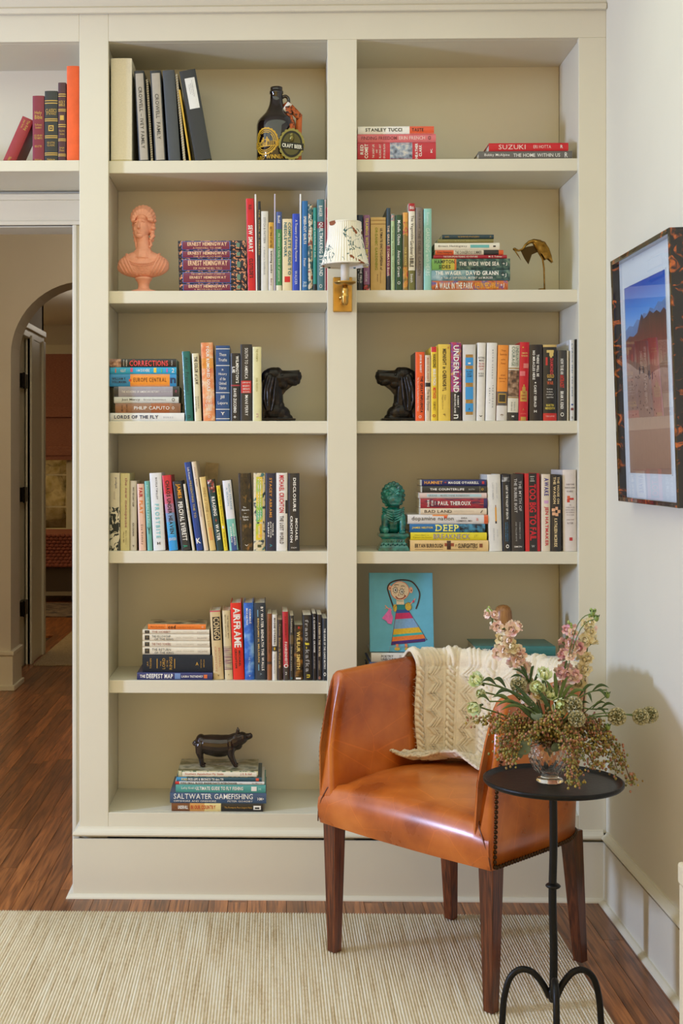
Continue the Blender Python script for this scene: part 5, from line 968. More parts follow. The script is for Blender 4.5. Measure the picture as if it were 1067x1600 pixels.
# ---------------------------------------------------------------- leather armchair
def leather_mat():
    m = bpy.data.materials.new('cognac_leather'); m.use_nodes = True; nt = m.node_tree; bs = nt.nodes['Principled BSDF']
    tc = nd(nt, 'ShaderNodeTexCoord')
    n1 = nd(nt, 'ShaderNodeTexNoise'); n1.inputs['Scale'].default_value = 7; n1.inputs['Detail'].default_value = 6; nt.links.new(tc.outputs['Object'], n1.inputs['Vector'])
    cr = nd(nt, 'ShaderNodeValToRGB'); el = cr.color_ramp.elements; el.new(.5)
    for e, (p, c) in zip(el, [(.3,(136,60,14)), (.5,(182,94,28)), (.72,(208,120,46))]): e.position = p; e.color = (*lin(c), 1)
    nt.links.new(n1.outputs['Fac'], cr.inputs[0])
    vo = nd(nt, 'ShaderNodeTexVoronoi', feature='DISTANCE_TO_EDGE'); vo.inputs['Scale'].default_value = 9; nt.links.new(tc.outputs['Object'], vo.inputs['Vector'])
    wn = nd(nt, 'ShaderNodeTexNoise'); wn.inputs['Scale'].default_value = 300; nt.links.new(tc.outputs['Object'], wn.inputs['Vector'])
    cr2 = nd(nt, 'ShaderNodeValToRGB'); cr2.color_ramp.elements[0].position = 0; cr2.color_ramp.elements[0].color = (1.35,1.4,1.5,1); cr2.color_ramp.elements[1].position = .012; cr2.color_ramp.elements[1].color = (1,1,1,1)
    nt.links.new(vo.outputs['Distance'], cr2.inputs[0])
    mu = nd(nt, 'ShaderNodeMix', data_type='RGBA', blend_type='MULTIPLY'); mu.inputs[0].default_value = .6; nt.links.new(cr.outputs[0], mu.inputs[6]); nt.links.new(cr2.outputs[0], mu.inputs[7])
    nt.links.new(mu.outputs[2], bs.inputs['Base Color'])
    rr_ = nd(nt, 'ShaderNodeMapRange'); rr_.inputs['To Min'].default_value = .20; rr_.inputs['To Max'].default_value = .40; nt.links.new(n1.outputs['Fac'], rr_.inputs[0]); nt.links.new(rr_.outputs[0], bs.inputs['Roughness'])
    bs.inputs['Coat Weight'].default_value = .35; bs.inputs['Coat Roughness'].default_value = .22
    bp = nd(nt, 'ShaderNodeBump'); bp.inputs['Strength'].default_value = .08; bp.inputs['Distance'].default_value = .001; nt.links.new(wn.outputs['Fac'], bp.inputs['Height']); nt.links.new(bp.outputs[0], bs.inputs['Normal'])
    return m
LEA = leather_mat()
ch = thing('leather_armchair', 'cognac leather armchair with nailhead trim and tapered wooden legs', 'armchair', (.498, -.5045, 0), math.radians(-47))
ZB, ZS = .352, .47
upts = [(-.283,-.232,0), (-.279,-.11,0), (-.272,.02,0), (-.258,.115,0), (-.222,.186,0), (-.155,.228,0), (-.07,.242,0), (0,.245,0)]
upts = upts + [(-x_, y_, 0) for x_, y_, _ in upts[-2::-1]]
UP = spline(upts, 6); NU = len(UP)
def ufrm(i):
    p = UP[i]; t = (UP[min(i+1, NU-1)] - UP[max(i-1, 0)]).normalized(); return p, Vector((-t.y, t.x, 0))   # outward on the left of travel
cum = [0]
for i in range(1, NU): cum.append(cum[-1] + (UP[i] - UP[i-1]).length)
UL = cum[-1]
def at_s(s):
    d = s*UL
    for i in range(NU-1):
        if cum[i+1] >= d:
            t = (d - cum[i])/(cum[i+1] - cum[i]); p0_, n0 = ufrm(i); p1_, n1_ = ufrm(i+1); return p0_.lerp(p1_, t), n0.lerp(n1_, t).normalized()
    return ufrm(NU-1)
def backness(s): return max(0, 1 - abs(s - .5)/.3)
def ztop(s): return .747 + .012*min(1, (1 - abs(2*s - 1))*2.2)
def rake(s, z):
    e = min(s, 1 - s); w = max(0, 1 - e/.26)
    return .055*w*max(0, (z - .53)/.2)**1.4
def shell_pt(s, inn, z, out=0.0):
    """point of the upholstered wall; inn 0 = outer face, 1 = inner face"""
    p, nn = at_s(s); f = max(0, (z - ZB)/(.76 - ZB)); th = lerp(.060, .046, f)
    q = p + nn*(.012*f + .040*f*f*backness(s)) - nn*(th*inn) + nn*out
    return Vector((q.x, q.y + rake(s, z), z))
b = MB(); rings = []
NS = 72
def section(s, shrink=0.0, fwd=0.0):
    zt = ztop(s); L = []
    prof_ = [(0, ZB), (0, ZB + .08), (0, ZB + .2), (0, zt - .10), (0, zt - .025), (.08, zt - .008), (.28, zt + .001), (.5, zt + .004), (.72, zt + .001), (.92, zt - .008), (1, zt - .025), (1, zt - .10), (1, ZB + .2), (1, ZB + .08), (1, ZB)]
    for inn, z in prof_:
        z2 = lerp(z, (ZB + zt)/2, shrink*.05); inn2 = lerp(inn, .5, shrink)
        q = shell_pt(s, inn2, z2); L.append((q.x, q.y + fwd, q.z))
    return L
rings.append(section(0, .42, -.012)); rings.append(section(0, .16, -.009)); rings.append(section(0, 0.02, -.002))
for i in range(1, NS): rings.append(section(i/NS))
rings.append(section(1, 0.02, -.002)); rings.append(section(1, .16, -.009)); rings.append(section(1, .42, -.012))
b.rings(rings, LEA, True, True); b.build('arm_and_back_shell', ch)
# seat: rolled front rail continuing into the cushion
b = MB(); prof_ = [(-.238,ZB,.281), (-.245,ZB+.02,.2815), (-.248,.395,.2815), (-.246,.42,.280), (-.238,.442,.276), (-.224,.455,.268), (-.205,.462,.232), (-.16,.470,.232), (-.08,.478,.228), (0,.480,.222), (.08,.478,.212), (.15,.474,.196), (.20,.468,.17)]
NXs = 24; rs = []
for y_, z_, hw in prof_:
    row = []
    for i in range(NXs + 1):
        t = 2*i/NXs - 1; crown = .010*(1 - t*t) if z_ > .43 else 0; edge = -.012*max(0, (abs(t) - .9)/.1) if z_ > .43 else 0
        bow = -.010*(1 - t*t) if y_ < -.2 else 0
        row.append((t*hw, y_ + bow, z_ + crown + edge))
    rs.append(row)
vs = [p for r in rs for p in r]; n1_ = NXs + 1; fs = []
for i in range(len(rs)-1):
    for j in range(NXs): fs.append((i*n1_ + j, i*n1_ + j + 1, (i+1)*n1_ + j + 1, (i+1)*n1_ + j))
b.add(vs, fs, LEA, True)
for j in (0, NXs):                             # closed ends of the front rail
    ring_ = [rs[k][j] for k in range(7)]; x_ = ring_[0][0]
    pts_ = [(p[0], p[1], p[2]) for p in ring_[:6]] + [(x_*.985, -.205, .455), (x_*.985, -.205, ZB)]
    b.add(pts_, [tuple(range(len(pts_)))], LEA)
b.box(-.275, .275, -.232, -.19, ZB, .43, LEA); b.box(-.22, .22, -.19, .19, ZB - .004, .45, LEA)
b.build('seat', ch)
WELT = mat((96,46,18), .4, name='leather_welt')
for s_ in (-1, 1):
  b = MB(); b.tube([(s_*.285, -.2425, ZB + .004), (s_*.281, -.2455, ZB + .03), (s_*.268, -.247, ZB + .065), (s_*.250, -.243, ZB + .098), (s_*.236, -.226, ZB + .112)], .0017, WELT, n=6); b.build('seam_welt', ch)
NAIL = mat((64,44,26), .35, .85, name='antique_nailhead')
b = MB()
for s_side in (0, 1):
    for k in range(30):
        z_ = ZB + .008 + k*.0118
        if z_ > ztop(0) - .02: break
        q = shell_pt(s_side, .02, z_, .002); b.ell((q.x, q.y + .004, z_), (.0055, .0055, .0055), NAIL, u=8, v=5)
n_ = int(UL/.0118)
for k in range(1, n_):
    q = shell_pt(k/n_, 0, ZB + .006, .002); b.ell(q, (.0055, .0055, .0055), NAIL, u=8, v=5)
b.build('nailhead_trim', ch, kind='stuff')
for (x_, y_, bx, by, g_) in ((-.258,-.208,-.258,-.208,RUGZ), (.258,-.208,.258,-.208,RUGZ), (-.205,.195,-.215,.222,RUGZ), (.205,.195,.215,.222,RUGZ)):
    b = MB(); t_, w_ = .0215, .0135
    b.rings([[(bx - w_, by - w_, g_), (bx + w_, by - w_, g_), (bx + w_, by + w_, g_), (bx - w_, by + w_, g_)], [(x_ - t_, y_ - t_, ZB + .002), (x_ + t_, y_ - t_, ZB + .002), (x_ + t_, y_ + t_, ZB + .002), (x_ - t_, y_ + t_, ZB + .002)]], WALNUT, True, False)
    b.build('leg', ch, bevel=.002)

# ---------------------------------------------------------------- cable-knit throw over the chair back
WOOL = mat((232,218,190), .95, noise=.06, scale=60, bump=.9, bscale=420, sheen=.4, spec=.2, name='cream_wool')
tw = thing('knit_throw', 'cream cable-knit throw draped over the back of the leather armchair', 'throw', (.498, -.5045, 0), math.radians(-47))
S0, S1 = .235, .675
def tri(t): t = t % 1.0; return abs(2*t - 1)*2 - 1
def knit(u, v):
    """relief of the knit, u across and v down, metres"""
    per = .118; t = (u % per)/per; h = 0.0
    if t < .26:                                # plaited cable
        c = (t - .13)/.13; w_ = .55*math.sin(2*PI*v/.062)
        a1 = math.exp(-((c - w_)/.42)**2); a2 = math.exp(-((c + w_)/.42)**2)
        h = .0085*max(a1*(1 + .35*math.cos(2*PI*v/.062)), a2*(1 - .35*math.cos(2*PI*v/.062)))
    else:                                      # zigzag ribs
        c = (t - .63)/.37; z_ = .30*tri(v/.085)
        for o in (-.26, 0, .26): h = max(h, .0055*math.exp(-((c - z_ - o)/.075)**2))
        h = max(h, .0035*math.exp(-((abs(c) - .93)/.06)**2))
    return h + .0009*math.sin(2*PI*u/.006)*math.sin(2*PI*v/.008)
NUu, NVv = 190, 230
prof_v = []                                    # (distance down, mode, value)
def base(s, t):
    """t 0..1 down the cloth"""
    zt = ztop(s)
    if t < .14: k = t/.14; return shell_pt(s, -.10, lerp(zt - .15, zt - .03, k), .002)
    if t < .24:
        k = (t - .14)/.10; an = PI*k; c0 = shell_pt(s, .5, zt - .028); o_ = shell_pt(s, 0, zt - .03) - shell_pt(s, 1, zt - .03)
        return c0 + o_*(.66*math.cos(an)) + Vector((0, 0, .046*math.sin(an)))
    k = (t - .24)/.76
    zt2 = zt - .028
    # inner face: hangs down to the seat then runs out over it
    if k < .74:
        kk = k/.74; z_ = lerp(zt2, .505, kk); q = shell_pt(s, 1.0, max(z_, .40), -.010)
        A = shell_pt(S0, 1.0, z_, -.010); B_ = shell_pt(S1, 1.0, z_, -.010); cc = (s - S0)/(S1 - S0)
        chord = A.lerp(B_, cc); chord.z = z_
        q = q.lerp(chord, .32*min(1, kk*1.6)); q.z = z_
        return q
    kk = (k - .74)/.26
    q = base(s, .24 + .76*.7399); cc = (s - S0)/(S1 - S0)
    dirv = Vector((-.08 + (cc - .5)*.6, -1, 0)).normalized()
    return q + dirv*(.138*kk*(.86 + .14*math.sin(cc*10 + .5))) + Vector((0, 0, -.012*math.sin(min(1, kk*1.7)*PI/2) + (.012 + .012*math.sin(cc*15 + 1.2))*kk + .012*max(0, kk - .75)/.25))
b = MB(); grid = []
for j in range(NVv + 1):
    t = j/NVv; row = []
    for i in range(NUu + 1):
        cc = i/NUu; fl = 1 + .10*max(0, t - .5)                                        # the hem flares a little
        s = S0 + (S1 - S0)*((cc - .5)*fl + .5) + .006*math.sin(t*9)*(1 if cc < .1 else 0)
        row.append(base(s, t))
    grid.append(row)
vs = []; nrm = []
for j in range(NVv + 1):
    for i in range(NUu + 1):
        du = grid[j][min(i+1, NUu)] - grid[j][max(i-1, 0)]; dv = grid[min(j+1, NVv)][i] - grid[max(j-1, 0)][i]
        n_ = dv.cross(du)
        n_ = n_.normalized() if n_.length > 1e-9 else Vector((0,0,1))
        e = min(i, NUu - i, j, NVv - j)
        vs.append(grid[j][i] + n_*(knit(i/NUu*.53, j/NVv*.74)*min(1, e/3 + .2)))
fs = []
for j in range(NVv):
    for i in range(NUu): a_ = j*(NUu+1) + i; fs.append((a_, a_+1, a_+NUu+2, a_+NUu+1))
b.add(vs, fs, WOOL, True); kb = b.build('knit_cloth', tw)
so = kb.modifiers.new('thickness', 'SOLIDIFY'); so.thickness = .006; so.offset = 0
rf = random.Random(11); b = MB()                # loose wool fibres along the edges
for k in range(900):
    if k % 3 == 0: i = rf.choice((0, NUu)); j = rf.randrange(NVv)
    elif k % 3 == 1: j = NVv; i = rf.randrange(NUu)
    else: j = int(NVv*(.17 + .05*rf.random())); i = rf.randrange(NUu)
    p = vs[j*(NUu+1) + i]; d_ = Vector((rf.uniform(-1,1), rf.uniform(-1,1), rf.uniform(-.3,1)))*.008
    b.tube([p, p + d_*.5 + Vector((0,0,.001)), p + d_], [.0006, .0005, .0002], WOOL, n=3, caps=False)
b.build('fuzz', tw, kind='stuff')

# ---------------------------------------------------------------- round iron side table
IRON = mat((34,33,32), .42, .75, noise=.12, scale=40, bump=.25, bscale=90, name='wrought_iron')
TD = 2.9; TX, TY = P(864, 1222, -1.098).x, -1.098
ZT = PZ(1222, TY, 864)
tb = thing('iron_side_table', 'small round black iron side table beside the armchair', 'side table', (TX, TY, 0))
RT = .1495
b = MB(); b.lathe([(0, -.006), (RT*.9, -.006), (RT - .004, -.004), (RT, 0), (RT, .006), (RT - .002, .0075), (RT - .005, .006), (RT - .008, .001), (RT - .02, 0), (0, 0)], IRON, (0,0,ZT), 72); b.build('table_top', tb)
zj = .150
b = MB(); pts_ = [(0, 0, zj), (.0015, 0, .25), (-.001, .001, .37), (.001, 0, .48), (0, 0, ZT - .006)]
b.tube(spline(pts_, 6), .0088, IRON, n=12); b.build('stem', tb)
zc_ = PZ(1384, TY, 860)
b = MB(); b.lathe([(.009, -.006), (.0145, -.003), (.0165, 0), (.0145, .003), (.009, .006)], IRON, (0,0,zc_), 20); b.build('collar', tb)
b = MB(); b.lathe([(.0, -.012), (.008, -.01), (.012, 0), (.012, .012), (.009, .02)], IRON, (0,0,zj), 16); b.build('hub', tb)
for an in (math.radians(172), math.radians(8), math.radians(-98)):
    d_ = Vector((math.cos(an), math.sin(an), 0)); pr = [(.008, zj), (.022, zj + .028), (.045, zj + .052), (.070, zj + .055), (.092, zj + .035), (.104, zj - .01), (.108, .09), (.113, .045), (.124, .022), (.138, RUGZ + .0078)]
    b = MB(); b.tube(spline([d_*r_ + Vector((0,0,z_)) for r_, z_ in pr], 5), .0072, IRON, n=10)
    b.ell(d_*.140 + Vector((0,0,RUGZ + .0035)), (.010,.010,.004), IRON); o = b.build('leg', tb)
# ---------------------------------------------------------------- sculpted figures: overlapping forms fused into one skin
def fuse(mb, name, parent, voxel, smooth=2, **props):
    o = mb.build(name, parent, fix=False, **props)
    r_ = o.modifiers.new('fuse', 'REMESH'); r_.mode = 'VOXEL'; r_.voxel_size = voxel; r_.use_smooth_shade = True
    if smooth: s_ = o.modifiers.new('smooth', 'SMOOTH'); s_.iterations = smooth; s_.factor = .5
    return o
class SC(MB):
    """forms in photograph pixels scaled to metres: x right, z up, y towards the back"""
    def __init__(self, k, m, sx=1): super().__init__(); self.k = k; self.m = m; self.sx = sx
    def e(self, x, y, z, rx, ry, rz, rot=None, u=16, v=10): self.ell((x*self.k*self.sx, y*self.k, z*self.k), (rx*self.k, ry*self.k, rz*self.k), self.m, rot, u, v)
    def c(self, pts, rad, flat=1.0, n=12):
        self.tube([(x*self.k*self.sx, y*self.k, z*self.k) for x, y, z in pts], [r_*self.k for r_ in rad], self.m, n=n, flat=flat)
        for (x, y, z), r_ in ((pts[0], rad[0]), (pts[-1], rad[-1])): self.e(x, y, z, r_, r_*flat if flat < 1 else r_, r_, u=10, v=6)
KPX = 4.09/FPX

# bust of a woman
TERRA = mat((232,162,132), .5, noise=.07, scale=60, name='terracotta_pink')
bu = thing('portrait_bust', 'pink terracotta bust of a woman with piled hair beside the marbled paperbacks', 'bust', (PX(224.5, .11), .11, SH[2][0] + .0008), 0)
b = SC(KPX, TERRA); k = KPX
b.lathe([(r_*k, z_*k) for r_, z_ in ((0,0),(22.5,0),(23,2),(21,4.2),(19,5.4),(13,6.6),(9.6,8.4),(8.6,11),(8.8,15),(10.2,19),(12.6,22.5),(14,25),(10,27),(0,27))], TERRA, n=40); b.build('socle', bu)
b = SC(KPX, TERRA)
TOR = ((-1,0,42,41,16,17), (-1,0,54,33,13,13), (-1,-4,44,22,14,13), (-27,0,46,14,12,13), (25,0,46,15,12,13), (-1,0,60,25,9.5,8))
def tsurf(x_, z_):
    y_ = -2.0
    for cx_, cy_, cz_, rx_, ry_, rz_ in TOR:
        q = 1 - ((x_ - cx_)/rx_)**2 - ((z_ - cz_)/rz_)**2
        if q > 0: y_ = min(y_, cy_ - ry_*math.sqrt(q))
    return y_
for cx_, cy_, cz_, rx_, ry_, rz_ in TOR: b.e(cx_, cy_, cz_, rx_, ry_, rz_, u=40, v=24)
b.c([(-1,2,58), (-.5,1,66), (-.5,0,74), (-1,0,82), (-2,-1,90)], [18, 13.2, 11.0, 10.3, 10.2], n=32)
b.e(-3.5, -1, 104, 13, 13.5, 20, u=36, v=24); b.e(-4.5, -4.5, 96, 10.4, 9.8, 12, u=32, v=20); b.e(-5.3, -10, 90.3, 5.2, 4.6, 4.4, u=24, v=16)
b.c([(-5.8,-13.8,112), (-6.2,-14.8,107), (-6.5,-16.2,103.2)], [1.2, 1.6, 2.3]); b.e(-6.5, -15, 102.2, 3.1, 1.8, 1.5)
b.e(-6, -13.7, 97.2, 3.9, 1.6, 1.0); b.e(-6, -13.5, 94.7, 3.2, 1.7, 1.2)
for x_, y_ in ((-11.2,-10.6), (-1.0,-12.9)): b.e(x_, y_, 108.4, 2.5, 1.4, 1.3); b.c([(x_ - 3.4, y_ + .6, 111.6), (x_, y_ - 1.0, 112.8), (x_ + 3.2, y_ + .2, 111.8)], [.8, 1.2, .8])
b.e(-12, -7.5, 101.5, 3.4, 3.6, 4.5); b.e(1.6, -9, 101.5, 4.0, 4.0, 4.5)
fuse(b, 'figure', bu, .00095, 1)
b = SC(KPX, TERRA)                              # hair: rolled locks
for i in range(11):
    a_ = PI*(.02 + .96*i/10); x_ = -1 - 16.5*math.cos(a_); z_ = 116 + 17*math.sin(a_)
    b.c([(x_*.66 - 1.8, -12.2, 112.5 + (z_ - 113)*.56), (x_*.86 - .6, -10.5, z_ - 3), (x_*1.0, -1, z_ + 3.5), (x_*.95, 8, z_ + 1), (x_*.8, 13, z_ - 8)], [1.6, 3.3, 4.1, 4.2, 3])
b.e(0, 4, 112, 16.5, 14, 22); b.e(-2, -4, 121, 13, 9, 9)
for i in range(7): b.e(15.5 - i*.5 + (i % 2)*1.4, 0 - (i % 2)*2, 121 - i*6, 4.2, 4.5, 3.6); b.e(-17.5 + i*.7, 1, 121 - i*6, 2.8, 4, 3.4)
for i in range(9): b.e(12.6 - i*.35 + math.sin(i*1.6)*1.2, -4 + math.cos(i*1.6)*1.5, 92 - i*3.1, 3.2 - i*.12, 3, 2.2, rotm('Y', 30)); b.e(-13.5 + i*.4, -1, 90 - i*2.6, 2.4, 2.6, 2, rotm('Y', -30))
fuse(b, 'hair', bu, .0012, 1)
b = SC(KPX, TERRA)                              # beaded neckline, fichu folds
for i in range(40):
    t = i/39; a_ = PI*t; x_ = -1 - 25*math.cos(a_); z_ = 63 - 17.5*math.sin(a_)**.8
    for dz_, r_ in ((0, 1.25), (-3.4, 1.0)): b.e(x_*(1 - dz_*.012), tsurf(x_, z_ + dz_) - .3, z_ + dz_, r_, r_, r_*1.05, u=8, v=6)
    b.e(x_*1.02, tsurf(x_, z_ - 1.7) - .1, z_ - 1.7, 1.1, .8, .7, u=8, v=5)
for s_ in (-1, 1):
    for q in range(4):
        pts_ = []
        for h_ in range(7):
            t = h_/6; x_ = s_*lerp(27 + q*3.5, 11 + q*5.5, t**1.2) - 1; z_ = lerp(63 - q*4.5, 28.5 + q*.8, t); pts_.append((x_, tsurf(x_, z_) - .2, z_))
        b.c(pts_, [1.0, 1.4, 1.6, 1.6, 1.5, 1.3, .8], n=8)
rz_ = random.Random(2)
for i in range(70):
    x_ = rz_.uniform(-14, 13); z_ = rz_.uniform(28, 42); b.e(x_, tsurf(x_, z_) + .1, z_, .8, .6, 1.3, rotm('Y', rz_.uniform(-40,40)), u=6, v=4)
b.build('neckline_drapery', bu, fix=False, kind='stuff')

# two dog bookends
BRONZE = ramp_mat('dark_bronze_patina', [(.3,(20,16,13)), (.6,(36,29,23)), (.8,(74,58,42))], 70, .34, metal=.55, bump=.35)
def dog(xe, sx, label):
    d_ = thing('dog_bookend', label, 'bookend', (xe, .075, SH[3][0] + .003), 0, 'pair of bronze dog head bookends')
    b = SC(KPX, BRONZE, sx)
    b.e(18, 0, 71, 17, 13, 12); b.e(7, 0, 66, 9, 12, 13); b.e(24, 0, 76, 7, 9, 7); b.e(26, -6, 72, 5, 5, 5)
    b.c([(27,0,65), (42,0,67.5), (53,0,68.5)], [13.5, 10.5, 9.0]); b.e(55, 0, 70, 4.5, 6.5, 7); b.e(44, -2, 60, 12, 8, 6, rotm('Y', sx*18)); b.e(56, 0, 62, 3.5, 5.5, 6)
    b.e(30, -3, 56, 10, 9, 8)
    b.c([(17,0,60), (21,0,40), (21,0,24)], [14, 11.5, 12.5]); b.e(19, 0, 14, 19, 16, 14); b.e(30, 0, 10, 14, 14, 13); b.e(36, 0, 4, 12, 13, 7); b.e(30, -2, 22, 5, 9, 8); b.e(8, 0, 20, 8, 13, 22)
    b.box(min(0, sx*52*KPX), max(0, sx*52*KPX), -14*KPX, 16*KPX, 0, 3*KPX, BRONZE); b.box(min(0, sx*4*KPX), max(0, sx*4*KPX), -12*KPX, 14*KPX, 0, 62*KPX, BRONZE)
    pz_ = [(x_*KPX*sx, z_*KPX) for x_, z_ in ((1,0),(1,64),(6,74),(16,80),(24,81),(29,77),(32,75.5),(44,77.3),(58,78.3),(58,68),(56.5,60.5),(52,57),(44,51.5),(37,46),(31,38),(29,32),(33,27),(34.5,18),(40,15.5),(44,8),(48.5,0))]
    b.prism(pz_ if sx > 0 else pz_[::-1], -6*KPX, 6*KPX, BRONZE)
    b.e(48, 0, 68, 10, 8.5, 9); b.e(36, 0, 64, 12, 10, 11)
    fuse(b, 'head', d_, .0016, 2)
    for s_ in (-1, 1):
        b = SC(KPX, BRONZE, sx); y_ = s_*13.5
        b.e(11, y_, 42, 11.2, 3.8, 29, rotm('Y', sx*3)); b.e(12, y_, 62, 7, 4, 10); b.e(12, y_, 24, 7.5, 3.5, 12)
        for q, (x0_, x1_, x2_) in enumerate(((6,4,8), (11,8,10), (15,13,12), (19,19,15))):
            b.c([(x0_ + 3, y_ + s_*3, 66), (x1_ + 1, y_ + s_*4, 48), (x1_ + 1.6*math.sin(q*2), y_ + s_*4, 32), (x2_, y_ + s_*3, 15)], [1.4, 2.1, 2.0, 1.2])
        fuse(b, 'ear', d_, .0014, 1)
    b = SC(KPX, mat((12,10,9), .15), sx)
    for s_ in (-1, 1): b.e(31, s_*11.6, 70.5, 2.0, 1.6, 1.7)
    b.e(59, 0, 72.5, 1.8, 4.5, 3.2); b.build('eyes_and_nose', d_, fix=False, kind='stuff')
dog(PX(409.6, .075), 1, 'bronze dog head bookend facing right beside the pale yellow book')
dog(PX(648.2, .075), -1, 'bronze dog head bookend facing left beside the orange book')

# green guardian lion
JADE = ramp_mat('teal_glaze', [(.3,(6,62,58)), (.55,(16,112,102)), (.75,(40,140,124)), (.85,(8,74,40))], 55, .22, coat=.6, bump=.3)
li = thing('guardian_lion', 'teal glazed guardian lion figurine beside the lying books on the fourth right shelf', 'figurine', (PX(613.8, .075), .075, SH[4][0] + .0008))
b = SC(KPX, JADE); k = KPX
def slab(z0, z1, w0, w1, d0=None, d1=None):
    d0 = d0 or w0*.72; d1 = d1 or w1*.72
    b.rings([[(-w0*k, -d0*k, z0*k), (w0*k, -d0*k, z0*k), (w0*k, d0*k, z0*k), (-w0*k, d0*k, z0*k)], [(-w1*k, -d1*k, z1*k), (w1*k, -d1*k, z1*k), (w1*k, d1*k, z1*k), (-w1*k, d1*k, z1*k)]], JADE, True, False)
slab(0, 4.5, 24, 23); slab(4.5, 12.5, 22.5, 18.5); slab(12.5, 18, 17.5, 17.5); slab(18, 22, 18, 22.5); slab(22, 26.5, 23.5, 22.5)
for i in range(12):
    for s_ in (-1, 1): b.ell(((-19 + i*3.5)*k, -15.6*k, (8.6 + (i % 2)*1.6)*k), (1.6*k, 1.2*k, 1.3*k), JADE, u=8, v=5)
for i in range(9): b.ell(((-15 + i*3.8)*k, -12.9*k, 15.2*k), (1.3*k, .8*k, 1.7*k), JADE, u=8, v=5)
b.build('plinth', li, bevel=.001, kind='stuff')
b = SC(KPX, JADE)
b.e(0, 2, 46, 15, 12, 19); b.e(0, -2, 56, 16.5, 12, 12.5); b.e(0, 4, 36, 16, 12, 11)
b.c([(-12.5,-7,52), (-13.5,-10,40), (-12.5,-11,31)], [6.4, 5.2, 4.4]); b.c([(13,-7,52), (14,-10,40), (13.5,-11,30)], [6.4, 5.2, 4.4])
b.e(-12.5, -13, 31.5, 6.2, 6, 5.8); b.e(13.5, -13, 28.5, 5.5, 6, 3); 
for q in range(3): b.e(10.5 + q*2.8, -17, 28.2, 1.4, 2.4, 2)
b.e(-15, 6, 32, 6, 9, 8); b.e(15, 6, 32, 6, 9, 8)
for q in range(5):
    for s_ in (-1, 1): b.c([(s_*2.0, -14.5, 60 - q*3.8), (s_*10, -12, 62.5 - q*3.6), (s_*16.5, -5, 66 - q*3.6)], [1.0, 1.5, 1.3])
b.e(0, 0, 84, 17, 14.5, 19); b.e(1, -11, 78, 11.5, 6.5, 8); b.e(1, -14, 80.5, 4.5, 3.5, 3); b.e(1, -11, 72, 8.5, 6, 3.2)
for s_ in (-1, 1): b.e(1 + s_*6, -12.5, 87.5, 3.8, 3, 2.8); b.c([(1 + s_*2, -13.5, 90), (1 + s_*7, -13, 93.5), (1 + s_*11.5, -10, 92)], [1.6, 2.0, 1.2]); b.e(1 + s_*9, -11, 80, 3.6, 3, 3.4)
rr_ = random.Random(4)
for ring_, (rad, zc2, nn_, yy) in enumerate(((16.0, 85, 17, -2), (13.5, 88, 14, -8), (15, 86, 15, 6), (9, 94, 10, -9))):
    for i in range(nn_):
        a_ = 2*PI*i/nn_ + ring_*.3
        if ring_ in (1, 3) and math.sin(a_) < -.1: continue
        b.e(rad*math.cos(a_), yy, zc2 + rad*1.12*math.sin(a_), 3.5, 3.5, 3.3, u=10, v=7)
for i in range(6): b.e(-9 + i*3.6, -9, 101 - abs(i - 2.5)*.9, 2.5, 2.8, 2.4, u=10, v=7)
fuse(b, 'lion', li, .0011, 1)

# bronze pig
PIGM = ramp_mat('brown_bronze', [(.3,(34,24,20)), (.7,(60,44,36))], 20, .26, metal=.5, coat=.4)
pg = thing('bronze_pig', 'brown bronze pig figurine standing on the pile of fishing books', 'figurine', (PX(347, .085), .085, ztop6 + .0003))
b = SC(4.085/FPX, PIGM)
b.c([(-30,0,34.5), (-18,0,33), (-3,0,32), (10,0,33.5)], [14, 16.2, 16.6, 15.6], n=18); b.e(-8, 0, 32, 32, 14.5, 17); b.e(-5, 0, 24, 20, 12, 10); b.e(-33, 0, 38, 9, 12, 12); b.e(12, 0, 34, 11, 12.5, 14)
b.c([(14,0,36), (23,0,40.5), (31,0,44)], [13.5, 12, 9.8]); b.c([(30,0,43), (38,0,45.5), (43.5,0,47)], [8.5, 5.6, 4.6]); b.e(44.5, 0, 47.5, 1.6, 4.4, 4.8); b.e(23, 0, 33, 9, 9, 8)
for s_ in (-1, 1):
    b.c([(-34,s_*7,33), (-35,s_*8,22), (-33,s_*8,13), (-31.5,s_*8,3)], [8.2, 6.2, 3.6, 3.1]); b.e(-29.5, s_*8, 1.7, 4.2, 3.1, 1.9)
    b.c([(13,s_*7,28), (14,s_*8,17), (17,s_*8,9), (20,s_*8,3)], [8, 5.0, 3.6, 3.0]); b.e(21.5, s_*8, 1.7, 3.9, 3.0, 1.9)
    b.c([(24,s_*5,50), (24.5,s_*7.5,55), (24,s_*8.5,59)], [3.6, 2.9, .7], flat=.5)
    b.e(21, s_*8, 45, 4.5, 2, 5)
b.c([(-43,0,38), (-45.5,-1.5,36), (-44,-3,33), (-42,-1,32.5), (-43.5,1,35)], [1.9, 1.6, 1.4, 1.2, .8])
fuse(b, 'body', pg, .0013, 3)

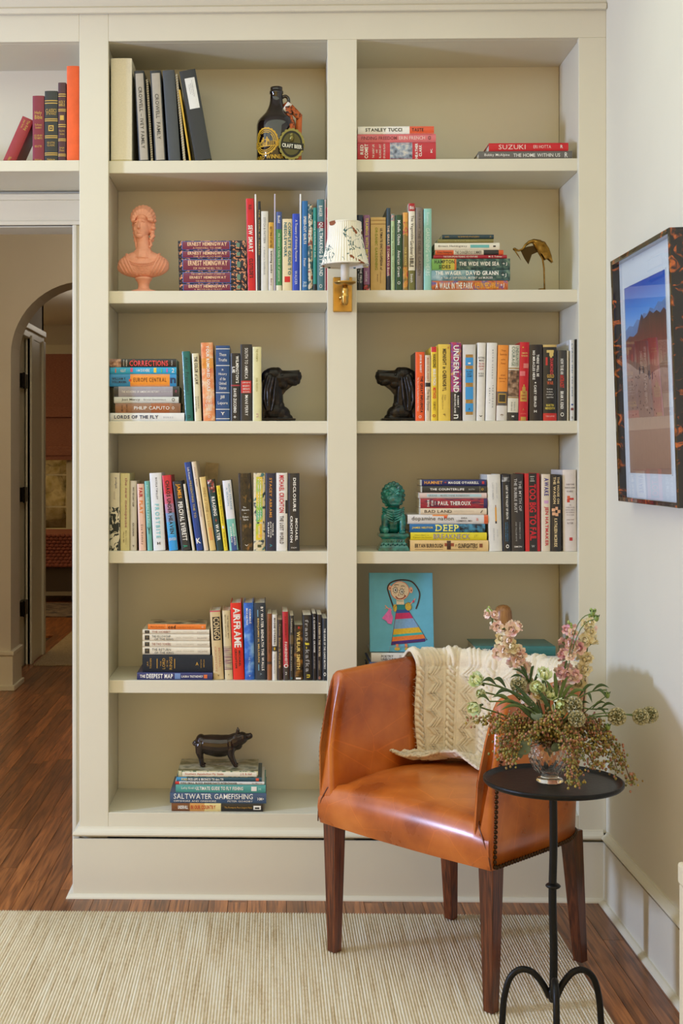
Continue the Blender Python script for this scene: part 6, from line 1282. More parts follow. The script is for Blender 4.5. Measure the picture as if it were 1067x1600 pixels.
# brass heron
OLDB = ramp_mat('old_brass', [(.3,(96,70,24)), (.55,(146,110,46)), (.8,(190,152,80))], 60, .34, metal=.9, bump=.2)
YH = .10
hn = thing('brass_heron', 'antique brass heron figurine bending its neck on the second right shelf', 'figurine', (PX(850, YH), YH, SH[2][0] + .0008))
kh = 4.1/FPX
def hp(cx_, cy_): return ((665 + cx_/4.446 - 850), (451.5 - (340 + cy_/4.446)))
b = SC(kh, OLDB)
def hc(pts, rad, y=0.0, flat=1.0): b.c([(hp(*p)[0], y, hp(*p)[1]) for p in pts], [r_/4.446 for r_ in rad], flat)
hc([(622,198), (648,206), (676,196), (694,168), (720,148), (750,140), (790,150)], [10, 7, 7.5, 9, 12, 15, 20]); b.e(hp(620,196)[0], 0, hp(620,196)[1], 3.0, 2.4, 2.4)
hc([(770,150), (810,168), (838,205), (862,250), (878,288)], [22, 30, 24, 15, 3]); hc([(760,160), (790,205), (800,240)], [16, 17, 9])
fuse(b, 'body', hn, .0012, 2)
b = SC(kh, OLDB)
for s_ in (-1, 1):
    out = [hp(*p) for p in ((756,152), (810,150), (850,190), (880,292), (846,262), (828,272), (806,236), (786,222))]
    b.prism([(x_*kh, z_*kh) for x_, z_ in out], (s_*5.2 - .8)*kh, (s_*5.2 + .8)*kh, OLDB)
fan = [hp(*p) for p in ((662,204), (700,180), (748,170), (782,214), (740,232), (716,300), (690,262))]
b.prism([(x_*kh, z_*kh) for x_, z_ in fan], 1.0*kh, 2.6*kh, mat((70,52,20), .4, .8)); b.build('wings', hn, bevel=.0006, kind='stuff')
b = SC(kh, OLDB); hc([(618,198), (642,236), (663,270)], [6, 4, 1]); b.build('beak', hn, fix=False)
b = SC(kh, OLDB); hc([(790,225), (812,262), (822,330), (824,420), (826,496)], [8, 6.5, 5.5, 5, 6]); b.build('leg', hn, fix=False)
b = SC(kh, OLDB); hb_ = hp(818, 496); b.lathe([(0,0), (26/4.446*kh, 0), (26/4.446*kh, 30/4.446*kh), (22/4.446*kh, 33/4.446*kh), (0, 33/4.446*kh)], OLDB, (hb_[0]*kh, 12*kh, 0), 24); b.build('foot_block', hn)
b.m = OLDB

# growler bottle with medal and ribbon
AMBER = mat((26,15,9), .08, coat=.6, name='dark_amber_glass')
YG = .12; kg = 4.12/FPX
gr = thing('growler_bottle', 'dark brown beer growler with a gold print and a hanging medal', 'bottle', (PX(431.8, YG), YG, SH[1][0] + .0008))
b = MB(); b.lathe([(r_*kg, z_*kg) for r_, z_ in ((0,0),(29,0),(30.7,2),(31,30),(31,58),(30.9,64),(29.4,70.5),(25,76),(18,83),(13.8,90),(11.4,96),(10.2,102),(9.4,112),(10.8,114),(10.8,117.5),(9.3,118.2),(9.6,120),(9.6,123.5),(8,124),(7.4,120),(7.4,112))], AMBER, n=48); b.build('bottle_body', gr)
b = MB(); b.tube(spline([(x_*kg, 0, z_*kg) for x_, z_ in ((9,108), (14,110), (18.5,106), (19,97), (16.5,88), (17,82))], 5), 2.6*kg, AMBER, n=10); b.build('handle', gr)
YEL = mat((196,150,26), .4, name='gold_screenprint')
def cyl(ax, z_, off=.0006): r_ = 31*kg + off; return (r_*math.sin(ax), -r_*math.cos(ax), z_)
b = MB(); ac, zc3, R_ = -.60, 34*kg, 21.5*kg
def ring_print(r_o, r_i, n_=72, scal=0.0, off=.0006, m=YEL):
    vs = []; fs = []
    for i in range(n_ + 1):
        a_ = 2*PI*i/n_; ro = r_o*(1 + scal*abs(math.sin(a_*11)))
        for r_ in (r_i, ro): vs.append(cyl(ac + r_*math.cos(a_)/(31*kg), zc3 + r_*math.sin(a_), off))
    for i in range(n_): fs.append((2*i, 2*i+1, 2*i+3, 2*i+2))
    b.add(vs, fs, m)
ring_print(R_*.95, R_*.86, scal=.07); ring_print(R_*.80, R_*.74); ring_print(R_*.68, R_*.62); ring_print(R_*.34, R_*.10)
put_text(b, 'CRAFT BEER', lambda a_, c_: cyl(ac + lerp(-.60, .58, a_), lerp(26.5, 32.5, c_)*kg + .8*kg*math.cos((a_-.5)*3), .0011), mat((24,16,10), .4), 1)
for sg in (-1, 1):
    vs = [cyl(ac + sg*x_*kg/(31*kg), z_*kg, .0008) for x_, z_ in ((19,25), (29,27), (25,31), (29,37), (19,35))]; b.add(vs, [(0,1,2,3,4)], YEL)
vs = []; fs = []
for i in range(13):
    x_ = lerp(-22, 22, i/12)
    for z_ in (25.5, 33.5): vs.append(cyl(ac + x_/31, z_*kg, .0009))
for i in range(12): fs.append((2*i, 2*i+2, 2*i+3, 2*i+1))
b.add(vs, fs, YEL)
for q, x_ in enumerate((-7, 0, 7)): b.add([cyl(ac + (x_ + a_)/31, z_*kg, .0010) for a_, z_ in ((-2,37), (2,37), (2.6,46), (-2.6,46))], [(0,1,2,3)], AMBER)
put_text(b, 'AWARD WINNER', lambda a_, c_: cyl(lerp(-1.55, .36, a_), lerp(6, 12.5, c_)*kg), YEL, 1)
b.build('screen_print', gr, fix=False, kind='stuff')
md = thing('award_medal', 'scalloped gold and black medal hanging on the growler bottle', 'medal', (PX(455.6, YG - .075), YG - .075, SH[1][0] + 26.5*kg))
MG = mat((132,122,66), .34, .7, name='medal_gold'); MK = mat((34,32,24), .35, .5)
def medal_disc(rx, rz, y0_, y1_, m, scal=0.0, n_=80, name=None):
    b = MB(); poly = []
    for i in range(n_):
        a_ = 2*PI*i/n_; s_ = 1 + scal*(abs(math.sin(a_*10)) - .5); poly.append((rx*s_*math.cos(a_)*kg, rz*s_*math.sin(a_)*kg))
    b.prism(poly, y0_, y1_, m); return b.build(name, md, bevel=0)
medal_disc(19.5, 24, -.0025, .0025, MG, .07, name='medal_rim'); medal_disc(16.4, 20.4, -.0034, -.0024, MK, name='medal_field'); medal_disc(13.6, 17, -.004, -.0033, mat((84,78,44), .4, .6), name='medal_inner')
b = MB(); b.prism([(-17*kg, -6*kg), (18*kg, -10*kg), (18.5*kg, 0), (-16.5*kg, 4*kg)], -.0052, -.0042, MK); b.build('banner', md)
b = MB(); put_text(b, 'CRAFT BEER', lambda a_, c_: (lerp(-14.5, 15.5, a_)*kg, -.0055, (lerp(-4.6, -8.2, a_) + c_*6.0)*kg), mat((226,220,196), .4), 1); b.build('lettering', md, fix=False, kind='stuff')
b = MB(); b.lathe([(0,0), (3.2*kg, 0), (3.8*kg, 8*kg), (2.4*kg, 9*kg)], MG, (0, -.005, 4*kg), 14); b.ell((0, -.005, 14.5*kg), (2.4*kg, .002, 2.4*kg), MG); b.build('goblet', md, kind='stuff')
RIB = ramp_mat('brown_orange_ribbon', [(.42,(74,40,24)), (.5,(210,104,44)), (.62,(96,50,30))], 60, .5)
RIBO = mat((214,110,50), .5, noise=.1, scale=60)
rb = thing('medal_ribbon', 'brown and orange printed ribbon looped through the growler handle', 'ribbon', (PX(431.8, YG), YG, SH[1][0] + .0008))
def strip(pts, w_, m, name):
    b = MB(); pts = spline(pts, 5); vs = []; fs = []
    for i, p in enumerate(pts):
        t = (pts[min(i+1, len(pts)-1)] - pts[max(i-1, 0)]); nx = Vector((-t.z, 0, t.x)).normalized()*w_/2
        vs += [p - nx, p + nx]
    for i in range(len(pts)-1): fs.append((2*i, 2*i+1, 2*i+3, 2*i+2))
    b.add(vs, fs, m, True); o = b.build(name, rb); s_ = o.modifiers.new('t', 'SOLIDIFY'); s_.thickness = .0007
def gp3(px_, py_, y_): return Vector(((px_ - 431.8)*kg, y_, (249.5 - py_)*kg))
strip([gp3(446,150,-.006), gp3(452,158,-.016), gp3(460,167,-.022), gp3(468,176,-.024)], 11*kg, RIB, 'ribbon_band')
strip([gp3(467,173,-.022), gp3(466.5,190,-.018), gp3(466,215,-.014), gp3(466,240,-.012), gp3(466,248,-.012)], 9.5*kg, RIBO, 'ribbon_tail')
strip([gp3(449,158,-.024), gp3(452,172,-.034), gp3(456,190,-.048), gp3(456,199,-.066)], 8*kg, RIB, 'ribbon_loop')
strip([gp3(443,168,-.022), gp3(448,160,-.0235), gp3(453,153,-.022)], 8*kg, mat((226,220,206), .5), 'ribbon_badge')

# ---------------------------------------------------------------- child's painting on a wire easel
cvp = thing('child_painting', 'child’s painting of a girl in a striped dress on a sky-blue canvas', 'painting', (PX(578, .048), .048, ztop5 + .002))
cw = PX(678, .048) - PX(578, .048); chh = PZ(895, .085, 625) - (ztop5 + .002)
cvp.rotation_euler = (-.16, 0, 0)
hC = chh/math.cos(.16)
SKYB = mat((96,172,196), .6, noise=.05, scale=40, name='canvas_sky_blue')
b = MB(); b.box(0, cw, 0, .014, 0, hC, SKYB); b.build('canvas', cvp, bevel=.001)
CW_, CH_ = 414.0, 500.0                        # drawing units: crop pixels, origin top left of the canvas
def cp(x_, y_): return ((x_ - 70)/CW_*cw, hC*(1 - (y_ - 62)/CH_))
b = MB(); lay = [0]
def shp(pts, col):
    lay[0] += 1; b.add([(cp(*p)[0], -.0004 - .00003*lay[0], cp(*p)[1]) for p in pts], [tuple(range(len(pts)))], mat(col, .7, noise=.10, scale=160))
def circ(x_, y_, rx, ry, col, n_=28): shp([(x_ + rx*math.cos(2*PI*i/n_), y_ + ry*math.sin(2*PI*i/n_)) for i in range(n_)], col)
def stroke(pts, w_, col):
    p2 = [(p.x, p.y) for p in spline([(x_, y_, 0) for x_, y_ in pts], 5)]; L = []; R = []
    for i, p in enumerate(p2):
        a_ = p2[max(i-1, 0)]; c_ = p2[min(i+1, len(p2)-1)]; dx, dy = c_[0]-a_[0], c_[1]-a_[1]; l_ = math.hypot(dx, dy) or 1
        L.append((p[0] - dy/l_*w_/2, p[1] + dx/l_*w_/2)); R.append((p[0] + dy/l_*w_/2, p[1] - dx/l_*w_/2))
    lay[0] += 1; y_ = -.0004 - .00003*lay[0]; n_ = len(L)
    b.add([(cp(*p)[0], y_, cp(*p)[1]) for p in L + R], [(i, i+1, n_+i+1, n_+i) for i in range(n_-1)], mat(col, .7))
SK = (226,206,180); BR = (58,32,26)
def dl(y_): t = (y_ - 262)/256; return lerp(250, 208, t), lerp(298, 428, min(1, t*1.15))
for y0_, y1_, col in ((262,298,(30,130,140)), (298,320,(44,84,160)), (320,358,(196,44,100)), (358,420,(120,160,200)), (420,455,(216,174,40)), (455,470,(60,170,160)), (470,498,(226,120,50)), (498,520,(70,40,110))):
    (a0, c0), (a1, c1) = dl(y0_), dl(y1_); sl = (y0_ - 262)/256*22
    sl1 = (y1_ - 262)/256*22
    shp([(a0, y0_), (c0, y0_ - sl), (c1, y1_ - sl1), (a1, y1_)], col)
stroke([(250,262), (232,380), (208,518)], 3, (120,40,70)); stroke([(298,262), (360,360), (428,470), (420,490), (208,520)], 3, (90,40,80))
circ(270, 176, 62, 60, (214,110,80)); circ(270, 176, 58, 56, SK); shp([(246,232), (292,232), (296,264), (246,264)], SK); stroke([(248,240), (290,242)], 4, (80,150,140))
circ(204, 158, 12, 16, (230,170,140)); circ(342, 172, 11, 20, (230,170,140)); circ(344, 175, 3, 6, BR); circ(205, 160, 3, 5, BR)
stroke([(232,300), (212,240), (196,190), (190,160), (205,130), (245,112), (300,108), (350,120), (385,160), (398,200), (388,250), (372,292)], 9, BR)
for x_ in (240, 282): circ(x_, 172 if x_ < 260 else 182, 14, 17, (60,40,36)); circ(x_, 172 if x_ < 260 else 182, 11, 14, W); circ(x_ + 1, 172 if x_ < 260 else 182, 6, 8, (40,30,30)); circ(x_ + 2, 170 if x_ < 260 else 180, 2, 3, W)
for x_, y_ in ((240,172), (282,182)):
    for i in range(9):
        a_ = 2*PI*i/9; stroke([(x_ + 14*math.cos(a_), y_ + 17*math.sin(a_)), (x_ + 20*math.cos(a_), y_ + 25*math.sin(a_))], 2.5, (60,40,36))
stroke([(232,142), (246,138), (262,140)], 4, (90,60,50)); stroke([(276,148), (290,146), (300,150)], 4, (90,60,50)); stroke([(262,196), (258,206), (266,208)], 3, (160,90,70))
stroke([(240,212), (256,226), (276,228), (296,218), (306,206)], 6, (140,40,40)); stroke([(294,204), (308,212)], 4, (140,40,40))
circ(236, 286, 12, 24, (206,170,60)); circ(322, 276, 20, 26, (206,170,60)); stroke([(250,264), (232,282), (228,306)], 3, (120,90,40)); stroke([(300,262), (330,252), (342,276), (340,296)], 3, (120,90,40))
stroke([(214,300), (190,288), (172,270)], 6, (226,160,130)); stroke([(182,284), (170,292)], 4, (226,160,130)); stroke([(336,262), (356,240), (368,226)], 6, (226,150,130)); circ(356, 244, 6, 8, (196,50,90))
shp([(206,280), (186,308), (150,352), (178,368), (188,384), (212,388), (222,346), (212,320)], (222,110,180))
stroke([(246,514), (246,536)], 16, (226,130,80)); stroke([(302,512), (306,534)], 16, (226,130,80)); circ(246, 544, 18, 10, (214,176,70)); circ(308, 544, 14, 10, (214,176,70))
b.build('drawing', cvp, fix=False, kind='stuff')
ea = thing('wire_easel', 'small clear wire easel holding the child’s painting', 'easel', (PX(578, .045), .045, ztop5))
WIRE = mat((150,160,165), .3, .7)
b = MB(); zf = ztop5
xa, xb = (PX(608, .07) - PX(578, .07)), (PX(644, .07) - PX(578, .07))
b.tube([(xa, .001, .0012), (xa, -.008, .0012), (xa, -.008, .018), (xb, -.008, .018), (xb, -.008, .0012), (xb, .001, .0012)], .0009, WIRE, n=6); b.build('front_lip', ea)
b = MB()
for x_ in (xa, xb): b.tube([(x_, .001, .0012), (x_, .085, .0012), (x_, .045, .13)], .0009, WIRE, n=6)
b.build('stand_wire', ea, kind='stuff')

# wooden peg figure
WOODT = wood_mat('turned_beech', (150,96,48), (186,128,70), (208,152,92), .4, 1.5, 'z', .1)
pf = thing('wooden_peg_figure', 'round-headed wooden peg figure with a red collar behind the flowers', 'figurine', (PX(786, .1), .1, ztop5r + .0002))
kp = 4.1/FPX; hz = (PZ(945, .1, 786) - ztop5r)/kp
b = MB(); b.lathe([(0,0), (10*kp,0), (10.5*kp,2*kp), (10.5*kp,13*kp), (8*kp,15*kp), (0,15*kp)], mat((190,40,50), .35), n=28); b.build('red_collar', pf)
b = MB(); b.lathe([(0,15*kp), (9*kp,15*kp), (12*kp,20*kp), (13.6*kp,30*kp), (13.8*kp,(hz-20)*kp), (13*kp,(hz-10)*kp), (10.5*kp,(hz-4)*kp), (6.5*kp,(hz-1)*kp), (2*kp,hz*kp), (0,hz*kp)], WOODT, n=32); b.build('wooden_head', pf)
# ---------------------------------------------------------------- crystal vase
VX, VY = P(859, 1218, TY + .005).x, TY + .005
vz = ZT + .0003; kv = 2.92/FPX
CRYS = bpy.data.materials.new('cut_crystal'); CRYS.use_nodes = True; cb_ = CRYS.node_tree.nodes['Principled BSDF']
cb_.inputs['Transmission Weight'].default_value = 1; cb_.inputs['Roughness'].default_value = .01; cb_.inputs['IOR'].default_value = 1.5; cb_.inputs['Base Color'].default_value = (.97,.98,.97,1)
va_ = thing('crystal_vase', 'round cut crystal vase standing on the iron side table', 'vase', (VX, VY, vz))
vprof = [(20,0), (20.5,2), (19,5), (13,8), (15,11), (24,18), (31,30), (33,40), (32,50), (28,59), (25,64), (25,67)]
def cut(an, z_):
    t = z_/kv; w_ = max(0, min(1, (t - 12)/8))*max(0, min(1, (56 - t)/8))
    return 1 - .055*w_*(abs(math.sin(an*9 + t*.16)) ** 3 + abs(math.sin(an*9 - t*.16)) ** 3)
pv = spline([(r_*kv, 0, z_*kv) for r_, z_ in vprof], 4)
b = MB(); b.lathe([(0, 0)] + [(p.x, p.z) for p in pv] + [(p.x - 2.4*kv, p.z) for p in pv[::-1] if p.z > 13*kv] + [(0, 14*kv)], CRYS, n=108, caps=False, wob=cut); b.build('vase_body', va_)
MOUTH = Vector((VX, VY, vz + 62*kv))

# ---------------------------------------------------------------- flowers
def FP(px_, py_, dy=0.0): return P(px_, py_, TY + dy)
rf = random.Random(21)
GREEN = mat((86,108,52), .5, noise=.15, scale=60, name='stem_green'); DGREEN = mat((58,84,44), .5, noise=.2, scale=60, name='leaf_green'); EUC = mat((112,128,104), .6, noise=.15, scale=40, name='eucalyptus_grey_green')
def petal_mat(name, c0, c1, c2): return ramp_mat(name, [(.3,c0), (.52,c1), (.75,c2)], 55, .6, rand=True)
STOCK_P = petal_mat('blush_petals', (226,170,170), (244,222,204), (248,236,218)); STOCK_M = petal_mat('mauve_petals', (200,132,154), (234,190,188), (246,226,208)); STOCK_C = petal_mat('cream_petals', (226,206,150), (240,230,196), (246,238,216)); LISI = petal_mat('pale_green_petals', (196,212,140), (230,236,192), (242,242,216))
def petal(mb, M_, L, Wd, cup, m, rr):
    """one ruffled petal along +x bending up"""
    n_, k_ = 4, 4; vs = []
    for i in range(n_ + 1):
        t = i/n_; w_ = Wd*math.sin(PI*(.12 + .74*t))*(.7 + .5*t)
        for j in range(k_ + 1):
            s_ = 2*j/k_ - 1
            vs.append(M_ @ Vector((L*t*math.cos(cup*t), s_*w_, L*t*math.sin(cup*t) + .16*L*s_*s_*t + rr.uniform(-1, 1)*.10*L*t)))
    fs = [(i*(k_+1)+j, i*(k_+1)+j+1, (i+1)*(k_+1)+j+1, (i+1)*(k_+1)+j) for i in range(n_) for j in range(k_)]
    mb.add(vs, fs, m, True)
def floret_mesh(m, R, seed, layers=((5,.25,1),(5,.75,.82),(4,1.2,.6))):
    rr = random.Random(seed); mb = MB()
    for li_, (n_, cup, s_) in enumerate(layers):
        for i in range(n_):
            M_ = Matrix.Rotation(2*PI*i/n_ + li_*.6 + rr.uniform(-.2,.2), 3, 'Z') @ Matrix.Rotation(-.12 - .25*li_ + rr.uniform(-.15,.15), 3, 'Y'); petal(mb, M_, R*s_, R*s_*.42, cup, m, rr)
    mb.ell((0,0,R*.12), (R*.13,R*.13,R*.16), mat((178,186,90), .6), u=8, v=5)
    mb.tube([(0,0,-R*.6), (0,0,R*.05)], [R*.10, R*.2], GREEN, n=6)
    return mb.mesh('floret')
FM = {k_: [floret_mesh(m_, .0172, s_) for s_ in range(3)] for k_, m_ in (('p', STOCK_P), ('m', STOCK_M), ('c', STOCK_C))}
LM = [floret_mesh(LISI, .026, s_, ((6,.7,1),(6,1.1,.9),(5,1.5,.7))) for s_ in (5, 6)]
def face(o, d):
    o.rotation_mode = 'QUATERNION'; o.rotation_quaternion = Vector(d).normalized().to_track_quat('Z', 'Y')
def stem_to(mb, pts, r_, m): mb.tube(spline([MOUTH + Vector((0,0,-.035)), MOUTH] + pts, 5), r_, m, n=7)
def stock(label, path, tip, cols, dy):
    t_ = thing('stock_flower', label, 'flower', MOUTH); t_['group'] = 'flower stems in the crystal vase'
    L_ = [FP(x_, y_, dy) for x_, y_ in path]
    b = MB(); stem_to(b, L_[::-1] + [FP(*tip, dy)], .0022, GREEN); o = b.build('stem', t_); o.location = -Vector(t_.location)
    top = FP(*tip, dy); n_ = 0
    for i, p in enumerate(L_):
        for q in range(4):
            ang = rf.uniform(0, 2*PI); off = Vector((math.cos(ang)*.006, -abs(math.sin(ang))*.012 if q < 2 else .012, rf.uniform(-.006, .006)))
            f = bpy.data.objects.new('floret', rf.choice(FM[cols[n_ % len(cols)]])); COL.objects.link(f); f.parent = t_; f.location = p + off - MOUTH; n_ += 1
            s_ = rf.uniform(.8, 1.12)*(.75 if i < 2 else 1); f.scale = (s_, s_, s_)
            d_ = Vector((off.x*60 + rf.uniform(-.4,.4), off.y*70 - .25, .35 + rf.uniform(-.3,.3))); face(f, d_)
    b = MB()
    for q in range(6): b.ell(top + Vector((rf.uniform(-.006,.006), rf.uniform(-.006,.006), rf.uniform(-.004,.012))), (.0032,.0032,.005), mat((150,168,90), .5), u=7, v=5)
    o = b.build('tip_buds', t_, fix=False, kind='stuff'); o.location = -MOUTH
stock('tall blush stock flower leaning left in front of the wooden peg figure', [(768,963),(774,981),(803,983),(789,999),(796,1010),(784.5,1020),(811,1020),(805,1036),(818,1046),(826,1062)], (764,958), 'ppcpp', 0.0)
stock('mauve-pink stock flower upright at the right of the bouquet', [(891,985),(883.5,1006),(900,1011),(888,1026),(882,1049),(893,1059),(876,1077),(886,1082)], (893,980), 'pmmpm', .0)
stock('cream stock flower, tallest at the right of the bouquet', [(919.5,973),(925.5,985),(919,1002),(915,1026),(909,1047),(903,1066)], (925,961), 'ccpc', .02)
stock('short blush stock flower low in the middle of the bouquet', [(832,1082),(846,1090),(826,1094)], (836,1070), 'pcp', -.03)
def lisi(label, heads, dy):
    t_ = thing('lisianthus', label, 'flower', MOUTH); t_['group'] = 'flower stems in the crystal vase'
    b = MB()
    for x_, y_, s_, dr in heads:
        p = FP(x_, y_, dy); mid = FP((x_ + 859)/2, min(y_, 1110) + 20, dy); stem_to(b, [mid, p], .0018, GREEN)
        f = bpy.data.objects.new('bloom', rf.choice(LM)); COL.objects.link(f); f.parent = t_; f.location = p - MOUTH; f.scale = (s_, s_, s_); face(f, dr)
    o = b.build('stem', t_); o.location = -MOUTH
lisi('two pale green lisianthus blooms reaching far left over the throw', [(750,1066,.95,(-.6,-.5,.5)), (747,1104,.9,(-.7,-.5,-.2)), (752,1080,.6,(-.3,-.8,-.3))], -.02)
lisi('pale green lisianthus blooms in the middle of the bouquet', [(849,1060,.9,(0,-.5,.8)), (841,1076,.9,(-.3,-.8,.3)), (872,1098,1.0,(.1,-.9,-.2)), (858,1088,.8,(.1,-.7,.6))], -.035)
# scabiosa seed pods: cups all over a ball
PODC = ramp_mat('seed_pod_cups', [(.35,(160,156,118)), (.6,(212,204,170)), (.8,(234,226,200))], 200, .75); PODD = mat((104,104,66), .8)
def pod_mesh():
    mb = MB(); R = .0155; mb.ell((0,0,0), (R*.9, R*.9, R*.9), PODD, u=16, v=10); n_ = 54
    for i in range(n_):
        z_ = 1 - 2*(i + .5)/n_; a_ = i*2.39996; r_ = math.sqrt(max(0, 1 - z_*z_)); d_ = Vector((r_*math.cos(a_), r_*math.sin(a_), z_)); q = d_.to_track_quat('Z', 'Y').to_matrix()
        rings_ = [[d_*R*h_ + q @ Vector((w_*math.cos(2*PI*j/7), w_*math.sin(2*PI*j/7), 0)) for j in range(7)] for h_, w_ in ((.86,.0018), (1.0,.0027), (1.16,.0040))]
        mb.rings(rings_, PODC, False, False); mb.ell(d_*R*.98, (.0012,.0012,.0012), PODD, u=5, v=4)
    return mb.mesh('seed_head')
PODM = pod_mesh()
for (x_, y_, dy, mid, lab) in ((810,1070,-.03,(835,1110),'round beige seed pod at the left foot of the tall blush flower'), (896,1102,-.05,(880,1130),'upper of two seed pods at the front of the bouquet'), (901,1123,-.075,(880,1145),'lower of two seed pods at the front of the bouquet'),
        (964,1120,-.03,(915,1122),'seed pod standing alone right of the bouquet'), (1001,1120,-.03,(930,1116),'nearer of the two outermost right seed pods'), (1015,1117,.0,(935,1120),'outermost seed pod at the far right')):
    t_ = thing('scabiosa_pod', lab, 'seed pod', MOUTH); t_['group'] = 'scabiosa seed pods in the bouquet'
    p = FP(x_, y_, dy); b = MB(); stem_to(b, [FP(*mid, dy), p], .0013, GREEN); o = b.build('stem', t_); o.location = -MOUTH
    f = bpy.data.objects.new('seed_head', PODM); COL.objects.link(f); f.parent = t_; f.location = p - MOUTH; f.rotation_euler = (rf.random()*3, rf.random()*3, 0); s_ = rf.uniform(.95, 1.1); f.scale = (s_, s_, s_)
# seeded eucalyptus: drooping branches with berry clusters
BER = [mat(c, .45, noise=.2, scale=90, name='berry') for c in ((160,140,66), (136,108,54), (166,112,84), (124,122,60))]
def branch(label, path, dy0, dy1, n_twig, spread):
    t_ = thing('seeded_eucalyptus', label, 'branch', MOUTH); t_['group'] = 'seeded eucalyptus in the bouquet'
    L_ = [FP(x_, y_, lerp(dy0, dy1, i/(len(path)-1))) for i, (x_, y_) in enumerate(path)]
    pts_ = spline([MOUTH + Vector((0,0,-.03)), MOUTH] + L_, 8); N_ = len(pts_)
    b = MB(); b.tube(pts_, [lerp(.0022, .001, i/(N_-1)) for i in range(N_)], mat((110,78,56), .6), n=6)
    bb_ = MB()
    for k_ in range(n_twig):
        i = int(lerp(N_*.25, N_-1, k_/(n_twig-1))); p = pts_[i]
        d_ = Vector((rf.uniform(-1,1), rf.uniform(-1,.6), rf.uniform(-.9,.7))).normalized()*spread*rf.uniform(.5, 1.1)
        e = p + d_; b.tube([p, p + d_*.5 + Vector((0,0,.003)), e], .0006, GREEN, n=4)
        for q in range(10):
            o_ = Vector((rf.gauss(0,1), rf.gauss(0,1), rf.gauss(0,1)))*.0062; c_ = p.lerp(e, .45 + .55*rf.random()) + o_
            r_ = rf.uniform(.0021, .0031); bb_.ell(c_, (r_, r_, r_*1.25), rf.choice(BER), Matrix.Rotation(rf.uniform(-.8,.8), 3, 'X'), u=6, v=4)
    o = b.build('twigs', t_, fix=False); o.location = -MOUTH; o = bb_.build('berries', t_, fix=False, kind='stuff'); o.location = -MOUTH
EB = [('leftmost seeded eucalyptus spray reaching over the throw', [(820,1128),(780,1122),(745,1128)], -.02, -.05, 20, .017), ('seeded eucalyptus spray left of the vase, upper', [(825,1130),(798,1128),(778,1140)], -.03, -.07, 26, .022),
 ('seeded eucalyptus spray hanging left of the vase, middle', [(825,1135),(795,1150),(780,1172)], -.02, -.06, 28, .022), ('seeded eucalyptus spray drooping left to the table edge', [(830,1140),(805,1165),(792,1195)], -.04, -.085, 26, .018),
 ('seeded eucalyptus spray in front over the vase rim', [(850,1132),(835,1140),(820,1150)], -.06, -.09, 26, .02), ('seeded eucalyptus spray above the vase centre', [(862,1130),(860,1122),(868,1128)], -.05, -.08, 26, .024),
 ('seeded eucalyptus spray over the right vase rim', [(875,1135),(890,1145),(895,1165)], -.06, -.09, 26, .021), ('seeded eucalyptus spray drooping right of the vase to the table', [(880,1140),(898,1175),(902,1222)], -.07, -.11, 26, .016),
 ('pinkish seeded eucalyptus spray trailing low over the table front', [(878,1145),(890,1190),(893,1226)], -.09, -.125, 18, .012), ('seeded eucalyptus spray arching right of the vase', [(895,1130),(925,1150),(940,1180)], -.03, -.05, 30, .024),
 ('seeded eucalyptus spray reaching right and down past the table', [(900,1128),(945,1155),(965,1205)], -.02, -.04, 30, .02), ('rightmost seeded eucalyptus spray drooping beyond the table rim', [(905,1128),(960,1165),(988,1228)], 0, -.02, 30, .015),
 ('seeded eucalyptus spray at upper right under the pods', [(890,1125),(920,1128),(945,1140)], .02, .03, 28, .026), ('seeded eucalyptus spray behind the vase', [(850,1130),(870,1140),(905,1150)], .03, .05, 28, .03), ('seeded eucalyptus spray behind at left', [(835,1130),(808,1135),(790,1150)], .02, .03, 26, .026), ('seeded eucalyptus spray right of the vase foot', [(890,1140),(915,1172),(930,1200)], -.05, -.08, 26, .02)]
for e in EB: branch(*e)
# leaves and green buds
def blade(mb, p0_, p1_, w_, m, sag=.01, n_=7, side=Vector((0,-1,0))):
    d_ = (p1_ - p0_); s_ = d_.cross(side).normalized(); vs = []
    for i in range(n_ + 1):
        t = i/n_; ww = w_*math.sin(PI*(.06 + .94*t))**.8*(1 if t < 1 else 0); q = p0_ + d_*t + Vector((0,0,sag*math.sin(PI*t)))
        vs += [q - s_*ww, q + Vector((0,-.0015,0)), q + s_*ww]
    fs = []
    for i in range(n_): fs += [(3*i, 3*i+1, 3*i+4, 3*i+3), (3*i+1, 3*i+2, 3*i+5, 3*i+4)]
    mb.add(vs, fs, m, True)
def spray(name, label, cat, build):
    t_ = thing(name, label, cat, MOUTH); t_['group'] = 'greenery in the crystal vase'; return t_
def leafy(label, stem, leaves, m, wd, dy):
    t_ = spray('leafy_stem', label, 'foliage', None); b = MB(); stem_to(b, [FP(x_, y_, dy) for x_, y_ in stem], .0016, GREEN); o = b.build('stem', t_); o.location = -MOUTH
    for (a_, c_) in leaves:
        b = MB(); blade(b, FP(*a_, dy), FP(*c_, dy - .012), wd, m); o = b.build('leaf', t_, fix=False); o.location = -MOUTH
leafy('long narrow green leaves sweeping left from the vase', [(838,1110),(800,1082),(775,1070)], [((860,1135),(790,1075)), ((850,1130),(800,1068)), ((858,1140),(812,1080)), ((775,1070),(752,1066)), ((790,1074),(770,1062)), ((800,1082),(772,1088)), ((835,1128),(795,1095)), ((866,1130),(838,1075))], DGREEN, .0045, -.045)
leafy('low green stem with narrow leaves pointing left under the pale blooms', [(835,1115),(800,1098),(765,1096)], [((800,1098),(768,1090)), ((810,1100),(775,1104)), ((765,1096),(745,1092)), ((820,1108),(782,1110))], GREEN, .0036, -.05)
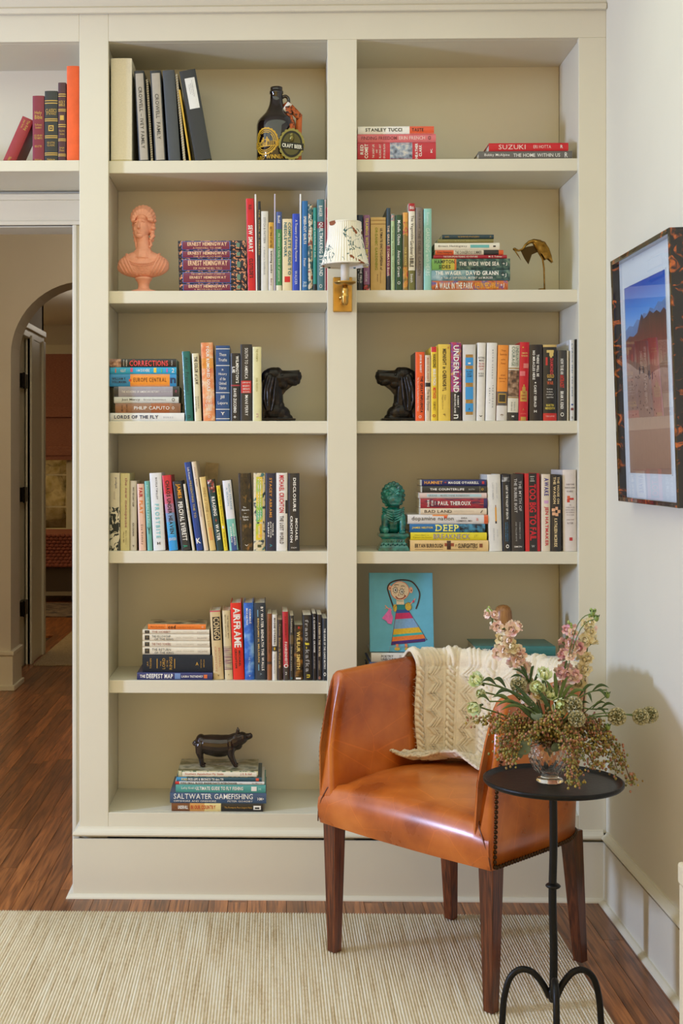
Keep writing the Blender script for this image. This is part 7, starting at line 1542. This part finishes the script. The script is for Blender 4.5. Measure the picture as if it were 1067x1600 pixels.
leafy('upright green leaves round the left stock flower', [(840,1090),(830,1062)], [((828,1066),(800,1046)), ((828,1066),(834,1040)), ((820,1064),(796,1060)), ((832,1072),(850,1048)), ((826,1068),(812,1040))], DGREEN, .0032, -.02)
leafy('green leaves in the middle of the bouquet', [(868,1100),(872,1075)], [((868,1105),(852,1062)), ((872,1100),(888,1056)), ((870,1095),(866,1050)), ((880,1100),(905,1088)), ((860,1110),(842,1092)), ((884,1092),(915,1080)), ((876,1098),(896,1070))], GREEN, .004, -.04)
leafy('green stem with buds pointing right above the seed pods', [(890,1105),(920,1082),(948,1078)], [((905,1088),(930,1070)), ((925,1080),(952,1075)), ((930,1080),(948,1092)), ((915,1084),(925,1098))], DGREEN, .0032, -.03)
leafy('thin green stem with small leaves toward the lone seed pod', [(895,1110),(925,1108),(950,1108)], [((925,1108),(948,1100)), ((938,1108),(962,1104)), ((900,1108),(922,1100)), ((930,1110),(948,1118))], DGREEN, .003, -.02)
for x_, y_, lab_ in ((949,1086,'green flower bud right of the mauve stock flower'), (950,1136,'low green flower bud under the lone seed pod'), (926,958,'green bud at the very top of the cream stock flower'), (932,966,'second green bud just right of the bouquet top')):
    bt_ = thing('flower_bud', lab_, 'flower bud', MOUTH); bt_['group'] = 'greenery in the crystal vase'
    p = FP(x_, y_, -.03); b = MB(); b.ell(p, (.0052,.0052,.0075), mat((120,142,70), .5), u=10, v=7)
    for q in range(4): a_ = q*PI/2; blade(b, p + Vector((0,0,-.006)), p + Vector((math.cos(a_)*.007, math.sin(a_)*.007, .008)), .0018, DGREEN, .002)
    o = b.build('bud', bt_, fix=False, kind='stuff'); o.location = -MOUTH
    b = MB(); b.tube(spline([MOUTH, FP((x_ + 870)/2, y_ + 30, -.02), p], 6), .0011, GREEN, n=5); o = b.build('stem', bt_, fix=False); o.location = -MOUTH
for (x_, y_, r_, dy, lab_) in ((818,1170,.016,-.06,'largest round eucalyptus leaf just left of the vase'), (808,1180,.013,-.05,'lowest round eucalyptus leaf left of the vase'), (826,1110,.013,-.03,'upper round eucalyptus leaf among the long green blades'), (838,1118,.012,-.05,'round eucalyptus leaf above the left vase rim'), (900,1155,.014,-.06,'round eucalyptus leaf furthest right of the vase'), (822,1158,.013,-.055,'round eucalyptus leaf behind the largest one at left'), (868,1168,.012,-.07,'round eucalyptus leaf in front of the vase rim'), (885,1158,.012,-.055,'round eucalyptus leaf over the right vase rim')):
    el_ = thing('eucalyptus_leaf', lab_, 'leaf', MOUTH); el_['group'] = 'eucalyptus leaves round the vase rim'
    p = FP(x_, y_, dy); b = MB(); q = Vector((rf.uniform(-.5,.5), -1, rf.uniform(-.2,.6))).normalized().to_track_quat('Z', 'Y').to_matrix(); n_ = 16
    vs = [p + q @ Vector((0,0,.002))] + [p + q @ Vector((r_*math.cos(2*PI*i/n_), .8*r_*math.sin(2*PI*i/n_), .001*math.cos(4*PI*i/n_)*2)) for i in range(n_)]
    b.add(vs, [(0, 1+i, 1+(i+1) % n_) for i in range(n_)], EUC, True); o = b.build('leaf_blade', el_, fix=False); o.location = -MOUTH; b = MB(); b.tube([MOUTH + (p - MOUTH)*.2, MOUTH + (p - MOUTH)*.6 + Vector((0,0,.006)), p], .0008, GREEN, n=4)
    o = b.build('leaf_stalk', el_, fix=False); o.location = -MOUTH
